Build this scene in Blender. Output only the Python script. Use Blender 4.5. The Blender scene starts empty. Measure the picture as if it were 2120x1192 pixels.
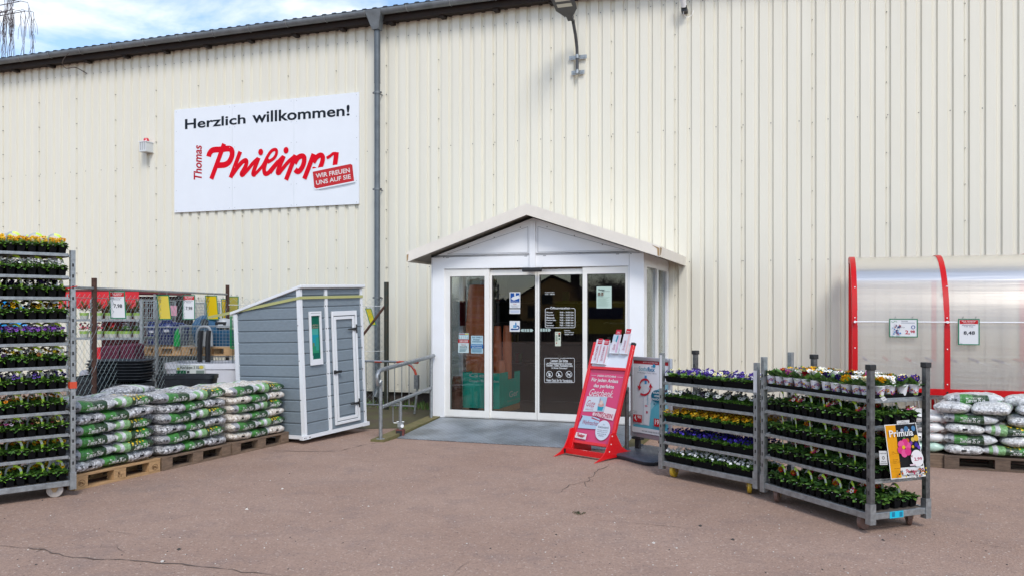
import bpy, math, random
from mathutils import Vector, Matrix, noise
R = math.radians
S = bpy.context.scene
# ------------------------------------------------------------------ camera
F, H = 1750.0, 1.7            # focal length in photo pixels, eye height
cam = bpy.data.objects.new('camera', bpy.data.cameras.new('camera'))
S.collection.objects.link(cam)
cam.location = (0, 0, H); cam.rotation_euler = (R(90), 0, 0)
cam.data.sensor_width = 36; cam.data.lens = F / 2120 * 36
cam.data.shift_y = 45 / 2120; cam.data.clip_end = 2000; cam.data.clip_start = 0.05
S.camera = cam
# ------------------------------------------------------------------ light
S.view_settings.view_transform = 'Standard'; S.view_settings.look = 'None'
S.view_settings.exposure = 1.13; S.view_settings.gamma = 1
SUN_EL, SUN_AZ = 46, 166
sdir = Vector((math.sin(R(SUN_AZ)) * math.cos(R(SUN_EL)), math.cos(R(SUN_AZ)) * math.cos(R(SUN_EL)), math.sin(R(SUN_EL))))
sun = bpy.data.objects.new('sun', bpy.data.lights.new('sun', 'SUN'))
S.collection.objects.link(sun)
sun.data.energy = 1.05; sun.data.angle = R(18); sun.data.color = (1, .955, .9)
sun.rotation_euler = sdir.to_track_quat('Z', 'Y').to_euler()
W = bpy.data.worlds.new('World'); S.world = W; W.use_nodes = True
nt = W.node_tree; nt.nodes.clear()
def N(t, ty, **kw):
    n = t.nodes.new(ty)
    for k, v in kw.items():
        if k in n.inputs: n.inputs[k].default_value = v
        else: setattr(n, k, v)
    return n
sky = N(nt, 'ShaderNodeTexSky', sky_type='NISHITA', sun_disc=False, sun_elevation=R(SUN_EL), sun_rotation=R(SUN_AZ), air_density=1.0, dust_density=.6, ozone_density=2.2)
sc = N(nt, 'ShaderNodeVectorMath', operation='SCALE'); sc.inputs['Scale'].default_value = .105
nt.links.new(sky.outputs[0], sc.inputs[0])
tc = N(nt, 'ShaderNodeTexCoord')
mp = N(nt, 'ShaderNodeMapping'); mp.inputs['Scale'].default_value = (1, 1, 2.1); mp.inputs['Location'].default_value = (.33, .1, .25)
nt.links.new(tc.outputs['Generated'], mp.inputs[0])
nz = N(nt, 'ShaderNodeTexNoise', Scale=4.2, Detail=9, Roughness=.56, Distortion=.25)
nt.links.new(mp.outputs[0], nz.inputs['Vector'])
cr = N(nt, 'ShaderNodeValToRGB')
cr.color_ramp.elements[0].position = .46; cr.color_ramp.elements[0].color = (0, 0, 0, 1)
cr.color_ramp.elements[1].position = .60; cr.color_ramp.elements[1].color = (1, 1, 1, 1)
nt.links.new(nz.outputs[0], cr.inputs[0])
nz2 = N(nt, 'ShaderNodeTexNoise', Scale=7.0, Detail=5, Roughness=.5)
nt.links.new(mp.outputs[0], nz2.inputs['Vector'])
cc = N(nt, 'ShaderNodeMix', data_type='RGBA')
cc.inputs[6].default_value = (.38, .425, .50, 1); cc.inputs[7].default_value = (.66, .68, .71, 1)
nt.links.new(nz2.outputs[0], cc.inputs[0])
mx = N(nt, 'ShaderNodeMix', data_type='RGBA')
nt.links.new(cr.outputs[0], mx.inputs[0]); nt.links.new(sc.outputs[0], mx.inputs[6]); nt.links.new(cc.outputs[2], mx.inputs[7])
bg = N(nt, 'ShaderNodeBackground'); nt.links.new(mx.outputs[2], bg.inputs[0])
wo = N(nt, 'ShaderNodeOutputWorld'); nt.links.new(bg.outputs[0], wo.inputs[0])
S.cycles.max_bounces = 6; S.cycles.transparent_max_bounces = 16
S.cycles.caustics_reflective = False; S.cycles.caustics_refractive = False
# ------------------------------------------------------------------ helpers
def G(px, py, z=0.0):
    Y = (H - z) * F / (py - 641.0); return Vector(((px - 1060) / F * Y, Y, z))
O = Vector((-.28, 14.54, 0)); U = Vector((.943, -.333, 0)).normalized(); V = Vector((-U.y, U.x, 0))
BROT = math.atan2(U.y, U.x)
def WL(px, py, d=0.0):
    rx = (px - 1060) / F; bx, by = -(O.x + d * V.x), -(O.y + d * V.y)
    det = U.x * -1 - (-rx) * U.y
    s = (bx * -1 - (-rx) * by) / det; Y = (U.x * by - U.y * bx) / det
    return s, H - (py - 641) / F * Y
def DF(px, py, s):          # depth d and height for a pixel when s is known
    rx = (px - 1060) / F; bx, by = -(O.x + s * U.x), -(O.y + s * U.y)
    det = V.x * -1 - (-rx) * V.y
    d = (bx * -1 - (-rx) * by) / det; Y = (V.x * by - V.y * bx) / det
    return d, H - (py - 641) / F * Y
def BW(s, d, z): return O + U * s + V * d + Vector((0, 0, z))
def lin(h):
    if not isinstance(h, str): return tuple(h)
    h = h.lstrip('#'); o = []
    for i in (0, 2, 4):
        c = int(h[i:i+2], 16) / 255; o.append(c / 12.92 if c <= .04045 else ((c + .055) / 1.055) ** 2.4)
    return tuple(o)
MC = {}
def M(name, col, rough=.5, metal=0, var=0.0, vs=6.0, bump=0.0, bs=60.0, vcol=None, stretch=None, spec=.5, detail=6, coat=0):
    if name in MC: return MC[name]
    m = bpy.data.materials.new(name); m.use_nodes = True; t = m.node_tree
    b = t.nodes['Principled BSDF']; c = lin(col)
    b.inputs['Base Color'].default_value = (*c, 1); b.inputs['Roughness'].default_value = rough
    b.inputs['Metallic'].default_value = metal; b.inputs['Specular IOR Level'].default_value = spec
    b.inputs['Coat Weight'].default_value = coat
    if var or bump:
        co = N(t, 'ShaderNodeTexCoord'); mpn = N(t, 'ShaderNodeMapping')
        if stretch: mpn.inputs['Scale'].default_value = stretch
        t.links.new(co.outputs['Object'], mpn.inputs[0])
    if var:
        n = N(t, 'ShaderNodeTexNoise', Scale=vs, Detail=detail, Roughness=.65); t.links.new(mpn.outputs[0], n.inputs['Vector'])
        r = N(t, 'ShaderNodeValToRGB'); r.color_ramp.elements[0].position = .3; r.color_ramp.elements[1].position = .7
        c2 = lin(vcol) if vcol else tuple(min(1, x * (1 - var)) for x in c)
        c1 = c if vcol else tuple(min(1, x * (1 + var * .5)) for x in c)
        r.color_ramp.elements[0].color = (*c2, 1); r.color_ramp.elements[1].color = (*c1, 1)
        t.links.new(n.outputs[0], r.inputs[0]); t.links.new(r.outputs[0], b.inputs['Base Color'])
        mr = N(t, 'ShaderNodeMapRange'); mr.inputs[3].default_value = max(0, rough - .12); mr.inputs[4].default_value = min(1, rough + .12)
        t.links.new(n.outputs[0], mr.inputs[0]); t.links.new(mr.outputs[0], b.inputs['Roughness'])
    if bump:
        n2 = N(t, 'ShaderNodeTexNoise', Scale=bs, Detail=4); t.links.new(mpn.outputs[0], n2.inputs['Vector'])
        bp = N(t, 'ShaderNodeBump', Distance=.01); bp.inputs['Strength'].default_value = bump
        t.links.new(n2.outputs[0], bp.inputs['Height']); t.links.new(bp.outputs[0], b.inputs['Normal'])
    MC[name] = m; return m
def ink(h, rough=.45):      # print colours; a printed sheet reflects less than its colour looks in bright light
    return M('ink ' + h, tuple(c * .74 for c in lin(h)), max(rough, .55), spec=.2)
class MB:
    def __init__(s): s.v = []; s.f = []; s.m = []; s.mats = []
    def mi(s, m):
        if m not in s.mats: s.mats.append(m)
        return s.mats.index(m)
    def add(s, vs, fs, m):
        o = len(s.v); k = s.mi(m); s.v += [tuple(x) for x in vs]
        for f in fs: s.f.append([i + o for i in f]); s.m.append(k)
        return s
    def box(s, x0, x1, y0, y1, z0, z1, m, rz=0, c=None, tilt=None):
        vs = [Vector((x, y, z)) for x in (x0, x1) for y in (y0, y1) for z in (z0, z1)]
        if rz:
            q = Matrix.Rotation(rz, 3, 'Z'); cc_ = Vector(c) if c else Vector(((x0+x1)/2, (y0+y1)/2, (z0+z1)/2)); vs = [q @ (v - cc_) + cc_ for v in vs]
        if tilt:
            q = Matrix.Rotation(tilt[0], 3, tilt[1]); cc_ = Vector(c) if c else Vector(((x0+x1)/2, (y0+y1)/2, (z0+z1)/2)); vs = [q @ (v - cc_) + cc_ for v in vs]
        return s.add(vs, [(0,1,3,2),(4,6,7,5),(0,4,5,1),(2,3,7,6),(0,2,6,4),(1,5,7,3)], m)
    def tube(s, pts, r, m, n=8, caps=True, rr=None):
        pts = [Vector(p) for p in pts]; L = len(pts); vs = []; pu = None
        for i, p in enumerate(pts):
            d = (pts[min(i+1, L-1)] - pts[max(i-1, 0)]).normalized()
            if pu is None:
                a = Vector((0, 0, 1)) if abs(d.z) < .9 else Vector((1, 0, 0)); pu = (a - d * a.dot(d)).normalized()
            else:
                pu = (pu - d * pu.dot(d)).normalized()
            w = d.cross(pu); q = rr[i] if rr else r
            for k in range(n):
                an = 2 * math.pi * (k + .5) / n; vs.append(p + pu * (math.cos(an) * q) + w * (math.sin(an) * q))
        fs = [(i*n+k, i*n+(k+1) % n, (i+1)*n+(k+1) % n, (i+1)*n+k) for i in range(L-1) for k in range(n)]
        if caps: fs += [tuple(range(n-1, -1, -1)), tuple(range((L-1)*n, L*n))]
        return s.add(vs, fs, m)
    def cyl(s, p, q, r, m, n=12, r2=None): return s.tube([p, q], r, m, n, rr=[r, r if r2 is None else r2])
    def lathe(s, prof, m, n=16, c=(0, 0, 0)):
        vs = [(c[0] + r * math.cos(2*math.pi*k/n), c[1] + r * math.sin(2*math.pi*k/n), c[2] + z) for r, z in prof for k in range(n)]
        fs = [(i*n+k, i*n+(k+1) % n, (i+1)*n+(k+1) % n, (i+1)*n+k) for i in range(len(prof)-1) for k in range(n)]
        fs += [tuple(range(n-1, -1, -1)), tuple(range((len(prof)-1)*n, len(prof)*n))]
        return s.add(vs, fs, m)
    def prism(s, poly, axis, a, b, m):   # poly in the two other axes, extruded along axis from a to b
        def mk(p, t): return {'x': (t, p[0], p[1]), 'y': (p[0], t, p[1]), 'z': (p[0], p[1], t)}[axis]
        n = len(poly); vs = [mk(p, a) for p in poly] + [mk(p, b) for p in poly]
        fs = [tuple(range(n)), tuple(range(2*n-1, n-1, -1))] + [(i, (i+1) % n, n+(i+1) % n, n+i) for i in range(n)]
        return s.add(vs, fs, m)
    def strip(s, prof, axis, a, b, m):   # open profile sheet
        def mk(p, t): return {'x': (t, p[0], p[1]), 'y': (p[0], t, p[1]), 'z': (p[0], p[1], t)}[axis]
        n = len(prof); vs = [mk(p, a) for p in prof] + [mk(p, b) for p in prof]
        return s.add(vs, [(i, i+1, n+i+1, n+i) for i in range(n-1)], m)
    def mesh(s, name, smooth=False, fix=True):
        me = bpy.data.meshes.new(name); me.from_pydata(s.v, [], s.f)
        for m in s.mats: me.materials.append(m)
        me.polygons.foreach_set('material_index', s.m)
        if fix:
            import bmesh
            bm = bmesh.new(); bm.from_mesh(me); bmesh.ops.recalc_face_normals(bm, faces=bm.faces); bm.to_mesh(me); bm.free()
        if smooth is True: me.polygons.foreach_set('use_smooth', [True] * len(me.polygons))
        elif smooth:
            me.polygons.foreach_set('use_smooth', [True] * len(me.polygons)); me.set_sharp_from_angle(angle=R(smooth))
        me.update(); return me
    def build(s, name, parent=None, off=None, smooth=35, bevel=0, fix=True):
        if off is not None: s.v = [(x - off[0], y - off[1], z - off[2]) for x, y, z in s.v]
        return inst(name, s.mesh(name, smooth, fix), parent, bevel=bevel)
def inst(name, me, parent=None, loc=None, rz=0, bevel=0):
    o = bpy.data.objects.new(name, me); S.collection.objects.link(o)
    if parent: o.parent = parent
    if loc is not None: o.location = loc
    if rz: o.rotation_euler.z = rz
    if bevel:
        b = o.modifiers.new('bevel', 'BEVEL'); b.width = bevel; b.segments = 2; b.limit_method = 'ANGLE'; b.angle_limit = R(50)
    return o
def tag(o, label, cat, group=None):
    o['label'] = label; o['category'] = cat
    if group: o['group'] = group
    return o
def struct(o, kind='structure'): o['kind'] = kind; return o
def thing(name, label, cat, loc=(0, 0, 0), rz=0, group=None):
    o = bpy.data.objects.new(name, None); o.empty_display_size = .2; S.collection.objects.link(o)
    o.location = loc; o.rotation_euler.z = rz
    return tag(o, label, cat, group)
def bthing(name, label, cat, s, d, z, group=None):       # a thing in the hall's frame; returns it and its offset
    return thing(name, label, cat, BW(s, d, z), BROT, group), (s, d, z)
# ---- flat art (lettering, print) : layers a third of a millimetre apart
TX = {}
def text_geo(s, bold=0.0, shear=0.0):
    k = (s, bold, shear)
    if k in TX: return TX[k]
    cu = bpy.data.curves.new('t', 'FONT'); cu.body = s; cu.fill_mode = 'FRONT'; cu.offset = bold; cu.shear = shear
    cu.resolution_u = 3; cu.dimensions = '2D'
    ob = bpy.data.objects.new('t', cu); S.collection.objects.link(ob); bpy.context.view_layer.update()
    me = ob.evaluated_get(bpy.context.evaluated_depsgraph_get()).to_mesh()
    vs = [(v.co.x, v.co.y) for v in me.vertices]; fs = [tuple(p.vertices) for p in me.polygons]
    ob.to_mesh_clear(); bpy.data.objects.remove(ob); bpy.data.curves.remove(cu)
    x0 = min(v[0] for v in vs); x1 = max(v[0] for v in vs); y0 = min(v[1] for v in vs); y1 = max(v[1] for v in vs)
    TX[k] = ([((x-x0)/(x1-x0), (y-y0)/(y1-y0)) for x, y in vs], fs, (x1-x0)/(y1-y0)); return TX[k]
def catmull(pts, n=5):
    out = []; L = len(pts)
    for i in range(L - 1):
        p0 = pts[max(i-1, 0)]; p1 = pts[i]; p2 = pts[i+1]; p3 = pts[min(i+2, L-1)]
        for k in range(n):
            t = k / n
            out.append(tuple(.5*((2*p1[j]) + (-p0[j]+p2[j])*t + (2*p0[j]-5*p1[j]+4*p2[j]-p3[j])*t*t + (-p0[j]+3*p1[j]-3*p2[j]+p3[j])*t**3) for j in range(len(p1))))
    out.append(tuple(pts[-1])); return out
class Art(MB):
    """flat print; map(x, y, h) gives the 3-D place of art point x, y standing h proud of the surface"""
    def __init__(s, fn, step=.0006, h0=.0006): super().__init__(); s.fn = fn; s.h = h0; s.step = step
    def put(s, pts, faces, col):
        s.h += s.step; m = ink(col) if isinstance(col, str) else col
        s.add([s.fn(x, y, s.h) for x, y in pts], faces, m); return s
    def rect(s, x0, y0, x1, y1, col): return s.put([(x0, y0), (x1, y0), (x1, y1), (x0, y1)], [(0, 1, 2, 3)], col)
    def poly(s, pts, col): return s.put(pts, [tuple(range(len(pts)))], col)
    def disc(s, x, y, rx, col, ry=None, n=20):
        ry = ry or rx; return s.put([(x + rx*math.cos(2*math.pi*k/n), y + ry*math.sin(2*math.pi*k/n)) for k in range(n)], [tuple(range(n))], col)
    def ring(s, x, y, r, w, col, ry=None, n=24):
        ry = ry or r; a = [(x + r*math.cos(2*math.pi*k/n), y + ry*math.sin(2*math.pi*k/n)) for k in range(n)]
        b = [(x + (r-w)*math.cos(2*math.pi*k/n), y + (ry-w)*math.sin(2*math.pi*k/n)) for k in range(n)]
        return s.put(a + b, [(k, (k+1) % n, n+(k+1) % n, n+k) for k in range(n)], col)
    def text(s, t, x0, y0, x1, y1, col, bold=0.0, shear=0.0, rot=0.0, q=None):
        bold = min(bold, .02)
        vs, fs, _ = text_geo(t, bold, shear); cx, cy = (x0+x1)/2, (y0+y1)/2; c, si = math.cos(rot), math.sin(rot); pts = []
        for a, b in vs:
            if q:   # four-corner fit: bl, br, tr, tl
                pts.append(tuple((q[0][j]*(1-a)+q[1][j]*a)*(1-b) + (q[3][j]*(1-a)+q[2][j]*a)*b for j in (0, 1)))
            else:
                x, y = (x0 + a*(x1-x0) - cx), (y0 + b*(y1-y0) - cy); pts.append((cx + x*c - y*si, cy + x*si + y*c))
        return s.put(pts, fs, col)
    def stroke(s, pts, w, col, smooth=5, w2=None):
        p = catmull(pts, smooth) if smooth > 1 else pts; L = len(p); a = []; b = []
        for i in range(L):
            x0, y0 = p[max(i-1, 0)][:2]; x1, y1 = p[min(i+1, L-1)][:2]; dx, dy = x1-x0, y1-y0; l = math.hypot(dx, dy) or 1
            ww = (w + ((w2 if w2 is not None else w) - w) * i / (L-1)) / 2
            a.append((p[i][0] - dy/l*ww, p[i][1] + dx/l*ww)); b.append((p[i][0] + dy/l*ww, p[i][1] - dx/l*ww))
        return s.put(a + b, [(i, i+1, L+i+1, L+i) for i in range(L-1)], col)
def flat(o, r, u):          # mapping onto a plane: origin, right, up
    o, r, u = Vector(o), Vector(r).normalized(), Vector(u).normalized(); n = r.cross(u)
    return lambda x, y, h: o + r * x + u * y + n * h
# script lettering of the shop's logo, traced as strokes from two enlarged views of the board (origin, scale)
def _z(o, k, pts): return [(o[0] + x / k, o[1] + y / k) for x, y in pts]
_A = ((390, 285), 11.158); _B = ((560, 285), 10.363)
LOGO_PX = [(_z(*v, p), w / v[1]) for v, p, w in [
 (_A, [(468,445),(490,370),(545,305),(620,285),(700,282),(800,275),(870,262),(950,262),(1000,300),(1012,390),(985,490),(930,580),(850,630),(760,642),(660,645)], 128),
 (_A, [(826,148),(700,500),(530,962)], 112), (_A, [(1200,328),(1090,620),(975,932)], 102),
 (_A, [(1010,870),(1130,700),(1240,575),(1320,530),(1345,570),(1325,660),(1270,760),(1230,830),(1240,868),(1290,840)], 98),
 (_A, [(1270,860),(1370,750),(1500,590),(1610,490)], 84), (_A, [(1625,470),(1560,640),(1510,780),(1500,855),(1545,850)], 100),
 (_A, [(1530,860),(1620,770),(1720,650),(1810,480),(1890,350),(1960,290),(2030,290),(2035,380),(1980,480),(1890,545),(1830,575)], 72),
 (_A, [(1830,480),(1775,620),(1750,740),(1775,840),(1850,820),(1930,730),(2080,555)], 96),
 (_B, [(-10,760),(90,630),(190,500),(270,420)], 78), (_B, [(290,400),(215,580),(165,700),(160,765),(210,745)], 92),
 (_B, [(190,765),(290,640),(400,510),(530,405)], 80), (_B, [(540,380),(440,640),(335,912)], 98),
 (_B, [(520,560),(590,440),(680,400),(725,440),(715,560),(660,680),(590,735),(530,690)], 104),
 (_B, [(930,355),(840,600),(728,890)], 100), (_B, [(920,540),(990,430),(1080,380),(1125,430),(1110,540),(1060,670)], 100),
 (_B, [(905,670),(940,665),(985,690)], 60), (_B, [(1208,445),(1290,395),(1345,350),(1400,345)], 58), (_B, [(1420,318),(1405,440),(1385,600)], 104)]]
LOGO_DOT = [_z(*_A, [(1675,340)])[0], _z(*_B, [(337,278)])[0]]
_s0, _z0 = WL(426, 372, -.03); _s1, _z1 = WL(702, 372, -.03)
LOGO = [([((WL(x, y, -.03)[0] - _s0) / (_s1 - _s0), (WL(x, y, -.03)[1] - _z0) / (_s1 - _s0)) for x, y in p], w / 276.0) for p, w in LOGO_PX]
LDOT = [((WL(x, y, -.03)[0] - _s0) / (_s1 - _s0), (WL(x, y, -.03)[1] - _z0) / (_s1 - _s0)) for x, y in LOGO_DOT]
def logo(art, x, y, w, col, lean=(1, 0)):     # lower left corner, width
    for p, wd in LOGO: art.stroke([(x + a * w, y + b * w + a * w * lean[1]) for a, b in p], wd * w, col, 4)
    for a, b in LDOT: art.disc(x + a * w, y + b * w + a * w * lean[1], .0215 * w, col, .024 * w)
rnd = random.Random(7)
# ------------------------------------------------------------------ materials
CREAM = M('cream painted sheet', (.73, .705, .605), .42, var=.10, vs=1.6, stretch=(3, 3, .18), vcol=(.70, .67, .565))
def cladding_mat():
    m = CREAM; t = m.node_tree; b = t.nodes['Principled BSDF']
    # rust coloured run-off streaks that start under the eave, and a few long vertical ones
    co = N(t, 'ShaderNodeTexCoord'); mpn = N(t, 'ShaderNodeMapping'); mpn.inputs['Scale'].default_value = (9, 9, .22)
    n = N(t, 'ShaderNodeTexNoise', Scale=1.0, Detail=5, Roughness=.7); t.links.new(co.outputs['Object'], mpn.inputs[0]); t.links.new(mpn.outputs[0], n.inputs['Vector'])
    r = N(t, 'ShaderNodeValToRGB'); r.color_ramp.elements[0].position = .66; r.color_ramp.elements[1].position = .88
    r.color_ramp.elements[1].color = (.3, .3, .3, 1); r.color_ramp.elements[0].color = (0, 0, 0, 1)
    mixn = N(t, 'ShaderNodeMix', data_type='RGBA'); src = b.inputs['Base Color'].links[0].from_socket
    t.links.new(n.outputs[0], r.inputs[0]); t.links.new(r.outputs[0], mixn.inputs[0]); t.links.new(src, mixn.inputs[6]); mixn.inputs[7].default_value = (.52, .42, .27, 1)
    t.links.new(mixn.outputs[2], b.inputs['Base Color'])
    n3 = N(t, 'ShaderNodeTexNoise', Scale=1.7, Detail=2); m3_ = N(t, 'ShaderNodeMapping'); m3_.inputs['Scale'].default_value = (1, 1, .35); t.links.new(co.outputs['Object'], m3_.inputs[0]); t.links.new(m3_.outputs[0], n3.inputs['Vector'])
    bp_ = N(t, 'ShaderNodeBump', Distance=.05); bp_.inputs['Strength'].default_value = .35; t.links.new(n3.outputs[0], bp_.inputs['Height']); t.links.new(bp_.outputs[0], b.inputs['Normal'])
cladding_mat()
GALV = M('galvanised steel', (.36, .38, .39), .42, .75, var=.35, vs=28, bump=.05, bs=90)
GALVD = M('worn dark steel', (.16, .16, .16), .45, .7, var=.5, vs=22)
ZINC = M('weathered zinc', (.20, .22, .235), .5, .45, var=.3, vs=5)
ZINCD = M('grey downpipe', (.12, .14, .155), .45, .3, var=.25, vs=6)
WHITE = M('white upvc', (.85, .865, .89), .32, var=.06, vs=3, vcol=(.81, .82, .83))
WHITE2 = M('white coated aluminium', (.84, .83, .80), .35, var=.08, vs=2.5, vcol=(.77, .75, .70))
BLACK = M('black plastic', (.018, .018, .02), .4, var=.3, vs=20)
DBROWN = M('dark brown timber', (.022, .013, .010), .8, var=.5, vs=6)
RED = M('red powder coat', (.52, .003, .006), .38, var=.12, vs=8, spec=.3)
ROOFM = M('dark roof sheet', (.035, .045, .055), .4, .2, var=.3, vs=8)
RUST = M('rusty brown steel', (.085, .04, .028), .8, .2, var=.6, vs=25)
DGREEN = M('dark green painted steel', (.012, .03, .024), .5, var=.5, vs=20, vcol=(.05, .035, .02))
WOOD = M('fresh pallet wood', (.47, .29, .14), .8, var=.35, vs=7, stretch=(1, 5, 5), bump=.2, bs=30)
WOODG = M('weathered pallet wood', (.20, .135, .09), .85, var=.5, vs=7, stretch=(1, 5, 5), bump=.2, bs=30)
WOODR = M('old brown pallet wood', (.13, .088, .062), .85, var=.5, vs=7, stretch=(1, 5, 5), bump=.2, bs=30)
SOIL = M('dark plinth concrete', (.055, .042, .036), .9, var=.5, vs=6)
LIME = M('lime plastic', (.52, .80, .05), .4); GREYS = M('grey strap', (.33, .36, .36), .5)
GREENF = M('green sign frame', (.0, .16, .075), .4)
LEAF = [M('leaf green a', (.095, .215, .028), .5, var=.4, vs=40), M('leaf green b', (.15, .32, .04), .5, var=.4, vs=40), M('leaf green c', (.06, .15, .028), .55, var=.4, vs=40)]
def glass(name, tint, rough=0.0, base=.04, gcol=(.9, .93, .95)):
    m = bpy.data.materials.new(name); m.use_nodes = True; t = m.node_tree; t.nodes.clear()
    fr = N(t, 'ShaderNodeFresnel'); fr.inputs['IOR'].default_value = 1.62
    tr = N(t, 'ShaderNodeBsdfTransparent'); tr.inputs[0].default_value = (*tint, 1)
    gl = N(t, 'ShaderNodeBsdfGlossy'); gl.inputs['Roughness'].default_value = rough; gl.inputs['Color'].default_value = (*gcol, 1)
    ad = N(t, 'ShaderNodeMath', operation='MULTIPLY_ADD'); ad.inputs[1].default_value = 0.85 if 'side' not in name else .6; ad.inputs[2].default_value = base
    t.links.new(fr.outputs[0], ad.inputs[0]); mxs = N(t, 'ShaderNodeMixShader'); t.links.new(ad.outputs[0], mxs.inputs[0])
    t.links.new(tr.outputs[0], mxs.inputs[1]); t.links.new(gl.outputs[0], mxs.inputs[2])
    o = N(t, 'ShaderNodeOutputMaterial'); t.links.new(mxs.outputs[0], o.inputs[0]); return m
GLASS = glass('tinted door glass', (.965, .975, .97), base=.0); GLASS2 = glass('side window glass', (.96, .98, .965), base=.0)
# ------------------------------------------------------------------ ground
def ground_mat():
    m = bpy.data.materials.new('red brown asphalt'); m.use_nodes = True; t = m.node_tree; b = t.nodes['Principled BSDF']; L = t.links
    co = N(t, 'ShaderNodeTexCoord'); P = co.outputs['Object']
    def nz(sc, det=4, rough=.6): n = N(t, 'ShaderNodeTexNoise', Scale=sc, Detail=det, Roughness=rough); L.new(P, n.inputs['Vector']); return n.outputs[0]
    def ramp(src, p0, c0, p1, c1):
        r = N(t, 'ShaderNodeValToRGB'); r.color_ramp.elements[0].position = p0; r.color_ramp.elements[0].color = (*c0, 1)
        r.color_ramp.elements[1].position = p1; r.color_ramp.elements[1].color = (*c1, 1); L.new(src, r.inputs[0]); return r.outputs[0]
    def mix(fac, a, c, mode='MIX'):
        x = N(t, 'ShaderNodeMix', data_type='RGBA', blend_type=mode)
        for k, v in ((0, fac), (6, a), (7, c)):
            if isinstance(v, (int, float)): x.inputs[k].default_value = v
            elif isinstance(v, tuple): x.inputs[k].default_value = (*v, 1)
            else: L.new(v, x.inputs[k])
        return x.outputs[2]
    base = ramp(nz(.9, 5), .3, (.305, .203, .155), .72, (.365, .252, .196))
    base = mix(ramp(nz(2.7, 6, .7), .50, (0, 0, 0), .68, (.7, .7, .7)), base, (.26, .185, .155))
    base = mix(ramp(nz(.45, 6, .75), .56, (0, 0, 0), .66, (.55, .55, .55)), base, (.22, .162, .14))
    v = N(t, 'ShaderNodeTexVoronoi', Scale=85.0); L.new(P, v.inputs['Vector'])
    grain = N(t, 'ShaderNodeSeparateColor'); L.new(v.outputs['Color'], grain.inputs[0])
    base = mix(.85, base, ramp(grain.outputs[0], 0.0, (.86, .855, .85), 1.0, (1.15, 1.145, 1.14)), 'MULTIPLY')
    base = mix(ramp(grain.outputs[1], .955, (0, 0, 0), .99, (.5, .5, .5)), base, (.62, .50, .42))
    base = mix(ramp(grain.outputs[2], .93, (0, 0, 0), .99, (.38, .38, .38)), base, (.12, .085, .07))
    L.new(base, b.inputs['Base Color']); b.inputs['Roughness'].default_value = .85; b.inputs['Specular IOR Level'].default_value = .25
    bp = N(t, 'ShaderNodeBump', Distance=.004); bp.inputs['Strength'].default_value = .7; L.new(v.outputs['Distance'], bp.inputs['Height']); L.new(bp.outputs[0], b.inputs['Normal'])
    return m
gm = ground_mat()
MB().add([(-400, -400, 0), (400, -400, 0), (400, 400, 0), (-400, 400, 0)], [(0, 1, 2, 3)], gm).build('ground', smooth=False)
struct(bpy.data.objects['ground'])
CRACK = M('crack shadow', (.12, .088, .07), .95)
mb = MB(); r = random.Random(3)
def crack(px, w=.008, z=.004, jag=.03):
    p = [G(*q) for q in px]; pts = []
    for a, c in zip(p, p[1:]):
        n = max(2, int((c - a).length / .07))
        for k in range(n):
            q = a.lerp(c, k / n); pts.append((q.x + r.uniform(-jag, jag), q.y + r.uniform(-jag, jag)))
    pts.append((p[-1].x, p[-1].y)); ww = [w * r.uniform(.25, 1.4) * min(1, .3 + min(i, len(pts)-1-i) / 6) for i in range(len(pts))]
    vs = []
    for i, (x, y) in enumerate(pts):
        x0, y0 = pts[max(i-1, 0)]; x1, y1 = pts[min(i+1, len(pts)-1)]; l = math.hypot(x1-x0, y1-y0) or 1
        nx, ny = -(y1-y0)/l*ww[i]/2, (x1-x0)/l*ww[i]/2; vs += [(x+nx, y+ny, z), (x-nx, y-ny, z)]
    mb.add(vs, [(2*i, 2*i+1, 2*i+3, 2*i+2) for i in range(len(pts)-1)], CRACK)
crack([(0,1129),(60,1134),(85,1136),(130,1151),(200,1156),(300,1163),(370,1166),(440,1176),(520,1186),(600,1192)], .013, jag=.018)
crack([(60,1134),(110,1131)], .008, .0035); crack([(90,1136),(75,1141)], .02, .003)
crack([(190,1093),(230,1099),(280,1106)], .006, .0045); crack([(205,1128),(250,1136),(258,1144)], .007, .005)
crack([(1238,1076),(1300,1081),(1390,1089),(1460,1099)], .006, .004, .012); crack([(1160,1020),(1180,1004),(1213,995),(1260,960)], .008, .0042)
crack([(936,1192),(955,1172),(975,1162)], .012, .0044, .012); crack([(560,932),(640,934),(700,933),(760,919),(800,912)], .014, .0038, .02)
crack([(835,916),(1000,932),(1160,945)], .005, .0041, .01); crack([(1980,1110),(2050,1128),(2120,1140)], .006, .0043, .012)
crack([(1210,1008),(1216,998),(1226,992)], .01, .0047)
struct(mb.build('pavement_cracks', smooth=False, fix=False))
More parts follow.
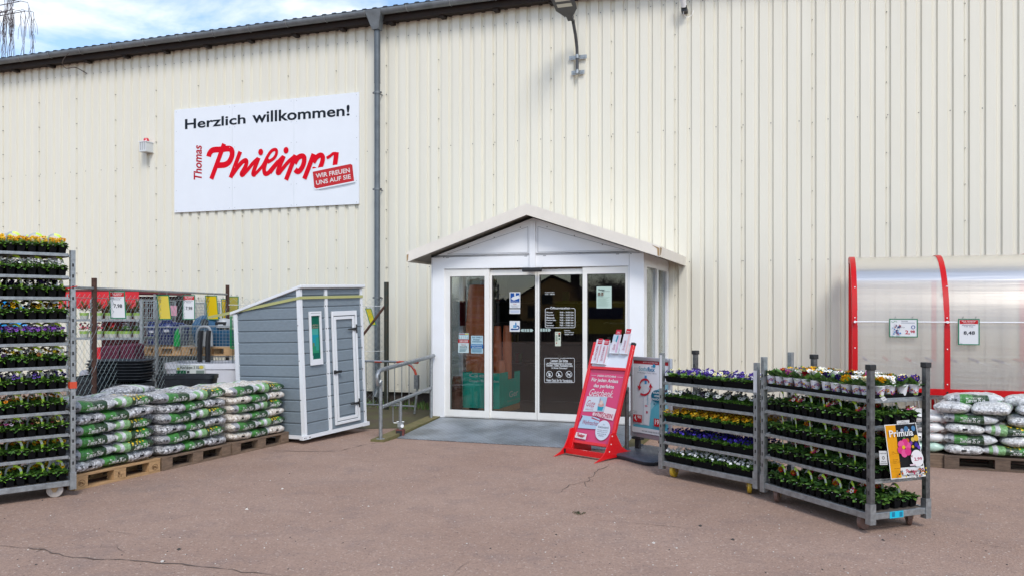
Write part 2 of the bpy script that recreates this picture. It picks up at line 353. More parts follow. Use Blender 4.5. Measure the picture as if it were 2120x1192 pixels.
# pale crumbs and grit lying about
mb = MB(); pale = M('pale grit', (.62, .58, .52), .8); dark = M('dark grit', (.05, .045, .04), .8)
for i in range(420):
    px, py = r.uniform(-100, 2200), 900 + 300 * r.random() ** .7; p = G(px, py); q = r.uniform(.003, .009) * (2.2 if r.random() < .05 else 1)
    a = r.random() * 3; vs = [(p.x + q*math.cos(a+k*2.1), p.y + q*1.3*math.sin(a+k*2.1), 0.001) for k in range(3)] + [(p.x, p.y, q*.7)]
    mb.add(vs, [(0, 1, 3), (1, 2, 3), (2, 0, 3)], pale if r.random() < .55 else dark)
struct(mb.build('grit', smooth=False), 'stuff')
mb = MB(); p = G(1199, 1062)
for i in range(60):
    a = r.random() * 6.3; d = r.random() ** .6; x = p.x + d*.055*math.cos(a); y = p.y + d*.05*math.sin(a); q = .012
    mb.add([(x-q*.5, y, .003), (x, y-q, .006+r.random()*.012), (x+q*.5, y, .004+r.random()*.014), (x, y+q, .003)], [(0, 1, 2, 3)], M('dry grey green', (.16, .20, .11), .9))
tag(mb.build('plant_scrap', smooth=False, fix=False), 'small grey green scrap of plant lying on the red brown asphalt', 'plant scrap')
# soil and moss at the foot of the wall, left of the ramp
mossm = M('mossy wet asphalt', (.085, .06, .046), .8, var=.5, vs=2.2, vcol=(.085, .088, .028))
mb = MB(); b0 = BW(-9, -.02, .004); b1 = BW(-.33, -.02, .004); b2 = BW(-.33, -2.6, .004); b3 = BW(-.9, -2.95, .004); b4 = BW(-3.4, -2.3, .004); b5 = BW(-9, -1.4, .004)
mb.add([b0, b5, b4, b3, b2, b1], [(0, 1, 2, 3, 4, 5)], mossm); struct(mb.build('mossy_strip', smooth=False))
mb = MB()
for i in range(1500):
    s = r.uniform(-4.2, -.3) if i % 3 else r.uniform(-1.5, -.3); d = -.05 - .55 * r.random() ** 1.8; p = BW(s, d, 0); h = r.uniform(.03, .13) * (1.25 if r.random() < .1 else 1); a = r.random() * 6.3
    mb.add([p + Vector((.008*math.cos(a), .008*math.sin(a), 0)), p - Vector((.008*math.cos(a), .008*math.sin(a), 0)), p + Vector((r.uniform(-.05, .05), r.uniform(-.05, .05), h))], [(0, 1, 2)], LEAF[i % 3] if i % 4 else M('dry grass', (.24, .19, .10), .9))
struct(mb.build('weeds', smooth=False, fix=False), 'stuff')
# ------------------------------------------------------------------ the hall
S0, S1 = -26.0, 14.0; ZT = 6.84; ZB = .26; PIT = .207
hall, ho = bthing('store_hall', 'long cream metal clad store hall with dark eave and grey gutter', 'building', 0, 0, 0)
mb = MB(); ph = 3.536 - PIT * 200
k0 = int((S0 - ph) / PIT); k1 = int((S1 - ph) / PIT)
OP0, OP1, OPZ = -.12, 2.88, 2.35      # opening behind the porch
def ribs(a, b, z0, z1):
    prof = []
    for k in range(a, b):
        x = ph + k * PIT; prof += [(x, 0), (x + .124, 0), (x + .141, .034), (x + .192, .034)]
    prof.append((ph + b * PIT, 0)); mb.strip(prof, 'z', z0, z1, CREAM)
ka = int((OP0 - ph) / PIT); kb = int((OP1 - ph) / PIT) + 1
ribs(k0, ka, ZB, ZT); ribs(kb, k1, ZB, ZT); ribs(ka, kb, OPZ, ZT)
for k in range(k0, k1, 5):           # overlap edge of each sheet
    x = ph + k * PIT
    if not (OP0 < x < OP1): mb.box(x + .1445, x + .1475, .0305, .0335, ZB, ZT, CREAM)
SCR = M('screw head', (.10, .10, .10), .4, .5)
for k in range(k0, k1):
    x = ph + k * PIT + .164
    for z, every in ((6.60, 1), (4.58, 2), (2.46, 2), (.36, 1)):
        if (k % every == 0) and not (OP0 - .3 < x < OP1 + .35 and z < 3.2): mb.cyl((x, .034, z), (x, .028, z), .0075, SCR, 6)
for k in range(k0, k1, 5):
    z = .9
    while z < 6.5: mb.cyl((ph + k*PIT + .147, .0, z), (ph + k*PIT + .147, .028, z), .0055, SCR, 5); z += .52
mb.build('wall_cladding', hall, smooth=False, fix=False)
mb = MB(); mb.box(S0, OP0, .06, .30, -.02, .30, SOIL).box(OP1, S1, .06, .30, -.02, .30, SOIL); mb.box(S0, OP0, .0, .06, ZB - .03, ZB - .004, CREAM).box(OP1, S1, .0, .06, ZB - .03, ZB - .004, CREAM)
mb.build('plinth', hall)
# eave: soffit, fascia, roof sheets, gutter, downpipe
mb = MB(); mb.box(S0, S1, -.16, .3, ZT, ZT + .04, DBROWN); mb.box(S0, S1, -.19, -.161, ZT - .015, ZT + .20, DBROWN)
for k in range(int(S0), int(S1)): mb.box(k * 1.0, k * 1.0 + .09, -.155, -.005, ZT - .05, ZT - .002, DBROWN)
mb.build('eave_soffit', hall)
mb = MB(); prof = []
for k in range(int((S0) / PIT), int(S1 / PIT)):
    x = k * PIT; prof += [(x, 0), (x + .045, .042), (x + .11, .042), (x + .155, 0)]
n = len(prof); e0 = (-.27, ZT + .185); e1 = (16.0, ZT + .185 + 16.3 * .12)
mb.add([(p[0], e0[0], e0[1] + p[1]) for p in prof] + [(p[0], e1[0], e1[1] + p[1]) for p in prof] + [(p[0], e0[0], e0[1] - .012) for p in prof],
       [(i, i+1, n+i+1, n+i) for i in range(n-1)] + [(2*n+i, 2*n+i+1, i+1, i) for i in range(n-1)], ROOFM)
mb.build('roof', hall, smooth=False, fix=False)
gp = [(-.275 + .075*math.cos(a), ZT + .16 + .085*math.sin(a)) for a in [math.pi + math.pi*k/10 for k in range(11)]]
gp = [(gp[0][0] - .008, gp[0][1] + .014), (gp[0][0] + .004, gp[0][1] + .012)] + gp
mb = MB(); mb.strip(gp, 'x', S0, S1, ZINC); gut = mb.build('gutter', hall, fix=False)
mb = MB()
for k in range(int(S0 / .82), int(S1 / .82)):
    x = k * .82 + .1; pts = [(x, -.275 + .0785*math.cos(a), ZT + .16 + .0885*math.sin(a)) for a in [math.pi*.98 + math.pi*.95*j/8 for j in range(9)]]
    mb.tube(pts, .009, GALV, 5)
mb.build('gutter_bracket', gut)
sD, _ = WL(781, 400, -.19)
mb = MB(); zt = ZT + .09
mb.add([(sD-.16,-.36,zt+.06),(sD+.16,-.36,zt+.06),(sD+.16,-.20,zt+.06),(sD-.16,-.20,zt+.06),(sD-.065,-.27,zt-.25),(sD+.065,-.27,zt-.25),(sD+.065,-.13,zt-.25),(sD-.065,-.13,zt-.25)],
       [(0,1,5,4),(1,2,6,5),(2,3,7,6),(3,0,4,7),(4,5,6,7)], ZINC)
mb.tube([(sD, -.19, zt-.23), (sD, -.19, zt-1.2)], .056, ZINCD, 14)
mb.tube([(sD, -.19, zt-1.15), (sD, -.19, .32), (sD, -.215, .22), (sD, -.28, .14)], .052, ZINCD, 14)
dp = mb.build('downpipe', hall)
for z in (5.55, 3.83, 1.9):
    mb = MB(); mb.cyl((sD, -.19, z), (sD, -.19, z + .035), .062, ZINC, 14); mb.box(sD-.085, sD-.062, -.205, -.175, z+.005, z+.03, SCR).box(sD+.062, sD+.085, -.205, -.175, z+.005, z+.03, SCR); mb.box(sD-.01, sD+.01, -.13, .0, z+.01, z+.025, ZINC)
    mb.build('pipe_clamp', dp)
# the dim sales room seen through the doors
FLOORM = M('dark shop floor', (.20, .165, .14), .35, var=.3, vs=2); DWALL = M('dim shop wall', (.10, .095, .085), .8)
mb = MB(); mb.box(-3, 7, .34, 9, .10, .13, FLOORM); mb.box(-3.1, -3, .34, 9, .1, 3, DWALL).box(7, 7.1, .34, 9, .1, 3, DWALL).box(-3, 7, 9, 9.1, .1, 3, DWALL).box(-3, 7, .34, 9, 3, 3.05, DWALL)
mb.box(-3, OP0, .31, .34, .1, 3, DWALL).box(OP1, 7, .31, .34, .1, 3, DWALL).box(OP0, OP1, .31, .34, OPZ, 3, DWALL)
for sx in (-1.6, -.4, .9, 2.3, 3.6):
    for z in (.5, .95, 1.4, 1.85): mb.box(sx, sx + .75, 4.2, 4.9, z, z + .03, GALVD)
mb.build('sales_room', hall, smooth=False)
# ------------------------------------------------------------------ porch
PD = -2.16; PL, PR = -.213, 2.965; RG = (PL + PR) / 2; EZ = 2.50; GZ = .12
porch, po = bthing('entrance_porch', 'white gabled entrance porch with sliding glass doors built against the cream wall', 'porch', RG, PD, 0)
slope = (3.018 - 2.394) / 1.85
def rz_(s, top=3.075): return top - abs(s - RG) * slope
# side posts, header, gable
mb = MB()
for a, b in ((PL, PL + .205), (PR - .215, PR)):
    mb.box(a, b, PD, PD + .14, .10, EZ, WHITE); mb.box(a + .012, a + .016, PD - .004, PD, .12, EZ - .04, M('joint grey', (.35, .36, .38), .6))
mb.box(PL + .205, PR - .215, PD, PD + .14, 2.30, EZ, WHITE)
gz = rz_(RG) - .07; mb.prism([(PL, EZ), (PR, EZ), (PR, rz_(PR) - .07), (RG, gz), (PL, rz_(PL) - .07)], 'y', PD, PD + .08, WHITE)
mb.box(RG - .045, RG + .045, PD - .03, PD - .001, 2.27, gz - .05, WHITE)
mb.build('front_frame', porch, po, bevel=.004)
J = M('joint grey', (.35, .36, .38), .6)
mb = MB()
for sg in (-1, 1):
    a = RG + sg * .075; e = RG + sg * 1.33; zb = 2.515; pts = [(a, zb), (e, zb), (a, rz_(a) - .17)]
    for i in range(3):
        (x0, z0), (x1, z1) = pts[i], pts[(i+1) % 3]; l = math.hypot(x1-x0, z1-z0); nx, nz = -(z1-z0)/l*.003, (x1-x0)/l*.003
        mb.add([(x0+nx, PD-.003-.0004*i, z0+nz), (x1+nx, PD-.003-.0004*i, z1+nz), (x1-nx, PD-.003-.0004*i, z1-nz), (x0-nx, PD-.003-.0004*i, z0-nz)], [(0, 1, 2, 3)], J)
for k in range(8):
    s_ = PL + .2 + k * .4; mb.cyl((s_, PD - .004, rz_(s_) - .135), (s_, PD, rz_(s_) - .135), .008, SCR, 6)
for s_ in (.05, 1.27, 1.55, 2.6): mb.box(s_ - .022, s_ + .022, PD - .003, PD, 2.455, 2.467, J)
mb.build('gable_joints', porch, po, smooth=False)
# roof: two thin slabs with a deep cream fascia
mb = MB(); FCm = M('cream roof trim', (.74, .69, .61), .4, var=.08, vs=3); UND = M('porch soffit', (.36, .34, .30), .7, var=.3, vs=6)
e0, e1 = -.474, 3.226; D0 = PD - .29
for e in (e0, e1):
    zt_, zr = 2.535 - (0 if e < 0 else .0), 3.173
    mb.prism([(e, zt_ - .035), (e, zt_), (RG, zr), (RG, zr - .035)], 'y', D0 + .012, -.002, FCm)
    mb.prism([(e, zt_ - .142), (e, zt_ + .004), (RG, zr + .004), (RG, zr - .155)], 'y', D0, D0 + .012, FCm)
    x0, x1 = (e - .004, e + .008) if e < 0 else (e - .008, e + .004)
    mb.box(x0, x1, D0 + .013, -.002, zt_ - .14, zt_ + .002, FCm)
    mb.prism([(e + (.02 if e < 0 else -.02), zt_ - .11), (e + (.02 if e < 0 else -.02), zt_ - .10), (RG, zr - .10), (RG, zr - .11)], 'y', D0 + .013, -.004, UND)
STN = M('brown rain stain', (.36, .24, .12), .7, var=.4, vs=20)
mb.add([(e1 - .10, D0 - .002, 2.555), (e1 + .0, D0 - .002, 2.51), (e1 + .0, D0 - .002, 2.405), (e1 - .025, D0 - .002, 2.41), (e1 - .03, D0 - .002, 2.50)], [(0, 1, 2, 3, 4)], STN)
mb.add([(e1 + .0062, D0 + .014, 2.52), (e1 + .0062, D0 + .16, 2.52), (e1 + .0062, D0 + .12, 2.46), (e1 + .0062, D0 + .06, 2.42), (e1 + .0062, D0 + .014, 2.41)], [(0, 1, 2, 3, 4)], STN)
mb.add([(e0 + .0, D0 - .002, 2.50), (e0 + .03, D0 - .002, 2.51), (e0 + .02, D0 - .002, 2.42), (e0 + .0, D0 - .002, 2.40)], [(0, 1, 2, 3)], STN)
mb.build('porch_roof', porch, po, smooth=False)
# glazed sides with frames
def side(s_, name):
    m = MB(); a, b = (s_, s_ + .07) if s_ < 0 else (s_ - .07, s_)
    yy = [PD + .142, PD + .22, PD + 1.06, PD + 1.18, PD + 1.98, PD + 2.14]
    for i in (0, 2, 4): m.box(a, b, yy[i], yy[i+1], .12, 2.48, WHITE)
    for i in (1, 3):
        m.box(a + .002, b - .002, yy[i], yy[i+1], 2.30, 2.478, WHITE); m.box(a + .002, b - .002, yy[i], yy[i+1], .12, .24, WHITE)
    o = m.build(name, porch, po)
    for i in (1, 3):
        g = MB(); x = (a + b) / 2; g.box(x - .004, x + .004, yy[i], yy[i+1], .24, 2.30, GLASS2); g.build('window_pane', o, po)
side(PL, 'side_window'); side(PR, 'side_window')
mb = MB(); mb.box(PL + .07, PR - .07, PD + .14, .3, .0, .125, FLOORM); mb.box(PL, PR, PD - .02, PD + .14, .0, .118, M('threshold steel', (.25, .25, .25), .4, .6)); mb.build('porch_floor', porch, po)
mb = MB(); mb.box(PL + .075, PR - .075, PD + .15, -.01, 2.44, 2.47, WHITE); mb.build('porch_ceiling', porch, po)
# doors
def pane_frame(name, x0, x1, gx0, gx1, gz0, gz1, y, mat=WHITE2, top=2.295, bot=.125, th=.05):
    m = MB(); m.box(x0, gx0, y, y + th, bot, top, mat).box(gx1, x1, y, y + th, bot, top, mat)
    m.box(gx0, gx1, y + .001, y + th - .001, gz1, top - .001, mat).box(gx0, gx1, y + .001, y + th - .001, bot + .001, gz0, mat)
    m.box(x0 + .004, x1 - .004, y - .002, y - .0001, bot + .012, bot + .014, M('joint grey', (.35, .36, .38), .6)); m.box(gx0, gx0 + .006, y - .0006, y + .01, gz0, gz1, BLACK).box(gx1 - .006, gx1, y - .0006, y + .01, gz0, gz1, BLACK).box(gx0, gx1, y - .0008, y + .01, gz1 - .006, gz1, BLACK).box(gx0, gx1, y - .0008, y + .01, gz0, gz0 + .006, BLACK)
    o = m.build(name, porch, po)
    g = MB(); g.box(gx0, gx1, y + .02, y + .026, gz0, gz1, GLASS); g.build('glass_pane', o, po); return o
YF, YS = PD + .02, PD + .055
fl = pane_frame('fixed_panel', -.008, .70, .084, .628, .235, 2.188, YF)
fr_ = pane_frame('fixed_panel', 2.10, 2.75, 2.166, 2.705, .235, 2.198, YF)
dl = pane_frame('sliding_door', .701, 1.417, .731, 1.392, .235, 2.195, YS, top=2.275)
dr = pane_frame('sliding_door', 1.424, 2.14, 1.455, 2.09, .235, 2.198, YS, top=2.275)
mb = MB(); a, _ = WL(1082, 560, PD-.05); b, _ = WL(1122, 560, PD-.05); mb.box(a, b, PD - .09, PD - .031, 2.235, 2.295, BLACK); mb.build('door_sensor', porch, po, bevel=.012)
# prints on the panes (pixel boxes measured on the photo, laid on the pane plane)
def art_on(y): return Art(lambda x, z, h: Vector((x, y - h, z)))
def gs(px, py, y): return WL(px, py, y)
def zx(ox, oy, k): return lambda x, y: (ox + x / k, oy + y / k)
def boxp(conv, x0, y0, x1, y1, yy):   # zoom box -> s,z rectangle
    a = gs(*conv(x0, y1), yy); b = gs(*conv(x1, y0), yy); return a[0], a[1], b[0], b[1]
WI = '#eef2f4'; z6 = zx(900, 550, 3.6116); yS = YS + .019; yF = YF + .019
A = art_on(yS)
A.rect(*boxp(z6, 560, 196, 640, 315, yS), WI); A.rect(*boxp(z6, 566, 202, 634, 274, yS), '#1c57a8')
q = [gs(*z6(*p), yS) for p in ((580, 233), (628, 218), (636, 240), (590, 258))]; A.poly(q, WI); A.poly([gs(*z6(*p), yS) for p in ((572, 240), (582, 236), (588, 250), (578, 254))], WI); A.rect(*boxp(z6, 596, 200, 606, 226, yS), WI)
A.text('Videoüberwachung', *boxp(z6, 570, 264, 630, 271, yS), WI, .02); A.text('Hinweis', *boxp(z6, 588, 281, 612, 288, yS), '#c03040'); A.text('Dieser Bereich wird', *boxp(z6, 570, 293, 630, 299, yS), '#8090a8'); A.text('videoüberwacht', *boxp(z6, 576, 302, 624, 308, yS), '#8090a8')
A.rect(*boxp(z6, 560, 323, 640, 357, yS), WI); A.rect(*boxp(z6, 566, 330, 634, 350, yS), '#cfd8ea')
A.build('surveillance_sticker', dl, po, smooth=False, fix=False); A = art_on(yS)
A.rect(*boxp(z6, 560, 410, 637, 490, yS), WI); A.rect(*boxp(z6, 588, 440, 599, 464, yS), '#2a9fd6'); A.poly([gs(*z6(*p), yS) for p in ((602, 464), (602, 430), (607, 416), (612, 430), (612, 464))], '#1f86c6')
A.stroke([gs(*z6(*p), yS) for p in ((576, 472), (600, 473), (622, 472), (630, 462), (626, 450), (614, 447))], .018, '#1d4f8c'); A.poly([gs(*z6(*p), yS) for p in ((566, 472), (582, 463), (582, 481))], '#1d4f8c')
def arrowbar(A, x0, x1, y0, y1, left):
    c = '#b9cfc9'; xs = [0, .28, .33, .50, .55, .70, .75, 1] if not left else [0, .25, .30, .45, .50, .67, .72, 1]
    for i in range(0, 8, 2): A.rect(*boxp(z6, x0 + (x1-x0)*xs[i] + (6 if i == 0 else 0), y0, x0 + (x1-x0)*xs[i+1] - (6 if i == 6 else 0), y1, yS), c)
    ym = (y0 + y1) / 2; A.poly([gs(*z6(*p), yS) for p in ((x0 - 2, ym), (x0 + 8, y0), (x0 + 8, y1))], c); A.poly([gs(*z6(*p), yS) for p in ((x1 + 2, ym), (x1 - 8, y0), (x1 - 8, y1))], c)
A.build('exit_sticker', dl, po, smooth=False, fix=False)
A = art_on(yS); arrowbar(A, 644, 736, 470, 491, True)
A.build('arrow_marks', dl, po, smooth=False, fix=False)
A = art_on(yS); z6b = zx(1110, 590, 10.837)
def bx(*a): return boxp(z6b, *a, yS)
def frame_round(A, conv, x0, y0, x1, y1, w, gap=None, r_=14, yy=None):
    yy = yS if yy is None else yy; pts = []
    for cx, cy, a0 in ((x1-r_, y0+r_, -90), (x1-r_, y1-r_, 0), (x0+r_, y1-r_, 90), (x0+r_, y0+r_, 180)):
        for k in range(5): a = R(a0 + k*22.5); pts.append((cx + r_*math.cos(a), cy + r_*math.sin(a)))
    g0, g1 = gap if gap else ((x0+x1)/2, (x0+x1)/2); pts = [(g1, y0)] + pts + [(g0, y0)]
    A.stroke([gs(*conv(*p), yy) for p in pts], w, WI, 1)
frame_round(A, z6b, 206, 516, 874, 948, .007, gap=(300, 782), r_=32)
A.text('Öffnungszeiten', *bx(312, 475, 765, 548), WI, .03)
for i, (d_, w_, h_) in enumerate([('Montag', 380, '18'), ('Dienstag', 402, '18'), ('Mittwoch', 412, '18'), ('Donnerstag', 450, '18'), ('Freitag', 368, '18'), ('Samstag', 402, '15')]):
    y_ = 587 + i * 58; A.text(d_, *bx(232, y_, w_, y_ + 42), WI, .035); A.text('9:00 – %s:00 Uhr' % h_, *bx(534, y_, 846, y_ + 36), WI, .035)
A.text('Objektsicherheit', *bx(198, 150, 416, 176), WI, .03); A.text('0176 - 1987001', *bx(206, 188, 420, 214), WI, .03)
A.text('Inhaberin:', *bx(638, 1000, 770, 1022), WI, .03); A.text('Sylvia Gebhardt', *bx(638, 1042, 852, 1066), WI, .03); A.text('038206 - 219', *bx(644, 1084, 834, 1110), WI, .03)
A.build('opening_hours_lettering', dr, po, smooth=False, fix=False); A = art_on(yS); arrowbar(A, 779, 868, 467, 489, False)
A.build('arrow_marks', dr, po, smooth=False, fix=False); A = art_on(yS)
A.rect(*bx(424, 1042, 554, 1360), '#dfe6d4'); A.text('OFFEN', *bx(440, 1060, 480, 1085), '#4a4a44'); A.rect(*bx(500, 1062, 540, 1096), '#b8502c'); A.rect(*bx(500, 1100, 540, 1150), '#2f3a34'); A.rect(*bx(440, 1110, 482, 1250), '#9fae9a'); A.rect(*bx(505, 1180, 535, 1215), '#356b58'); A.disc(*gs(*z6b(460, 1290), yS), .008, '#c04b3a')
A.build('small_notice', dr, po, smooth=False, fix=False); A = art_on(yS); z6d = zx(900, 550, 3.6116)
def b6(*a): return boxp(z6d, *a, yS)
frame_round(A, z6d, 821, 688, 1045, 870, .006, gap=(928, 938), r_=8)
A.text('Lassen Sie bitte', *b6(868, 696, 996, 717), WI, .03); A.text('um Missverständnisse zu vermeiden', *b6(838, 721, 1026, 733), WI, .03)
A.text('Taschen, Tüten, Rucksäcke usw.', *b6(832, 735, 1034, 752), WI, .03); A.text('in Ihrem Fahrzeug!', *b6(874, 755, 992, 771), WI, .03); A.text('Vielen Dank für Ihr Verständnis.', *b6(834, 846, 1032, 862), WI, .03)
for cx, kind in ((859, 0), (932, 1), (1005, 2)):
    c = gs(*z6d(cx, 808), yS); A.ring(c[0], c[1], .047, .007, WI)
    def rel(*pts): return [(c[0] + a*.001, c[1] + b*.001) for a, b in pts]
    if kind == 0: A.poly(rel((-16,4),(14,4),(10,-28),(-12,-28)), WI); A.poly(rel((-14,6),(-4,24),(2,22),(-4,6)), WI); A.poly(rel((4,6),(10,18),(16,12),(12,6)), WI)
    if kind == 1: A.poly(rel((-26,-22),(26,-22),(22,-28),(-22,-28)), WI); A.poly(rel((-20,-20),(-12,4),(0,-2),(16,-20)), WI); A.disc(c[0]-.010, c[1]+.014, .009, WI)
    if kind == 2: A.poly(rel((-22,6),(14,6),(22,20),(28,12),(20,2),(18,-8),(16,-28),(10,-28),(10,-8),(-12,-8),(-12,-28),(-18,-28),(-20,-4)), WI); A.poly(rel((-22,6),(-28,18),(-24,18),(-18,6)), WI)
    A.stroke(rel((-32, 32), (32, -32)), .007, WI, 1)
A.build('house_rules_lettering', dr, po, smooth=False, fix=False)
A = art_on(yF)
def bF(*a): return boxp(z6d, *a, yF)
A.rect(*bF(1210, 155, 1323, 317), '#cfe8dc'); logo(A, *bF(1222, 170, 1290, 185)[:2], .10, '#2c3a40'); A.text('informiert', *bF(1250, 184, 1312, 192), '#5a6a66', 0, .2)
for i, x in enumerate((1222, 1246)): A.rect(*bF(x, 198, x + 18, 222), '#8d8478'); A.disc(*gs(*z6d(x + 9, 206), yF), .008, '#5a4a40')
for i in range(9): A.rect(*bF(1224, 232 + i*8, 1312 - (i*13) % 30, 234 + i*8), '#9fbfae')
A.build('notice_sheet', fr_, po, smooth=False, fix=False)
A = art_on(yF); z6c = zx(920, 560, 7.4526)
def bL(*a): return boxp(z6c, *a, yF)
A.rect(*bL(224, 960, 378, 1060), '#a8cdd6'); A.rect(*bL(230, 968, 372, 980), '#b23a3a'); A.rect(*bL(320, 966, 370, 982), '#d8cf5a'); A.text('TEST', *bL(232, 1000, 366, 1045), '#eef6f8', .03)
A.rect(*bL(214, 1056, 380, 1112), '#b3262c'); A.text('SIEGER', *bL(232, 1068, 366, 1100), '#e8dcdc', .02, .2); A.rect(*bL(214, 1112, 378, 1262), '#cfe4e6'); A.text('Testsieger', *bL(256, 1130, 336, 1152), '#b3262c', .02); A.text('DISCOUNTER', *bL(240, 1160, 354, 1182), '#2c3c44', .02)
for i in range(4): A.rect(*bL(236, 1194 + i*14, 354 - i*9, 1199 + i*14), '#7fa0a8')
A.build('award_sticker', fl, po, smooth=False, fix=False); A = art_on(yF)
A.rect(*bL(412, 1000, 598, 1270), '#b9dbe8'); A.text('DIE ZWELT', *bL(430, 1014, 580, 1034), '#23506e', .03); A.text('Produkt-', *bL(450, 1046, 550, 1070), '#23506e', .02); A.text('Champions', *bL(430, 1078, 576, 1104), '#23506e', .02)
A.rect(*bL(406, 1132, 604, 1192), '#1f6fae'); A.text('Gewinner Preisduell Nr. 1', *bL(418, 1140, 592, 1156), '#dfeef6', .02); A.text('laut Kundenurteil', *bL(430, 1166, 580, 1182), '#dfeef6', .02)
for i in range(3): A.rect(*bL(424, 1206 + i*18, 580, 1212 + i*18), '#6f9fb8')
A.build('award_sticker', fl, po, smooth=False, fix=False)
# ramp with chequer plate, kerbs and handrails
RL, RR = -.05, 2.95; RD = -3.58
chk = bpy.data.materials.new('chequer plate'); chk.use_nodes = True; t = chk.node_tree; b = t.nodes['Principled BSDF']
b.inputs['Metallic'].default_value = .55; b.inputs['Roughness'].default_value = .42
co = N(t, 'ShaderNodeTexCoord'); hs = []
for ang in (45, -45):
    mpn = N(t, 'ShaderNodeMapping'); mpn.inputs['Rotation'].default_value = (0, 0, R(ang)); mpn.inputs['Scale'].default_value = (1, 1, 1); t.links.new(co.outputs['Object'], mpn.inputs[0])
    w1 = N(t, 'ShaderNodeTexWave', Scale=9.0, Distortion=0.0); t.links.new(mpn.outputs[0], w1.inputs['Vector'])
    w2 = N(t, 'ShaderNodeTexWave', Scale=5.0, Distortion=0.0, bands_direction='Y'); t.links.new(mpn.outputs[0], w2.inputs['Vector'])
    mu = N(t, 'ShaderNodeMath', operation='MULTIPLY'); t.links.new(w1.outputs['Fac'], mu.inputs[0]); t.links.new(w2.outputs['Fac'], mu.inputs[1]); hs.append(mu.outputs[0])
mxm = N(t, 'ShaderNodeMath', operation='MAXIMUM'); t.links.new(hs[0], mxm.inputs[0]); t.links.new(hs[1], mxm.inputs[1])
bp = N(t, 'ShaderNodeBump', Distance=.006); bp.inputs['Strength'].default_value = .8; t.links.new(mxm.outputs[0], bp.inputs['Height']); t.links.new(bp.outputs[0], b.inputs['Normal'])
nn = N(t, 'ShaderNodeTexNoise', Scale=2.2, Detail=5); t.links.new(co.outputs['Object'], nn.inputs['Vector'])
rr_ = N(t, 'ShaderNodeValToRGB'); rr_.color_ramp.elements[0].position = .35; rr_.color_ramp.elements[0].color = (.24, .26, .27, 1); rr_.color_ramp.elements[1].position = .65; rr_.color_ramp.elements[1].color = (.42, .46, .50, 1)
mm = N(t, 'ShaderNodeMix', data_type='RGBA', blend_type='MULTIPLY'); mm.inputs[0].default_value = .5; rm = N(t, 'ShaderNodeValToRGB'); rm.color_ramp.elements[0].color = (.6, .6, .6, 1); rm.color_ramp.elements[1].color = (1.2, 1.2, 1.2, 1)
t.links.new(mxm.outputs[0], rm.inputs[0]); t.links.new(nn.outputs[0], rr_.inputs[0]); t.links.new(rr_.outputs[0], mm.inputs[6]); t.links.new(rm.outputs[0], mm.inputs[7]); t.links.new(mm.outputs[2], b.inputs['Base Color'])
ramp, ro = bthing('entrance_ramp', 'grey chequer plate ramp with timber kerbs in front of the sliding doors', 'ramp', RG, RD, 0)
mb = MB(); mb.prism([(RD, .004), (RD, .012), (PD - .02, .115), (PD - .02, .02)], 'x', RL, RR, chk); mb.build('plate', ramp, ro, smooth=False)
KERB = M('mossy kerb timber', (.20, .155, .075), .9, var=.5, vs=9, vcol=(.10, .105, .03), bump=.3, bs=40)
for a, b_ in ((RL - .21, RL - .02), (RR + .02, RR + .16)):
    mb = MB(); mb.prism([(RD - .34, .0), (RD - .34, .028), (PD - .0, .128), (PD - .0, .0)], 'x', a, b_, KERB); mb.build('kerb', ramp, ro)
def rail(s_, label, dk, y0, full=True):
    rt, o_ = bthing('handrail', label, 'handrail', s_, y0, 0, 'handrails beside the entrance ramp'); m = GALVD if dk else GALV
    y1 = PD - .13; mb = MB()
    for y, z0, z1 in ((y0, .03, .78), (y1, .10, 1.0)):
        p = MB(); p.cyl((s_, y, z0), (s_, y, z1), .024, m, 12); p.lathe([(.06, 0), (.06, .012), (.03, .018)], m, 14, (s_, y, z0 - .01)); p.build('post', rt, o_)
    k = .145 / (y1 - y0) if False else .09 / (y1 - y0)
    pts = [(s_, y0, .78), (s_, y0 - .03, .74), (s_, y0 - .075, .745), (s_, y0 - .105, .79), (s_, y0 - .10, .86), (s_, y0 - .055, .905), (s_, y0 + .02, .925)]
    mb.tube(pts + [(s_, y1 + .03, 1.02), (s_, y1 + .09, 1.025)], .028, m, 12); mb.build('top_rail', rt, o_)
    mb = MB(); mb.cyl((s_, y0, .435), (s_, y1, .555), .024, m, 12); mb.build('lower_rail', rt, o_)
rail(-.155, 'galvanised tube handrail left of the ramp, beside the grey shed', False, -3.84)
rail(3.05, 'dark tube handrail right of the ramp, behind the red voucher stand', True, -3.70)
# ------------------------------------------------------------------ things on the wall
sg, so = bthing('welcome_sign', 'large white welcome board with black greeting and red script logo high on the wall', 'sign', -4.72, -.03, 3.62)
mb = MB(); BW_ = M('white sign board', (.76, .79, .83), .35, var=.03, vs=2)
xs = [-6.801, -5.42, -4.03, -2.647]
for a, b in zip(xs, xs[1:]): mb.box(a + .002, b - .002, -.03, -.004, 3.621, 5.657, BW_)
for s_ in (xs[0] + .05, xs[1] - .06, xs[1] + .06, xs[2] - .06, xs[2] + .06, xs[3] - .05):
    for k in range(6): mb.cyl((s_, -.034, 3.66 + k * .39), (s_, -.03, 3.66 + k * .39), .008, M('dull screw', (.45, .47, .5), .5), 6)
mb.build('board', sg, so)
Y3 = -.032
A = Art(lambda x, z, h: Vector((x, Y3 - h, z)), step=.0008)
def sp(px, py): return WL(px, py, -.032)
def quad(bl, br, tr, tl): return [sp(*bl), sp(*br), sp(*tr), sp(*tl)]
A.text('Herzlich', 0, 0, 1, 1, '#1b2430', .03, q=quad((383, 268.5), (508.5, 256.5), (508.5, 237), (383, 247.5)))
A.build('greeting_word', sg, so, smooth=False, fix=False); A = Art(A.fn, step=.0008)
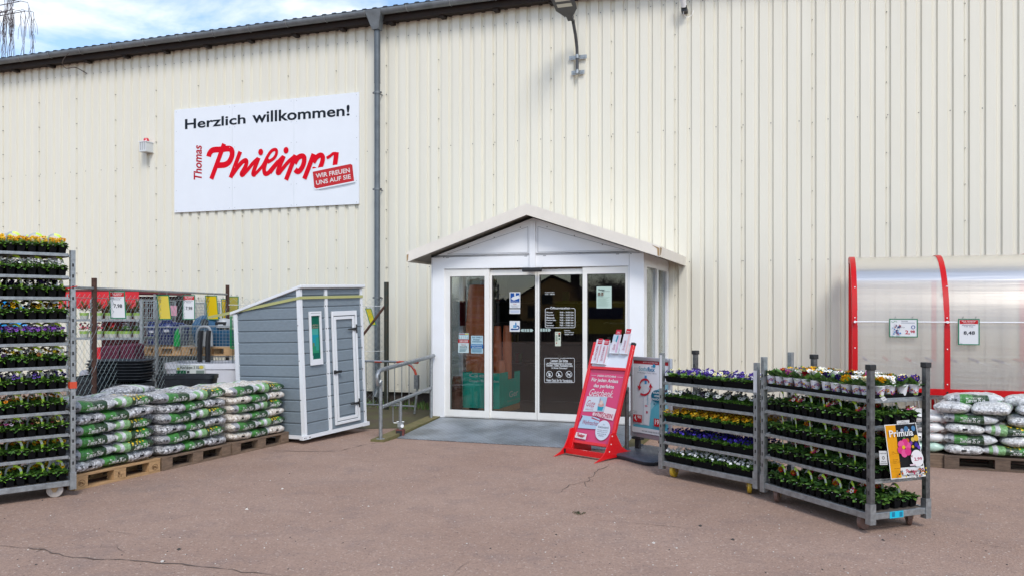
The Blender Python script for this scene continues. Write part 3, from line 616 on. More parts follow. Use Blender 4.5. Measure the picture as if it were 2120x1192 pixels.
A.text('willkommen!', 0, 0, 1, 1, '#1b2430', .03, q=quad((522.5, 256), (724, 240), (724, 217.5), (522.5, 231.5)))
A.build('greeting_word', sg, so, smooth=False, fix=False); A = Art(A.fn, step=.0008)
A.text('Thomas', 0, 0, 1, 1, '#c8102a', .02, .3, q=[sp(418, 371), sp(418, 300), sp(401, 302), sp(401, 373)])
A.build('upright_name', sg, so, smooth=False, fix=False)
LRED = M('logo red', (.66, .0, .012), .6, spec=.15)
A2 = Art(A.fn, step=.0003, h0=.001)
for pts, w in LOGO_PX:
    Yk = 1750 / 15.9; A2.stroke([sp(*p) for p in pts], w * 1.10 / Yk, LRED, 4)
for p, cx in zip(LOGO_DOT, (0, 1)): A2.disc(*sp(*p), .056, LRED, .062)
A2.build('script_logo', sg, so, smooth=False, fix=False)
A3 = Art(A.fn, step=.0004, h0=.009)
wq = [_z(*_B, [p])[0] for p in ((905, 735), (1745, 560), (1800, 545), (1830, 960), (960, 1130), (935, 1070))]
A3.poly([sp(*p) for p in wq], BW_); A3.poly([sp(*p) for p in _z(*_B, [(905, 675), (1320, 605), (1780, 540), (1790, 600), (910, 745)])], BW_)
rq = _z(*_B, [(912, 740), (1720, 572), (1762, 592), (1800, 935), (990, 1098), (945, 1072)]); A3.poly([sp(*p) for p in rq], '#d8343a')
A3.text('WIR FREUEN', 0, 0, 1, 1, '#f4f2f0', .05, q=[sp(*p) for p in _z(*_B, [(985, 880), (1712, 752), (1700, 655), (975, 785)])])
A3.text('UNS AUF SIE', 0, 0, 1, 1, '#f4f2f0', .05, q=[sp(*p) for p in _z(*_B, [(990, 1025), (1732, 885), (1722, 790), (980, 930)])])
A3.stroke([sp(*p) for p in _z(*_B, [(1050, 1120), (1500, 1050), (1825, 975)])], .012, '#b9c3d2', 3)
A3.build('stamp', sg, so, smooth=False, fix=False)
# alarm siren
s_, z_ = WL(303, 315, -.1); sr, so2 = bthing('alarm_siren', 'small white alarm siren box with red beacon left of the welcome board', 'alarm siren', s_, 0, z_)
mb = MB(); mb.box(s_-.083, s_+.083, -.20, .0, z_, z_+.185, M('siren white', (.62, .64, .64), .4)); mb.box(s_-.095, s_+.095, -.21, .0, z_+.185, z_+.20, WHITE); mb.box(s_-.09, s_+.09, -.205, .0, z_-.012, z_, M('siren base', (.5, .5, .48), .5))
for k in (-.05, .0, .05):
    for j in range(7): mb.box(s_+k-.015, s_+k+.015, -.2012, -.2, z_+.03+j*.023, z_+.04+j*.023, M('vent dark', (.2, .2, .2), .6))
mb.build('housing', sr, so2); mb = MB(); mb.lathe([(.060, 0), (.05, .055), (.038, .072), (.0, .076)], M('red beacon lens', (.5, .0, .02), .15, coat=.5), 14, (s_, -.1, z_+.2005)); mb.build('beacon', sr, so2)
# wall lamp
s0, z0 = WL(1195, 152, -.09); lt, lo = bthing('wall_lamp', 'dark street style lamp on a bent arm fixed high above the porch', 'lamp', s0, 0, z0)
LG = M('lamp grey paint', (.06, .063, .068), .45, var=.2, vs=12)
def arm(px, py): d, z = DF(px, py, s0); return (s0, d, z)
pts = [(s0, -.09, z0), (s0, -.09, z0 + .28)]; dA, zA = DF(1184.5, 42, s0)
pts += [(s0, -.11, z0 + .42), (s0, -.20, z0 + .60), (s0, -.34, z0 + .76), (s0, dA * .8, zA * .5 + (z0 + .8) * .5), (s0, dA, zA)]
mb = MB(); mb.tube(pts, .026, LG, 10); mb.build('arm', lt, lo)
hd = Vector((s0 - .02, dA, zA)); dirv = Vector((-.03, -1, .42)).normalized()
sd = Vector((1, 0, 0)); up = sd.cross(dirv); up = up if up.z > 0 else -up
outl = [(-.05, 0), (.05, 0), (.05, .10), (.08, .12), (.175, .26), (.175, .72), (.13, .80), (-.13, .80), (-.175, .72), (-.175, .26), (-.08, .12), (-.05, .10)]
mb = MB(); lo_ = [hd + sd*a + dirv*b - up*.02 for a, b in outl]; hi_ = [hd + sd*a*.86 + dirv*b + up*.07 for a, b in outl]; n = len(outl)
mb.add(lo_ + hi_, [tuple(range(n)), tuple(range(2*n-1, n-1, -1))] + [(i, (i+1) % n, n+(i+1) % n, n+i) for i in range(n)], LG)
mb.build('lamp_head', lt, lo, bevel=.006)
mb = MB()
for j in range(3):
    q = [hd + sd*a + dirv*(.33 + j*.13 + b) - up*.0225 for a, b in ((-.12, 0), (.12, 0), (.12, .075), (-.12, .075))]; mb.add(q, [(0, 1, 2, 3)], M('lamp glass', (.55, .55, .48), .15))
mb.build('lamp_lens', lt, lo, smooth=False, fix=False)
mb = MB()
for z in (z0 + .27, z0 + .02):
    w = .15 if z > z0 + .1 else .11
    mb.box(s0 - w, s0 + w, -.05, -.042, z - .03, z + .035, GALV); mb.cyl((s0, -.09, z-.03), (s0, -.09, z+.035), .033, GALV, 12)
    for k in (-w + .04, w - .04): mb.cyl((s0 + k, -.065, z), (s0 + k, 0, z), .01, GALV, 6)
mb.build('wall_bracket', lt, lo)
# camera on the wall, loose cable
s1, z1 = WL(1416, 18, -.15); ct, co_ = bthing('wall_camera', 'small white cylinder camera with thin cable near the top of the wall', 'camera', s1, 0, z1)
mb = MB(); mb.cyl((s1, -.14, z1 + .02), (s1 - .02, -.24, z1 + .22), .045, M('camera white', (.7, .7, .7), .3), 14); mb.build('housing', ct, co_)
mb = MB(); mb.cyl((s1, -.135, z1 + .012), (s1, -.145, z1 + .045), .047, BLACK, 14); mb.box(s1-.045, s1+.045, -.15, .0, z1-.04, z1+.012, BLACK); mb.build('bracket', ct, co_)
mb = MB(); mb.tube(catmull([(s1, -.14, z1-.03), (s1-.01, -.12, z1-.08), (s1+.04, -.05, z1-.11), (s1+.11, -.02, z1-.07), (s1+.13, .0, z1)], 4), .004, WHITE, 5); mb.build('cable', ct, co_)
cb, cbo = bthing('loose_cable', 'thin brown cable dangling loose from the grey gutter', 'cable', -10, -.6, 6.8)
def cpt(px, py, d): s_, z_ = WL(px, py, d); return (s_, d, z_)
mb = MB(); mb.tube(catmull([cpt(142, 111, -.66), cpt(133, 121, -.6), cpt(129, 132, -.5), cpt(137, 142, -.35), cpt(155, 140, -.2), cpt(170, 147, -.08), cpt(180, 153, -.02)], 4), .009, M('brown cable', (.07, .05, .045), .6), 6); mb.build('cable', cb, cbo)
bpy.data.objects['loose_cable']
# ------------------------------------------------------------------ trolley shelter on the right
FD = -1.55; s0a, zb_ = WL(1770, 800, FD); s1a, _ = WL(1961, 800, FD); PITCH = s1a - s0a; ZBOT = zb_; ZTOP = 2.44; RAD = .95
sh, sho = bthing('trolley_shelter', 'shopping trolley shelter with red arched frames and cloudy curved sheeting against the wall', 'shelter', s0a, FD, 0)
def arch(t): # 0 bottom .. 1 top back
    pts = [(FD, ZBOT), (FD, 1.1), (FD, 1.35)]
    for k in range(1, 11): a = R(90 * k / 10); pts.append((FD + RAD * (1 - math.cos(a)), 1.35 + (ZTOP - 1.35) * math.sin(a)))
    return pts + [(-.25, ZTOP)]
prof = arch(0)
poly = bpy.data.materials.new('cloudy twin wall sheet'); poly.use_nodes = True; t = poly.node_tree; t.nodes.clear()
tr = N(t, 'ShaderNodeBsdfTransparent'); tr.inputs[0].default_value = (.86, .86, .84, 1)
df = N(t, 'ShaderNodeBsdfDiffuse'); df.inputs[0].default_value = (.76, .72, .66, 1); tl = N(t, 'ShaderNodeBsdfTranslucent'); tl.inputs[0].default_value = (.84, .79, .72, 1)
gl = N(t, 'ShaderNodeBsdfGlossy'); gl.inputs['Roughness'].default_value = .32; gl.inputs['Color'].default_value = (.9, .87, .82, 1)
co = N(t, 'ShaderNodeTexCoord'); mpn = N(t, 'ShaderNodeMapping'); mpn.inputs['Scale'].default_value = (.5, .5, 14); n_ = N(t, 'ShaderNodeTexNoise', Scale=1.0, Detail=3); t.links.new(co.outputs['Object'], mpn.inputs[0]); t.links.new(mpn.outputs[0], n_.inputs['Vector'])
bp = N(t, 'ShaderNodeBump', Distance=.02); bp.inputs['Strength'].default_value = .25; t.links.new(n_.outputs[0], bp.inputs['Height']); t.links.new(bp.outputs[0], gl.inputs['Normal'])
m1 = N(t, 'ShaderNodeMixShader'); m1.inputs[0].default_value = .45; t.links.new(df.outputs[0], m1.inputs[1]); t.links.new(tl.outputs[0], m1.inputs[2])
m2 = N(t, 'ShaderNodeMixShader'); m2.inputs[0].default_value = .52; t.links.new(m1.outputs[0], m2.inputs[1]); t.links.new(tr.outputs[0], m2.inputs[2])
fz = N(t, 'ShaderNodeFresnel'); fz.inputs[0].default_value = 1.5; fm = N(t, 'ShaderNodeMath', operation='MULTIPLY_ADD'); fm.inputs[1].default_value = 1.6; fm.inputs[2].default_value = .06; t.links.new(fz.outputs[0], fm.inputs[0])
m3 = N(t, 'ShaderNodeMixShader'); t.links.new(fm.outputs[0], m3.inputs[0]); t.links.new(m2.outputs[0], m3.inputs[1]); t.links.new(gl.outputs[0], m3.inputs[2])
o_ = N(t, 'ShaderNodeOutputMaterial'); t.links.new(m3.outputs[0], o_.inputs[0])
NB = 3
for k in range(NB + 1):
    s_ = s0a + k * PITCH; mb = MB(); n = len(prof); a = [(s_ - .033, y - .02 if i < 4 else y, z + (.012 if i > 6 else 0)) for i, (y, z) in enumerate(prof)]
    cxy = (-.6, 1.2); inn = []
    for y, z in prof:
        dy, dz = cxy[0] - y, cxy[1] - z; l = math.hypot(dy, dz); inn.append((y + dy/l*.075, z + dz/l*.075))
    outp = [(y - .018, z) if z <= 1.35 else (y, z + .012) for y, z in prof]
    ring = outp + inn[::-1]; m_ = len(ring)
    mb.add([(s_ - .034, y, z) for y, z in ring] + [(s_ + .034, y, z) for y, z in ring],
           [(i, i+1, m_-2-i, m_-1-i) for i in range(n-1)] + [(m_+i+1, m_+i, 2*m_-1-i, 2*m_-2-i) for i in range(n-1)] + [(i, (i+1) % m_, m_+(i+1) % m_, m_+i) for i in range(m_)], RED)
    for zz in (.75, 1.2, 1.6, 2.0): mb.cyl((s_, FD - .026 + (0 if zz < 1.4 else .16*(zz-1.35)), zz), (s_, FD - .0, zz), .008, WHITE, 6)
    mb.build('arched_frame', sh, sho)
for k in range(NB):
    mb = MB(); pr = [(y - .004, z) for y, z in prof]; mb.strip(pr, 'x', s0a + k*PITCH + .03, s0a + (k+1)*PITCH - .03, poly); mb.build('cloudy_sheet', sh, sho, smooth=True, fix=False)
mb = MB(); mb.box(s0a - .3, s0a + NB*PITCH + .1, FD - .021, FD + .05, ZBOT - .075, ZBOT + .005, RED); mb.box(s0a - .02, s0a + NB*PITCH, FD + 1.2, FD + 1.25, ZTOP - .05, ZTOP, RED)
for k in range(NB + 1): mb.cyl((s0a + k*PITCH, FD - .035, ZBOT - .035), (s0a + k*PITCH, FD - .02, ZBOT - .035), .012, BLACK, 8)
mb.build('cross_rail', sh, sho)
mb = MB()
for k in range(NB + 1):
    for y in (FD + .06, -.3): mb.box(s0a + k*PITCH - .03, s0a + k*PITCH + .03, y - .03, y + .03, 0, ZBOT - .04 if y < -1 else ZTOP - .05, RED)
mb.build('leg', sh, sho)
mb = MB(); mb.cyl((s0a, FD - .05, 1.545), (s0a + NB*PITCH, FD - .05, 1.545), .008, WHITE, 8)
for k in range(NB + 1): mb.cyl((s0a + k*PITCH, FD - .055, 1.545), (s0a + k*PITCH, FD + .01, 1.545), .016, WHITE, 8)
mb.build('sign_rail', sh, sho)
SK = M('trolley chrome', (.45, .46, .48), .3, .8)
hc = [M('trolley handle blue', (.04, .05, .25), .4), RED]
def trolley_geo():
    m = MB()
    def wire(a, b, r=.0035): m.cyl(a, b, r, SK, 5)
    x0, x1 = 0, .85; 
    for sgn in (-1, 1):
        for k in range(9):
            f = k / 8; wire((x0 + .02 + f*.75, sgn*.25*(1-.25*f), .50 + .12*(1-f)*0 + .12*f), (x0 + f*.85, sgn*.28*(1-.25*f), .98 - .08*f))
        for j in range(5):
            q = j / 4; wire((0, sgn*(.25+.03*q), .50 + .48*q), (.85 - .08*(1-q), sgn*(.19+.02*q), .62 + .28*q), .004)
        wire((0, sgn*.25, .5), (.05, sgn*.25, .15), .012); wire((.05, sgn*.25, .15), (.85, sgn*.2, .13), .012); wire((0, sgn*.28, .98), (-.1, sgn*.28, 1.03), .010)
        for x in (.08, .8): m.lathe([(.0, -.02), (.06, -.02), (.06, .02), (.0, .02)], BLACK, 12, (x, sgn*.22, .06))
    for k in range(7): y = -.18 + .06*k; wire((.0, y, .5), (.77, y*.8, .62))
    return m
tm = trolley_geo(); tme = tm.mesh('basket', False); hm_ = [MB().cyl((-.1, -.3, 1.03), (-.1, .3, 1.03), .018, h, 8).mesh('handle') for h in hc]
for i in range(11):
    t_ = thing('shopping_trolley', 'wire shopping trolley nested in the row behind the cloudy sheeting of the shelter', 'shopping trolley', BW(s0a + .25 + i*.27, FD + .55 + .1*(i % 2), 0), BROT, 'trolleys nested under the shelter')
    inst('basket', tme, t_); inst('handle', hm_[1 if i in (1, 2, 7) else 0], t_)
def price_sign(name, label, o, r, u, w, h, draw, cat='price sign', frame=GREENF, back='#f3f4f6', th=.012, rf=True, group=None):
    """hanging framed card: o lower-left corner (world), r/u directions"""
    o, r, u = Vector(o), Vector(r).normalized(), Vector(u).normalized(); n = r.cross(u); c = o + r*w/2
    t_ = thing(name, label, cat, c, 0, group); L = lambda x, y, d: o + r*x + u*y + n*d - c
    m = MB(); f = .012
    def slab(x0, x1, y0, y1, d0, d1, mt): m.add([L(x, y, d) for x in (x0, x1) for y in (y0, y1) for d in (d0, d1)], [(0,1,3,2),(4,6,7,5),(0,4,5,1),(2,3,7,6),(0,2,6,4),(1,5,7,3)], mt)
    slab(f*.5, w-f*.5, f*.5, h-f*.5, -th*.4, th*.3, ink(back)); m.build('card', t_, smooth=False); m = MB(); 
    slab(0, f, 0, h, -th/2, th/2, frame); slab(w-f, w, 0, h, -th/2, th/2, frame); slab(f, w-f, 0, f, -th/2, th/2, frame); slab(f, w-f, h-f, h, -th/2, th/2, frame)
    for x in (.2, .8): m.tube([L(w*x, h, 0), L(w*x, h + .022, .004), L(w*x + .01, h + .03, 0), L(w*x+.012, h+.01, -.006)], .003, GALV, 5)
    m.build('sign_frame', t_)
    if draw:
        A = Art(lambda x, y, hh: L(x*w, y*h, th*.3 + hh)); draw(A); A.build('print', t_, smooth=False, fix=False)
    return t_
def offer(price, l1, l2):
    def d(A):
        A.rect(.07, .80, .93, .95, '#d02028'); A.text('Aus unserer', .16, .885, .84, .935, '#f4e8e8', .02, .2); A.text('Werbung!', .24, .82, .76, .87, '#f4e8e8', .02, .2)
        A.text(l1, .2, .74, .8, .775, '#4a4a6a', .01); A.text(l2, .3, .68, .7, .715, '#4a4a6a', .01); A.text(price, .26, .38, .78, .53, '#1c2433', .01)
        A.rect(.08, .06, .2, .07, '#9aa0b0')
    return d
def shel(px0, py0, px1, py1):
    a = WL(px0, py1, FD - .06); b = WL(px1, py0, FD - .06); return BW(a[0], FD - .06, a[1]), U, Vector((0, 0, 1)), b[0]-a[0], b[1]-a[1]
def d298(A):
    A.text('Gartendünger', .42, .84, .66, .9, '#3a4a5a', .01); A.rect(.42, .76, .9, .79, '#9aa6b4'); A.text('15 kg', .42, .50, .54, .56, '#555555'); A.text('2,', .56, .14, .72, .38, '#d02040', .05); A.text('98', .74, .24, .90, .38, '#d02040', .05)
    A.ring(.84, .55, .07, .025, '#2c4fa0', .10); A.stroke([(.07, .86), (.14, .80), (.2, .88), (.28, .82)], .015, '#3aa060')
    r = random.Random(2)
    for i in range(26): x, y = r.uniform(.08, .36), r.uniform(.12, .66); A.rect(x, y, x + r.uniform(.03, .08), y + r.uniform(.04, .1), r.choice(['#5a8ac8', '#8ab0d8', '#a02a60', '#e0d8d0', '#c07040', '#3a5a90', '#f0f0f0', '#604878']))
price_sign('price_sign', 'white card with red 2,98 price in a green frame hanging on the shelter', *shel(1841, 659, 1900, 697), d298)
price_sign('price_sign', 'red topped 8,48 price card in a green frame hanging on the shelter', *shel(1983.5, 659, 2028, 713), offer('8,48', 'Rasensamen', '10 kg'))
# ------------------------------------------------------------------ fence
FA = Vector((-4.94, 9.43, 0)); FB = Vector((-4.61, 13.67, 0)); FC = G(800, 847); fdir = (FB - FA).normalized()
F0 = FA - fdir * 1.6
def fp(px, z):   # point on the front fence plane for a pixel column
    rx = (px - 1060) / F; k = (F0.x - rx*F0.y) / (rx*fdir.y - fdir.x); return F0 + fdir*k + Vector((0, 0, z))
fence = thing('chain_link_fence', 'chain link fence with brown posts and a galvanised top rail behind the gravel bags', 'fence', F0)
WIRE = M('dull green grey wire', (.30, .37, .36), .45, .4)
def mesh_run(a, b, z0, z1, name, par, step=.062, r=.0021):
    d = (b - a); L = d.length; d.normalize(); nrm = Vector((-d.y, d.x, 0)); m = MB(); nx = int(L / step); nz = int((z1 - z0) / step)
    for i in range(nx):
        pts = [a + d*((i + (j % 2)*1.0) * step) + nrm*(.004*(1 if j % 2 else -1)) + Vector((0, 0, z0 + j*step*1.06 - .0)) - par.location for j in range(nz + 1)]
        pts2 = [a + d*((i + 1 - (j % 2)*1.0) * step) + nrm*(-.004*(1 if j % 2 else -1)) + Vector((0, 0, z0 + j*step*1.06)) - par.location for j in range(nz + 1)]
        m.tube(pts if i % 2 == 0 else pts2, r, WIRE, 3, caps=False)
        if i % 2 == 0: m.tube(pts2, r, WIRE, 3, caps=False)
    m.build(name, par, smooth=False, fix=False)
def mesh_run(a, b, z0, z1, name, par, step=.062, r=.0021):
    d = (b - a); L = d.length; d.normalize(); nrm = Vector((-d.y, d.x, 0)); m = MB(); nz = int((z1 - z0) / step); nx = int(L / step) + 1
    for i in range(nx):     # each wire zigzags and interlocks with its neighbours
        pts = [a + d*((i + ((i + j) % 2)*1.04 - .02) * step) + nrm*(.003*(1 if j % 2 else -1)) + Vector((0, 0, z0 + j*step*1.02 + .004*noise.noise(Vector((i*.7, j*.7, 3))))) - par.location for j in range(nz + 1)]
        m.tube(pts, r, WIRE, 3, caps=False)
    m.build(name, par, smooth=False, fix=False)
mesh_run(F0, FB, .05, 1.86, 'wire_mesh', fence, .050, .0021)
ZR = 1.95
mb = MB(); mb.cyl(F0 - F0 + Vector((0, 0, ZR)), FB - F0 + Vector((0, 0, ZR)), .016, GALV, 8); mb.cyl(Vector((0, 0, 1.84)), FB - F0 + Vector((0, 0, 1.84)), .004, GALV, 5)
mb.build('top_rail', fence)
for px, zt_ in ((195, 2.07), (471, 2.10)):
    p = fp(px, 0) - F0; mb = MB(); mb.cyl(p, p + Vector((0, 0, zt_)), .030, RUST, 10)
    mb.tube([p + Vector((.034*math.cos(a*1.3), .034*math.sin(a*1.3), .25 + a*.085)) for a in range(19)], .004, GALV, 4); mb.build('post', fence)
for k in (0.2, ):
    p = fdir*k; mb = MB(); mb.cyl(p, p + Vector((0, 0, 2.05)), .03, RUST, 10); mb.build('post', fence)
fence2 = thing('chain_link_fence', 'chain link fence bay with dark green corner post beside the downpipe', 'fence', FC)
mesh_run(FB, FC, .05, 1.86, 'wire_mesh', fence2, .050, .0021)
mb = MB(); mb.cyl((0, 0, 0), (0, 0, 2.17), .042, DGREEN, 12); mb.build('post', fence2)
d2 = (FB - FC).normalized(); mb = MB(); mb.cyl(Vector((0, 0, 1.80)), d2*.95 + Vector((0, 0, .55)), .022, RUST, 8); mb.build('brace', fence2)
mb = MB(); mb.cyl(Vector((0, 0, 1.76)), FB - FC + Vector((0, 0, 1.78)), .006, GALV, 6); mb.cyl(Vector((0, 0, 1.0)), FB - FC + Vector((0, 0, 1.0)), .004, GALV, 5); mb.build('tension_wire', fence2)
# cards on the fence (front ones and the backs of others)
def hang(px0, py0, px1, py1, off=-.02, lean=0):
    a = fp(px0, 0); b = fp(px1, 0); nrm = Vector((fdir.y, -fdir.x, 0)); 
    w = (b - a).length; Ya = a.y; za = H - (py1 - 641)/F*((a.y+b.y)/2); zb = H - (py0 - 641)/F*((a.y+b.y)/2)
    return a + nrm*(-off), b, za, zb
def fence_card(label, px0, py0, px1, py1, draw=None, back='#f3f4f6', w=.16, lean=0, behind=False, group=None):
    pc = (px0 + px1)/2; c = fp(pc, 0); Yc = c.y; zb = H - (py0 - 641)/F*Yc; za = H - (py1 - 641)/F*Yc; w = (px1 - px0)/F*Yc
    rr = Vector((1, .0, 0)); front = Vector((fdir.y, -fdir.x, 0)); c = c + (front*.05 if not behind else -front*.05); 
    if draw or not behind: rr = Vector((.97, .25, 0)).normalized(); w *= 1.02
    o = c - rr*w/2 + Vector((0, 0, za)); up = Vector((0, 0, 1)) + rr*lean
    price_sign('price_sign', label, o, rr, up, w, zb - za, draw, back=back, group=group)
fence_card('7,98 price card in a green frame hanging nearest the left fence post', 222, 602, 252, 659, offer('7,98', 'Schaufelspaten', 'Stück'), lean=-.05)
fence_card('7,98 price card in a green frame hanging between two yellow cards', 372, 610, 396, 661, offer('7,98', 'Gartenkorb', 'Stück'), lean=.0)
YEL, YEL2 = '#e8c400', '#e6cf55'
fence_card('pale yellow card in a green frame left of the second price card', 323, 610, 347, 661, None, YEL2, lean=-.1)
fence_card('bright yellow card in a green frame right of the second price card', 423, 611, 446, 661, None, YEL, lean=-.08)
fence_card('yellow card in a green frame half hidden behind the brown post', 466, 618, 482, 664, None, YEL, lean=-.04, behind=True)
fence_card('pale green card in a green frame beside the shed roof', 480, 613, 500, 652, None, '#b5a84a', lean=-.0, behind=True)
p = G(770, 850); c = Vector((p.x, 14.35, 0)); price_sign('price_sign', 'small tilted yellow card in a green frame right of the grey shed', (c.x - .05, c.y, 1.44), (1, .35, 0), Vector((-.3, 0, 1)), .105, .30, None, back='#d9c92a')
# ------------------------------------------------------------------ crowd barrier behind the handrail
bt, bto = bthing('crowd_barrier', 'galvanised crowd barrier with red striped rails standing by the wall', 'barrier', -1.6, -1.35, 0)
bd = -1.35; a = WL(715, 748, bd)[0]; b = WL(862, 748, bd)[0]; zt_ = 1.0 - .02; zt_ = WL(800, 748, bd)[1]; zb_ = WL(800, 838, bd)[1]
REDW = M('red reflective tape', (.45, .06, .03), .5)
mb = MB(); mb.tube(catmull([(a, bd, .06), (a, bd, zt_-.12), (a+.04, bd, zt_-.02), (a+.14, bd, zt_), (b-.25, bd, zt_), (b-.08, bd, zt_-.06), (b, bd, zt_-.22), (b+.02, bd, .5), (b-.03, bd, .04)], 5), .019, GALV, 10); mb.cyl((a, bd, zb_), (b, bd, zb_), .014, GALV, 8)
mb.build('frame', bt, bto); mb = MB()
for k in range(1, 10): x = a + (b-a)*k/10; mb.cyl((x, bd, zb_), (x, bd, zt_), .0075, GALV, 6)
mb.build('bars', bt, bto); mb = MB()
for x in (a+.2, a+.55, a+.95, a+1.2): mb.cyl((x, bd, zt_), (x+.13, bd, zt_), .0205, REDW, 10)
mb.tube([(b-.16, bd, zt_-.02), (b-.08, bd, zt_-.062), (b-.03, bd, zt_-.13), (b-.005, bd, zt_-.2)], .0205, REDW, 10); mb.box(b-.03, b+.04, bd-.03, bd+.03, zt_-.42, zt_-.2, GALV); mb.build('reflective_tape', bt, bto)
# short pipe stand with clamp and red block
p = G(829, 903); pt = thing('pipe_stand', 'short galvanised pipe post with clamp on a red block beside the left kerb', 'post', p)
mb = MB(); mb.box(-.055, .055, -.06, .06, .0, .10, M('red brown block', (.16, .04, .03), .7, var=.4, vs=20)); mb.box(-.05, .03, -.0615, -.06, .01, .09, BLACK); mb.build('base_block', pt)
mb = MB(); mb.cyl((0, 0, .10), (0, 0, .47), .022, GALV, 10); mb.build('pipe', pt)
mb = MB(); mb.box(-.035, .04, -.03, .03, .13, .19, GALV); mb.cyl((.03, -.03, .15), (.03, -.055, .15), .022, WHITE, 12); mb.cyl((-.05, 0, .2), (.05, 0, .2), .01, GALV, 6); mb.build('clamp', pt)
mb = MB(); mb.tube([(-.02, 0, .44), (-.09, 0, .44), (-.10, 0, .42), (-.10, 0, .20), (-.09, 0, .185), (-.03, 0, .185)], .006, GALV, 6); mb.build('wire_handle', pt)
# ------------------------------------------------------------------ shed
SHC = Vector((-2.63, 10.75, .055)); shR = (G(757, 884) - Vector((SHC.x, SHC.y, 0))); sw = 1.24
ang = math.atan2(1.1, .6)
shed = thing('garden_shed', 'grey plank garden shed with white trim and a narrow door beside the gravel pallets', 'shed', SHC)
shed.rotation_euler = (R(-1.4), R(-1.6), ang)
# local: x along the door front, y = to the left side (depth), z up
SG = M('grey shed panel', (.20, .245, .28), .5, var=.12, vs=14, stretch=(1, 1, 3), bump=.25, bs=140); SW = M('shed white plastic', (.75, .77, .79), .35)
SWD, SDP, SHF, SHB = 1.20, 1.14, 1.905, 1.62
def plank_wall(mb, axis, L, htf, at, sgn, skip=None):
    ph_ = .148; z = .05; k = 0
    while z < htf(0) + .3:
        z1 = z + ph_
        for a, b in ([(0, L)] if not skip else [(0, L)]):
            za, zb2 = min(z1 - .006, htf(a)), min(z1 - .006, htf(b))
            if axis == 'y' and z < max(za, zb2):
                o = at; kk = (htf(a) - htf(b))/(b - a); lim = lambda zz: max(a, min(b, a + (htf(a) - zz)/kk)); q = .008*sgn; zt_ = min(z1 - .006, htf(a))
                if lim(z + .012) > a + .02: mb.add([(o, a, z), (o, lim(z), z), (o + q, lim(z+.012), z + .012), (o + q, a, z + .012), (o + q, lim(zt_-.01), zt_ - .01), (o + q, a, zt_ - .01), (o, lim(zt_), zt_), (o, a, zt_)], [(0, 1, 2, 3), (3, 2, 4, 5), (5, 4, 6, 7)], SG)
            elif z < max(za, zb2):
                o = at; q = .008*sgn
                if axis == 'x': mb.add([(a, o, z), (b, o, z), (b, o + q, z + .012), (a, o + q, z + .012), (b, o + q, max(zb2 - .01, z+.012)), (a, o + q, max(za - .01, z+.012)), (b, o, zb2), (a, o, za)], [(0, 1, 2, 3), (3, 2, 4, 5), (5, 4, 6, 7)], SG)
                else: mb.add([(o, a, z), (o, b, z), (o + q, b, z + .012), (o + q, a, z + .012), (o + q, b, max(zb2 - .01, z+.012)), (o + q, a, max(za - .01, z+.012)), (o, b, zb2), (o, a, za)], [(0, 1, 2, 3), (3, 2, 4, 5), (5, 4, 6, 7)], SG)
        z = z1
mb = MB(); plank_wall(mb, 'x', SWD, lambda t: SHF, 0, -1); plank_wall(mb, 'y', SDP, lambda t: SHF + (SHB - SHF)*t/SDP, 0, -1); plank_wall(mb, 'x', SWD, lambda t: SHB, SDP, 1); plank_wall(mb, 'y', SDP, lambda t: SHF + (SHB - SHF)*t/SDP, SWD, 1)
mb.box(.004, SWD-.004, .004, .012, .03, SHF-.01, SG); mb.prism([(.004, .03), (SDP-.004, .03), (SDP-.004, SHB-.01), (.004, SHF-.01)], 'x', .004, .012, SG); mb.prism([(.004, .03), (SDP-.004, .03), (SDP-.004, SHB-.01), (.004, SHF-.01)], 'x', SWD-.012, SWD-.004, SG); mb.box(.004, SWD-.004, SDP-.012, SDP-.004, .03, SHB-.01, SG)
mb.build('plank_wall', shed, smooth=False, fix=False)
SC2 = M('trim screw', (.03, .03, .03), .5)
for x, y, h_ in ((0, 0, SHF), (SWD, 0, SHF), (0, SDP, SHB), (SWD, SDP, SHB)):
    mb = MB(); sx = -1 if x == 0 else 1; sy = -1 if y == 0 else 1
    mb.box(x - .022 if sx < 0 else x - .02, x + .02 if sx < 0 else x + .022, y + sy*.022, y - sy*.0, .0, h_ - .0, SW); mb.box(x + sx*.0221, x, y - sy*.040, y + sy*.0219, .0, h_ - .004, SW)
    mb.box(x - .07, x + .07, y - .032 if sy < 0 else y - .03, y + .03 if sy < 0 else y + .032, -.0, .05, SW); mb.build('corner_post', shed, smooth=False)
mb = MB(); xm = .47; mb.box(xm - .024, xm + .024, -.026, -.001, .05, SHF - .004, SW)
for z in [.2 + .148*2*k for k in range(6)]:
    for x in (xm - .02, xm + .02, .03, SWD - .03): mb.box(x - .006, x + .006, -.0285, -.0215, z, z + .012, SC2)
for z in (.5, 1.0, 1.45): mb.cyl((-.0245, .03, z), (-.021, .03, z), .007, SC2, 6)
for z in (.022, ):
    for x in (-.045, -.02, .045, .06): mb.cyl((x, -.034, z), (x, -.031, z), .007, SC2, 6)
mb.build('centre_trim', shed, smooth=False)
mb = MB(); mb.box(-.03, SWD + .03, -.03, SDP + .03, .004, .048, SW); mb.build('base_frame', shed)
mb = MB(); th = .038; yf, yb = -.055, SDP + .07; k_ = (SHB - SHF)/SDP
mb.prism([(yf, SHF + k_*yf + .004), (yb, SHF + k_*yb + .004), (yb, SHF + k_*yb + .004 + th), (yf, SHF + k_*yf + .004 + th)], 'x', -.04, SWD + .055, SW); mb.build('roof', shed, bevel=.006)
mb = MB(); wx0, wx1, wz0, wz1 = .13, .355, .93, 1.62
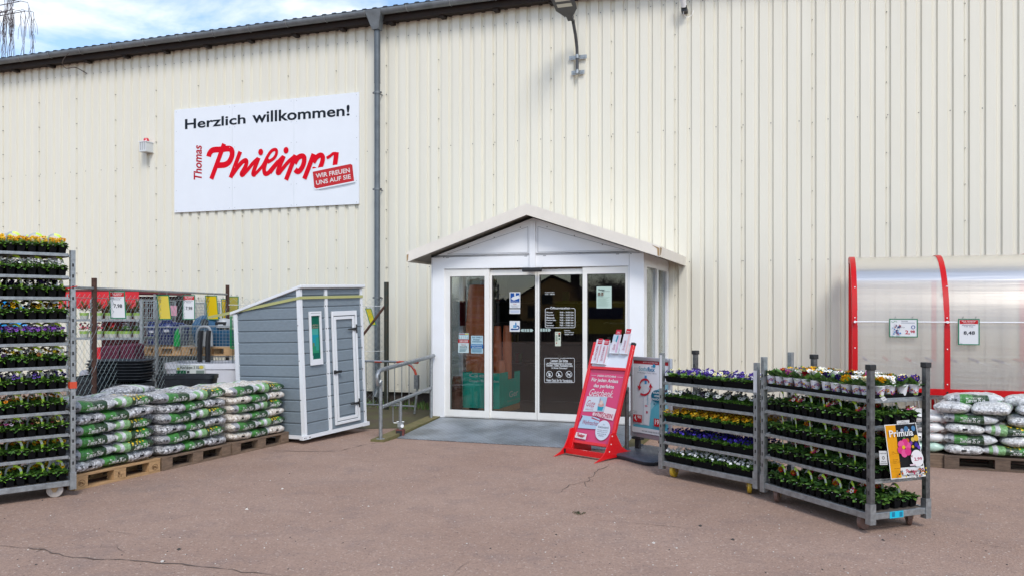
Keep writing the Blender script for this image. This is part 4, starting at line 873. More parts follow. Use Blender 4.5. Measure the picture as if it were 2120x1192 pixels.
mb.box(wx0, wx1, -.035, -.013, wz0, wz0 + .075, SW).box(wx0, wx1, -.035, -.013, wz1 - .055, wz1, SW).box(wx0, wx0 + .03, -.0345, -.013, wz0 + .075, wz1 - .055, SW).box(wx1 - .03, wx1, -.0345, -.013, wz0 + .075, wz1 - .055, SW); mb.box(wx0 + .02, wx1 - .02, -.037, -.035, wz1 - .025, wz1 - .018, J); wf = mb.build('window', shed, bevel=.003)
A = Art(lambda x, y, h: Vector((wx0 + .03 + x*(wx1 - wx0 - .06), -.016 - h, wz0 + .075 + y*(wz1 - wz0 - .13))))
A.rect(0, 0, 1, 1, '#0c6b58'); A.rect(.12, .42, .84, .70, '#4fb4a8'); A.rect(.12, .26, .84, .56, '#1fa3b4'); A.rect(.12, .14, .84, .3, '#2f9a72'); A.rect(.5, .2, .84, .5, '#35a695'); A.rect(.15, .30, .35, .38, '#6a8a60')
A.text('LIFESTYLE', .14, .76, .86, .80, '#b8b09a', .02); A.text('GARTENHAUS', .14, .71, .84, .745, '#b8b09a', .02); A.rect(.02, .01, .14, .09, '#cfe4e4'); A.build('window_poster', wf, smooth=False, fix=False)
mb = MB(); dx0, dx1, dz0, dz1 = .56, 1.07, .10, 1.55
mb.box(dx0, dx0+.028, -.038, -.013, dz0, dz1+.06, SW).box(dx1-.028, dx1, -.038, -.013, dz0, dz1+.06, SW).box(dx0+.028, dx1-.028, -.038, -.013, dz1, dz1+.06, SW).box(dx0+.028, dx1-.028, -.038, -.013, dz0, dz0+.035, SW)
mb.box(dx0+.045, dx0+.085, -.030, -.014, dz0+.045, dz1-.01, SW).box(dx1-.085, dx1-.045, -.030, -.014, dz0+.045, dz1-.01, SW).box(dx0+.085, dx1-.085, -.030, -.014, dz1-.05, dz1-.01, SW).box(dx0+.085, dx1-.085, -.030, -.014, dz0+.045, dz0+.085, SW)
dd = mb.build('door', shed, bevel=.003)
for z in (1.36, .34):
    mb = MB(); mb.add([(dx1-.03, -.0385, z-.06), (dx1-.01, -.0385, z-.06), (dx1-.01, -.0385, z+.06), (dx1-.03, -.0385, z+.06), (dx1-.03, -.045, z-.06), (dx1-.01, -.045, z-.06), (dx1-.01, -.045, z+.06), (dx1-.03, -.045, z+.06)], [(4,5,6,7),(0,1,5,4),(1,2,6,5),(2,3,7,6),(3,0,4,7)], BLACK)
    mb.prism([(dx1-.03, z-.02), (dx1-.03, z+.02), (dx1-.20, z+.007), (dx1-.20, z-.007)], 'y', -.043, -.0385, BLACK); mb.build('hinge', dd)
mb = MB(); mb.box(dx0-.01, dx0+.03, -.05, -.0385, .78, .83, BLACK).box(dx0+.03, dx0+.13, -.052, -.040, .79, .82, BLACK); mb.cyl((dx0+.10, -.05, .805), (dx0+.10, -.075, .805), .016, BLACK, 10); mb.build('latch', dd)
mb = MB(); ST = M('yellow ratchet strap', (.42, .42, .17), .6); zs = 1.80
mb.box(-.025, SWD + .025, -.0315, -.0285, zs - .018, zs + .018, ST); mb.add([(-.0275, -.03, zs+.018), (-.0275, SDP+.5, zs-.20), (-.0275, SDP+.5, zs-.235), (-.0275, -.03, zs-.018)], [(0, 1, 2, 3)], ST); sp_ = mb.build('ratchet_strap', shed, smooth=False, fix=False)
# ------------------------------------------------------------------ pallets and gravel bags
ORD = ['first', 'second', 'third', 'fourth', 'fifth', 'sixth', 'seventh', 'eighth', 'ninth', 'tenth', 'eleventh']
def pallet(label, loc, rz, L, Wd, m, marks=None, group='pallets under the gravel bags'):
    t_ = thing('pallet', label, 'pallet', loc, rz, group); mb = MB()
    for k in range(5):
        y = k*(Wd - .10)/4; mb.box(0, L, y, y + .10, .122, .144, m)
    for x in (0, L/2 - .07, L - .145): mb.box(x, x + .145, .001, Wd - .001, .100, .1215, m)
    mb.build('deck_boards', t_, bevel=.002)
    for x in (.0, L/2 - .07, L - .145):
        for y in (.002, Wd/2 - .05, Wd - .102): MB().box(x + .001, x + .144, y, y + .10, .022, .0995, m).build('block', t_, bevel=.002)
    mb = MB()
    for y in (.002, Wd/2 - .05, Wd - .102): mb.box(0, L, y, y + .10, .0, .0215, m)
    mb.build('runner_boards', t_)
    if marks:
        A = Art(lambda x, z, h: Vector((x, .0015 - h, z))); BR = '#5a3a1e'
        for x in (.072, L - .072): A.ring(x, .061, .040, .004, BR, .030); A.text('EPAL', x - .027, .048, x + .027, .074, BR, .02); A.build('branding_mark', t_, smooth=False, fix=False); A = Art(A.fn)
        x = L/2; A.text('E', x-.022, .066, x+.004, .09, BR, .02); A.text('PL-2', x - .028, .036, x + .02, .055, BR); A.rect(x-.03, .059, x+.03, .0605, BR); A.build('branding_mark', t_, smooth=False, fix=False)
    return t_
def bag_mat(name, stones, bands, flower=None):
    m = bpy.data.materials.new(name); m.use_nodes = True; t = m.node_tree; b = t.nodes['Principled BSDF']; L = t.links
    co = N(t, 'ShaderNodeTexCoord'); v = N(t, 'ShaderNodeTexVoronoi', Scale=52.0); L.new(co.outputs['Object'], v.inputs['Vector'])
    sp_ = N(t, 'ShaderNodeSeparateColor'); L.new(v.outputs['Color'], sp_.inputs[0]); r0 = N(t, 'ShaderNodeValToRGB'); L.new(sp_.outputs[0], r0.inputs[0]); cr_ = r0.color_ramp
    cr_.elements[0].position = 0; cr_.elements[0].color = (*stones[0], 1); cr_.elements[1].position = 1; cr_.elements[1].color = (*stones[-1], 1)
    for i, c in enumerate(stones[1:-1]): e = cr_.elements.new((i+1)/(len(stones)-1)); e.color = (*c, 1)
    nz_ = N(t, 'ShaderNodeTexNoise', Scale=5.0, Detail=3); L.new(co.outputs['Object'], nz_.inputs['Vector'])
    sx = N(t, 'ShaderNodeSeparateXYZ'); L.new(co.outputs['Object'], sx.inputs[0])
    ma = N(t, 'ShaderNodeMath', operation='MULTIPLY_ADD'); ma.inputs[1].default_value = .05; L.new(nz_.outputs[0], ma.inputs[0]); L.new(sx.outputs[0], ma.inputs[2])
    mr = N(t, 'ShaderNodeMapRange'); mr.inputs[1].default_value = -.28; mr.inputs[2].default_value = .33; L.new(ma.outputs[0], mr.inputs[0])
    rc = N(t, 'ShaderNodeValToRGB'); rm = N(t, 'ShaderNodeValToRGB'); rf_ = N(t, 'ShaderNodeValToRGB')
    for r_, key in ((rc, 1), (rm, 2), (rf_, 3)):
        r_.color_ramp.interpolation = 'CONSTANT'; L.new(mr.outputs[0], r_.inputs[0])
        while len(r_.color_ramp.elements) > 1: r_.color_ramp.elements.remove(r_.color_ramp.elements[-1])
        for i, bd_ in enumerate(bands):
            e = r_.color_ramp.elements[0] if i == 0 else r_.color_ramp.elements.new(bd_[0]); e.position = bd_[0]
            e.color = (*(bd_[1] or (0, 0, 0)), 1) if key == 1 else ((1, 1, 1, 1) if (bd_[1] if key == 2 else (len(bd_) > 2 and bd_[2])) else (0, 0, 0, 1))
    # print areas have blotchy greens
    v2 = N(t, 'ShaderNodeTexNoise', Scale=24.0, Detail=4, Roughness=.75); L.new(co.outputs['Object'], v2.inputs['Vector']); r2 = N(t, 'ShaderNodeValToRGB'); L.new(v2.outputs[0], r2.inputs[0]); r2.color_ramp.elements[0].position = .35; r2.color_ramp.elements[0].color = (.55, .55, .55, 1); r2.color_ramp.elements[1].position = .65; r2.color_ramp.elements[1].color = (1.35, 1.35, 1.35, 1)
    mg = N(t, 'ShaderNodeMix', data_type='RGBA', blend_type='MULTIPLY'); mg.inputs[0].default_value = .8; L.new(rc.outputs[0], mg.inputs[6]); L.new(r2.outputs[0], mg.inputs[7])
    mx_ = N(t, 'ShaderNodeMix', data_type='RGBA')
    yw = N(t, 'ShaderNodeMath', operation='MULTIPLY_ADD'); yw.inputs[1].default_value = .10; L.new(nz_.outputs[0], yw.inputs[0]); L.new(sx.outputs[1], yw.inputs[2])
    ym = N(t, 'ShaderNodeMapRange'); ym.inputs[1].default_value = -.055; ym.inputs[2].default_value = -.075; L.new(yw.outputs[0], ym.inputs[0])
    am = N(t, 'ShaderNodeMath', operation='MULTIPLY'); L.new(rm.outputs[0], am.inputs[0])
    if 'top' in name: am.inputs[1].default_value = 1.0
    else: L.new(ym.outputs[0], am.inputs[1])
    L.new(am.outputs[0], mx_.inputs[0]); L.new(r0.outputs[0], mx_.inputs[6]); L.new(mg.outputs[2], mx_.inputs[7]); out = mx_.outputs[2]
    if flower:
        v3 = N(t, 'ShaderNodeTexVoronoi', Scale=26.0); L.new(co.outputs['Object'], v3.inputs['Vector']); r3 = N(t, 'ShaderNodeValToRGB'); r3.color_ramp.elements[0].position = .30; r3.color_ramp.elements[0].color = (1, 1, 1, 1); r3.color_ramp.elements[1].position = .36; r3.color_ramp.elements[1].color = (0, 0, 0, 1); L.new(v3.outputs['Distance'], r3.inputs[0])
        rz = N(t, 'ShaderNodeMapRange'); rz.inputs[1].default_value = .012; rz.inputs[2].default_value = .025; L.new(sx.outputs[2], rz.inputs[0])
        f1 = N(t, 'ShaderNodeMath', operation='MULTIPLY'); L.new(r3.outputs[0], f1.inputs[0]); L.new(rf_.outputs[0], f1.inputs[1]); f2 = N(t, 'ShaderNodeMath', operation='MULTIPLY'); L.new(f1.outputs[0], f2.inputs[0]); L.new(rz.outputs[0], f2.inputs[1])
        m4 = N(t, 'ShaderNodeMix', data_type='RGBA'); L.new(f2.outputs[0], m4.inputs[0]); L.new(out, m4.inputs[6]); m4.inputs[7].default_value = (*flower, 1); out = m4.outputs[2]
    L.new(out, b.inputs['Base Color']); b.inputs['Roughness'].default_value = .34; b.inputs['Coat Weight'].default_value = .25; b.inputs['Coat Roughness'].default_value = .2
    w = N(t, 'ShaderNodeTexNoise', Scale=16.0, Detail=3, Distortion=1.2); L.new(co.outputs['Object'], w.inputs['Vector']); ad = N(t, 'ShaderNodeMath', operation='MULTIPLY_ADD'); ad.inputs[1].default_value = -.35; L.new(v.outputs['Distance'], ad.inputs[0]); L.new(w.outputs[0], ad.inputs[2])
    bp = N(t, 'ShaderNodeBump', Distance=.018); bp.inputs['Strength'].default_value = .85; L.new(ad.outputs[0], bp.inputs['Height']); L.new(bp.outputs[0], b.inputs['Normal']); return m
g1, g2, g3 = (.045, .20, .035), (.018, .055, .018), (.20, .38, .16)
GR = [(.08, .08, .085), (.30, .30, .31), (.44, .44, .45), (.70, .70, .71)]; CRM = [(.36, .30, .24), (.60, .54, .46), (.72, .67, .60), (.80, .77, .72)]
WHT = (.56, .57, .58); PGR = (.30, .31, .33)
def mats(st, tag_):
    return {'a': bag_mat('gravel bag label ' + tag_, st, [(0, None), (.14, PGR), (.24, g1), (.44, g2), (.70, WHT)]),
            'b': bag_mat('gravel bag flower ' + tag_, st, [(0, WHT), (.12, g3), (.18, WHT), (.26, g3), (.36, g2, 1), (.58, g1, 1), (.72, g2, 1), (.90, PGR)], (.75, .50, .01)),
            'c': bag_mat('gravel bag plain ' + tag_, st, [(0, None)]), 'd': bag_mat('gravel bag top ' + tag_, st, [(0, None), (.40, WHT), (.52, g3), (.57, WHT), (.66, None)], (.75, .50, .01))}
BM = {'grey': mats(GR, 'grey'), 'cream': mats(CRM, 'cream')}
def bag_surface(L, Wd, T, sd):
    off = Vector((sd * 7.31, sd * 3.17, sd * 1.7))
    def f(u, a, push=0.0):     # u in -1..1 along the length, a angle round
        e = .62; ca, sa = math.cos(a), math.sin(a); cy = math.copysign(abs(ca)**e, ca); sz = math.copysign(abs(sa)**(.75), sa)
        env = max(0.0, 1 - abs(u)**3.6)**.55; ey = 1 - .10*abs(u)**5 - .12*max(0, abs(u)-.93)/.07*.4
        p = Vector((u*L/2, cy*(Wd/2)*ey*(.93 + .07*env), sz*T/2*(.10 + .90*env)))
        nv = Vector((0, math.copysign(abs(ca)**(2-e), ca), math.copysign(abs(sa)**1.2, sa))); nv.normalize()
        q = noise.noise(p*7 + off)*.018*env + noise.noise(p*24 + off)*.006; return p + nv*(q + push)
    return f
BCACHE = {}
def bag_meshes(kind, L, Wd, T, sd, st):
    k = (kind, L, Wd, T, sd, st)
    if k in BCACHE: return BCACHE[k]
    f = bag_surface(L, Wd, T, sd); m = MB(); nu, na = 34, 26; mt = BM[st][kind]
    vs = [f(-1 + 2*i/nu, 2*math.pi*j/na) for i in range(nu+1) for j in range(na)]
    fs = [(i*na+j, i*na+(j+1) % na, (i+1)*na+(j+1) % na, (i+1)*na+j) for i in range(nu) for j in range(na)] + [tuple(range(na)), tuple(range(nu*na+na-1, nu*na-1, -1))]
    m.add(vs, fs, mt); body = m.mesh('bag_body', True); txt = None
    if kind in 'ab':
        def fn(x, y, h): return f(2*x/L, math.pi + (-(y)/(T/2))*1.0, h + .0012)
        A = Art(fn, h0=.0008)
        if kind == 'a': A.text('Zierkies 25 kg', -.105, -.036, .085, .012, '#f4f6f2', .035); A.text('25 kg', -.245, -.02, -.19, .012, '#222222', .02)
        else: A.text('Zierkies 25 kg', -.035, -.036, .155, .012, '#f4f6f2', .035)
        txt = A.mesh('bag_lettering', False, False)
    elif kind == 'c':
        A = Art(lambda x, y, h: f(2*x/L, math.pi - y/(T/2), h + .0012), h0=.0008); A.rect(-.035, -.006, .015, .004, '#15161a'); txt = A.mesh('bag_mark', False, False)
    BCACHE[k] = (body, txt); return BCACHE[k]
STK = []
def bag(label, kind, L, Wd, T, st, M4, pos, rz=0, sd=0, group=None, tip=0):
    t_ = thing('gravel_bag', label, 'gravel bag', M4 @ Vector(pos), 0, group)
    t_.rotation_euler = (rnd.uniform(-.03, .03), rnd.uniform(-.03, .03) + tip, M4.to_euler().z + rz)
    b_, x_ = bag_meshes(kind, L, Wd, T, sd, st); o = inst('bag_body', b_, t_, (0, 0, T/2 - .004)); 
    if x_: inst('bag_lettering' if kind in 'ab' else 'bag_mark', x_, t_, (0, 0, T/2 - .004))
P0 = Vector((-4.11, 7.95, 0)); P3 = Vector((-2.85, 10.86, 0)); pdir = (P3 - P0).normalized(); prz = math.atan2(pdir.y, pdir.x)
Ltot = (P3 - P0).length; PLN = Ltot/3 - .025
names = ['nearest left', 'middle', 'far']
lays = ['topmost', 'second from top', 'third from top', 'third from bottom', 'second from bottom', 'lowest']
def stack(M4, types, st, who, L=1.03, Wd=.74, z0=.146, T=.122, dz=.110, n0=0, grp=None):
    n = len(types)
    for i, ty in enumerate(types):          # from the bottom
        z = z0 + i*dz; lay = (lays if n == 6 else ['topmost'] + [ORD[k] + ' from top' for k in range(1, n-1)] + ['lowest'])[n-1-i]; j = rnd.uniform
        gp_ = grp or 'gravel bags of the %s stack' % who
        def lb(w, x): return '%s %s gravel bag, %s layer, %s, %s stack' % (w, 'cream' if st == 'cream' else 'grey', lay.replace(' from', ' layer from').replace(' layer', '') if False else lay, x, who)
        if ty == 'A':
            bag(lb('green labelled', 'front left'), 'a', .49, .40, T + .008, st, M4, (.262 + j(-.018, .018), .20 + j(-.02, .02), z), j(-.05, .05), (i*3 + n0) % 5, gp_)
            bag(lb('flower printed', 'front right'), 'b', .49, .40, T + .008, st, M4, (.732 + j(-.018, .018), .20 + j(-.02, .02), z), j(-.05, .05), (i*3 + 1 + n0) % 5, gp_)
            for k in range(3): bag(lb('green banded', 'back row %s' % ['left', 'centre', 'right'][k]), 'd', .36, .32, T, st, M4, (.18 + .32*k, .565, z), R(90), (i + k) % 3, gp_)
        else:
            bag(lb('plain', 'front left end'), 'c', .35, .50, T, st, M4, (.19 + j(-.015, .015), .255, z), j(-.03, .03), (i + n0) % 4, gp_)
            bag(lb('green labelled', 'front centre'), 'a', .44, .50, T + .002, st, M4, (.505 + j(-.01, .01), .255, z), j(-.02, .02), (i + 2 + n0) % 4, gp_)
            bag(lb('plain', 'front right end'), 'c', .35, .50, T, st, M4, (.815 + j(-.015, .015), .255 + j(-.01, .01), z), j(-.03, .03), (i + 3 + n0) % 4, gp_)
            for k in range(2): bag(lb('green banded', 'back row %s' % ['left', 'right'][k]), 'd', .46, .26, T, st, M4, (.27 + .47*k, .62, z), j(-.02, .02), (i + k) % 3, gp_)
pm = [WOOD, WOODG, WOODG]
for k in range(3):
    loc = P0 + pdir*(Ltot/3*k) ; who = names[k]
    pallet(['light new wooden pallet with ringed stamps under the nearest left gravel stack', 'grey weathered pallet under the middle gravel stack', 'brown weathered pallet under the cream gravel stack beside the shed'][k], loc, prz, PLN, .75, pm[k], k == 0)
    M4 = Matrix.Translation(loc) @ Matrix.Rotation(prz, 4, 'Z')
    stack(M4, [['B', 'A', 'A', 'A', 'B', 'A'], ['B', 'A', 'B', 'A', 'B', 'A'], ['B', 'A', 'B', 'A', 'B', 'A']][k], ['grey', 'grey', 'cream'][k], who, dz=[.112, .109, .106][k], n0=k)
# two loose bags on top at the back of the middle stack
M4 = Matrix.Translation(P0 + pdir*(Ltot/3)) @ Matrix.Rotation(prz, 4, 'Z')
bag('grey gravel bag lying on top at the back left of the middle stack', 'd', .52, .36, .10, 'grey', M4, (.10, .60, .146 + 6*.109 - .02), R(10), 1)
# right hand stack near the trolley shelter
pr0 = G(1955, 969); pr1 = G(2061, 975); rd = (pr1 - pr0).normalized(); rrz = math.atan2(rd.y, rd.x)
pallet('old grey pallet under the white gravel stack at the right edge of the photo', pr0, rrz, 1.10, .78, WOODR)
M4 = Matrix.Translation(pr0) @ Matrix.Rotation(rrz, 4, 'Z')
BM['white'] = mats([(.24, .24, .24), (.50, .50, .49), (.62, .62, .61), (.76, .76, .75)], 'white')
def rb(w, kind, x, y, z, rz, sd, L=.50, Wd=.38, T=.12, tip=0): bag('%s white gravel bag on the right hand pallet' % w, kind, L, Wd, T, 'white', M4, (x, y, z), R(rz), sd, 'white gravel bags on the right hand pallet', tip)
rb('lowest left end-on', 'c', .20, .25, .146, 0, 0, .38, .48); rb('lowest flower printed', 'b', .66, .25, .146, 0, 1, .60, .48); rb('lowest back', 'd', .50, .62, .146, 0, 2, .9, .3)
rb('second layer green labelled', 'a', .26, .22, .255, 0, 2, .52); rb('second layer plain right', 'c', .80, .22, .255, 0, 3, .5, .42); rb('second layer back', 'd', .5, .60, .255, 0, 1, .9, .34)
rb('third layer plain', 'c', .21, .25, .364, 0, 1, .38, .46); rb('third layer flower printed', 'b', .68, .25, .364, 0, 3, .60, .46); rb('third layer back', 'd', .5, .62, .364, 0, 0, .9, .34)
rb('fourth layer green labelled', 'a', .26, .22, .472, 0, 0, .54); rb('fourth layer plain right', 'd', .85, .25, .470, 80, 3, .5, .42); rb('fourth layer back', 'd', .5, .60, .472, 0, 2, .9, .34)
rb('tilted fifth layer', 'd', .12, .24, .58, 70, 1, .50, .34, .12, .06); rb('fifth layer yellow flowered', 'd', .50, .26, .585, 76, 2, .52, .38, .13, -.08); rb('fifth layer right', 'd', .92, .26, .575, 84, 0, .5, .38)
rb('topmost green labelled', 'a', .34, .42, .665, 2, 3, .56, .36, .125); rb('topmost right end', 'd', .90, .40, .655, -12, 1, .52, .36, .13); rb('upper back', 'd', .5, .64, .58, 0, 2, .9, .30)
# the pallet with white bags half hidden behind the primrose trolley
pq = G(1850, 962); pallet('brown pallet with white soil bags behind the primrose trolley', pq, rrz, .50, .7, WOODG)
M5 = Matrix.Translation(pq) @ Matrix.Rotation(rrz, 4, 'Z'); SBW = M('white soil bag', (.68, .67, .66), .3, var=.12, vs=8, bump=.4, bs=20)
for i in range(4):
    f = bag_surface(.52, .50, .125, i); t_ = thing('soil_bag', ['lowest pale green', 'second lowest red printed', 'third white', 'topmost white, sagging'][i] + ' soil bag on the pallet behind the primrose trolley', 'soil bag', M5 @ Vector((.27, .3, .146 + i*.105)), rrz + [.0, .03, -.03, .05][i], 'soil bags behind the primrose trolley')
    m = MB(); m.add([f(-1 + 2*a/24, 2*math.pi*j/20) for a in range(25) for j in range(20)], [(a*20+j, a*20+(j+1) % 20, (a+1)*20+(j+1) % 20, (a+1)*20+j) for a in range(24) for j in range(20)] + [tuple(range(20)), tuple(range(24*20+19, 24*20-1, -1))], SBW if i else M('pale green soil bag', (.45, .62, .52), .3, bump=.4, bs=20))
    o = m.build('bag_body', t_, smooth=True); o.location.z = .06
    if i in (1, 3, 2):
        A = Art(lambda x, y, h: f(2*x/.52, math.pi - y/.0625, h + .0012), h0=.0008); A.poly([(.12, -.03), (.22, -.03), (.22, .03), (.10, .03)], '#c03022'); A.rect(-.1, .0, .0, .012, '#555555'); o = A.build('bag_print', t_, smooth=False, fix=False); o.location.z = .06
# ------------------------------------------------------------------ flowers: shared meshes
def leafy(spots, nl, size, hgt, rg, spread, up=.5, mats_=LEAF, broad=.42):
    m = MB()
    for (x, y, z) in spots:
        for k in range(nl):
            a = rg.random()*6.283; rr_ = spread*rg.random()**.5; bx_, by_ = x + rr_*.55*math.cos(a), y + rr_*.55*math.sin(a); l = size*rg.uniform(.6, 1.25); w = l*broad
            el = rg.uniform(.05, 1.1)*up + .1 - (.9*rg.random() if rr_ > .62*spread and spread > .06 else 0); bz = z + rg.uniform(0, hgt); d = Vector((math.cos(a)*math.cos(el), math.sin(a)*math.cos(el), math.sin(el))); sd_ = Vector((-math.sin(a), math.cos(a), rg.uniform(-.3, .3)))
            b0_ = Vector((bx_, by_, bz)); mid = b0_ + d*l*.55; tip = b0_ + d*l - Vector((0, 0, l*.25*rg.random()))
            m.add([b0_, mid + sd_*w - Vector((0, 0, w*.0)), tip, mid - sd_*w, mid - Vector((0, 0, w*.35))], [(0, 1, 4), (1, 2, 4), (2, 3, 4), (3, 0, 4)], mats_[int(rg.random()*len(mats_)*.999)])
    return m
def blooms(spots, rg, size, cols, eye, petals=5, tilt=.7, face=-1.57, eyew=.33):
    m = MB()
    for (x, y, z) in spots:
        a = face + rg.uniform(-1.0, 1.0); tl_ = tilt*rg.uniform(.5, 1.3); n = Vector((math.cos(a)*math.sin(tl_), math.sin(a)*math.sin(tl_), math.cos(tl_))); u_ = n.cross(Vector((0, 0, 1)))
        if u_.length < .01: u_ = Vector((1, 0, 0))
        u_.normalize(); v_ = n.cross(u_); c = Vector((x, y, z)); s_ = size*rg.uniform(.8, 1.2); hc_ = cols[int(rg.random()*len(cols)*.999)]; col = M('bloom ' + hc_, tuple(c_*.92 for c_ in lin(hc_)), .6, spec=.2); K = petals*3; vs = [c]
        ph_ = rg.random()*6
        for k in range(K):
            an = 6.283*k/K; q = s_*(1.0 if k % 3 else .66); vs.append(c + (u_*math.cos(an+ph_) + v_*math.sin(an+ph_))*q + n*(.15*s_*(1 if k % 3 else 0) + rg.uniform(-.1, .1)*s_))
        m.add(vs, [(0, 1+k, 1+(k+1) % K) for k in range(K)], col)
        if eye:
            ec = ink(eye[int(rg.random()*len(eye)*.999)], .6); m.add([c + n*.0012*4 + (u_*math.cos(6.283*k/6) + v_*math.sin(6.283*k/6))*s_*eyew*rg.uniform(.8, 1.2) for k in range(6)], [tuple(range(6))], ec)
    return m
POT = M('black nursery pot', (.004, .004, .0045), .75, var=.3, vs=30, spec=.12); POTR = M('pot rim', (.03, .03, .033), .4)
PW, PDp = .162, .245; CELLS = [(x, y) for x in (-.0405, .0405) for y in (.04, .121, .203)]
m = MB()
for x, y in CELLS:
    a, b = .034, .0265
    m.add([(x-b, y-b, 0), (x+b, y-b, 0), (x+b, y+b, 0), (x-b, y+b, 0), (x-a, y-a, .066), (x+a, y-a, .066), (x+a, y+a, .066), (x-a, y+a, .066)], [(3,2,1,0), (0,1,5,4), (1,2,6,5), (2,3,7,6), (3,0,4,7)], POT)
    c = .039; m.box(x-c, x+c, y-c, y+c, .066, .074, POT)
    m.box(x-.006, x+.006, y-.0395, y-.039, .068, .0735, M('pot sticker', (.6, .6, .6), .5))
POTM = m.mesh('pot_tray', False)
def handle_mesh(sd):
    rg = random.Random(sd); m = MB(); a = rg.uniform(.1, .5); dx, dy = math.cos(a), -math.sin(a)*.9; L = .062; pts = []; hh = rg.uniform(.088, .098); sk = rg.uniform(-.012, .012)
    for k in range(15): t_ = math.pi*k/14; pts.append(Vector((dx*-L*math.cos(t_) + sk*math.sin(t_), .085 + dy*-L*math.cos(t_), .075 + hh*math.sin(t_)**.6)))
    wp = Vector((-dy, dx, 0)).normalized(); ws = []
    for i in range(15):
        th = R(50 + 32*i/14); tn_ = (pts[min(i+1, 14)] - pts[max(i-1, 0)]).normalized(); rd_ = tn_.cross(wp); ws.append((wp*math.cos(th) + rd_*math.sin(th))*.0105)
    w = ws[12]
    for i in range(14): m.add([pts[i]-ws[i], pts[i]+ws[i], pts[i+1]+ws[i+1], pts[i+1]-ws[i+1]], [(0, 1, 2, 3)], GREYS if i < 7 else LIME)
    p, q = pts[13], pts[11]; f = Vector((0, -.0015, 0)); m.add([p-w*.9+f, p+w*.9+f, q+w*.9+f, q-w*.9+f], [(0, 1, 2, 3)], M('plant tag', (.62, .66, .60), .5)); return m.mesh('carry_handle', False, False)
HND = [handle_mesh(k) for k in range(5)]
FOL = [leafy([(x, y, .056) for x, y in CELLS], 58, .033, .032, random.Random(10+k), .072, .6).mesh('foliage', False, False) for k in range(5)]
def bl(kind, k):
    rg = random.Random(hash(kind) % 1000 + k if False else sum(map(ord, kind))*7 + k)
    KD = {'yellow viola': (84, .0135, ['#e8a800', '#f0b81a', '#d99200', '#f4c62a'], ['#7a4a00'], .04), 'white viola': (60, .013, ['#dcdcd8', '#c9c9cc', '#e8e8e4'], None, .04),
          'dark purple pansy': (14, .021, ['#1a1030', '#241440', '#0e0a1c'], None, .04), 'yellow and black pansy': (16, .020, ['#d8a400', '#1c1410', '#e0b020', '#2a1a14'], ['#120c08'], .04),
          'lilac viola': (44, .018, ['#9a5cc8', '#b07cd8', '#8a48b8', '#c49ae0'], ['#5a2a80'], .04), 'mixed pansy': (10, .020, ['#c08a10', '#ded8d4', '#3a2450', '#7a4a1a', '#e2c830'], ['#241030'], .05),
          'purple and white pansy': (11, .017, ['#3c2a8a', '#d8d4e0', '#241a50', '#6a50a8'], ['#18102a'], .035), 'orange pansy': (6, .017, ['#c87a08', '#dd9a10', '#3a1a10'], ['#3a1408'], .035),
          'pink pansy': (6, .019, ['#b0588a', '#e0d0d8', '#3a0a1c', '#c8b070', '#5a0c20'], ['#2a0618'], .025), 'amber pansy': (5, .018, ['#d88a10', '#e2b020', '#2a1810'], ['#3a1408'], .03),
          'bright yellow pansy': (7, .018, ['#e0c818', '#e8d84a', '#d0a010'], ['#5a3a00'], .03),
          'sparse primrose': (9, .021, ['#d8287a', '#e8509a', '#e8e4dc', '#c01818', '#d88a18', '#e060a0'], ['#e0c020'], .02)}
    n, sz, cols, eye, up = KD[kind]; sp_ = []
    for _ in range(n):
        x, y = CELLS[int(rg.random()*6)] if 'prim' not in kind else CELLS[k % 6]; j = .038 if 'prim' not in kind else .022
        sp_.append((x + rg.uniform(-j, j), y + rg.uniform(-j, j), .104 + rg.uniform(0, up)))
    mb = blooms(sp_, rg, sz, cols, eye)
    for x, y, z in sp_: mb.cyl((x, y, .07), (x, y + .003, z), .0012, LEAF[1], 3)
    return mb.mesh('flowers', False, False)
BLM = {}
def pack(label, kind, M4, pos, rz, grp, fol=None, nvar=4):
    t_ = thing('plant_pack', label, 'potted plants', M4 @ Vector(pos), M4.to_euler().z + rz, grp); k = rnd.randrange(nvar)
    inst('pot_tray', POTM, t_); o = inst('foliage', (fol or FOL)[rnd.randrange(5)], t_); o.scale.x = 1
    if (kind, k) not in BLM: BLM[(kind, k)] = bl(kind, k)
    if not (kind == 'sparse primrose' and rnd.random() < .25): inst('flowers', BLM[(kind, k)], t_)
    inst('carry_handle', HND[rnd.randrange(5)], t_); return t_
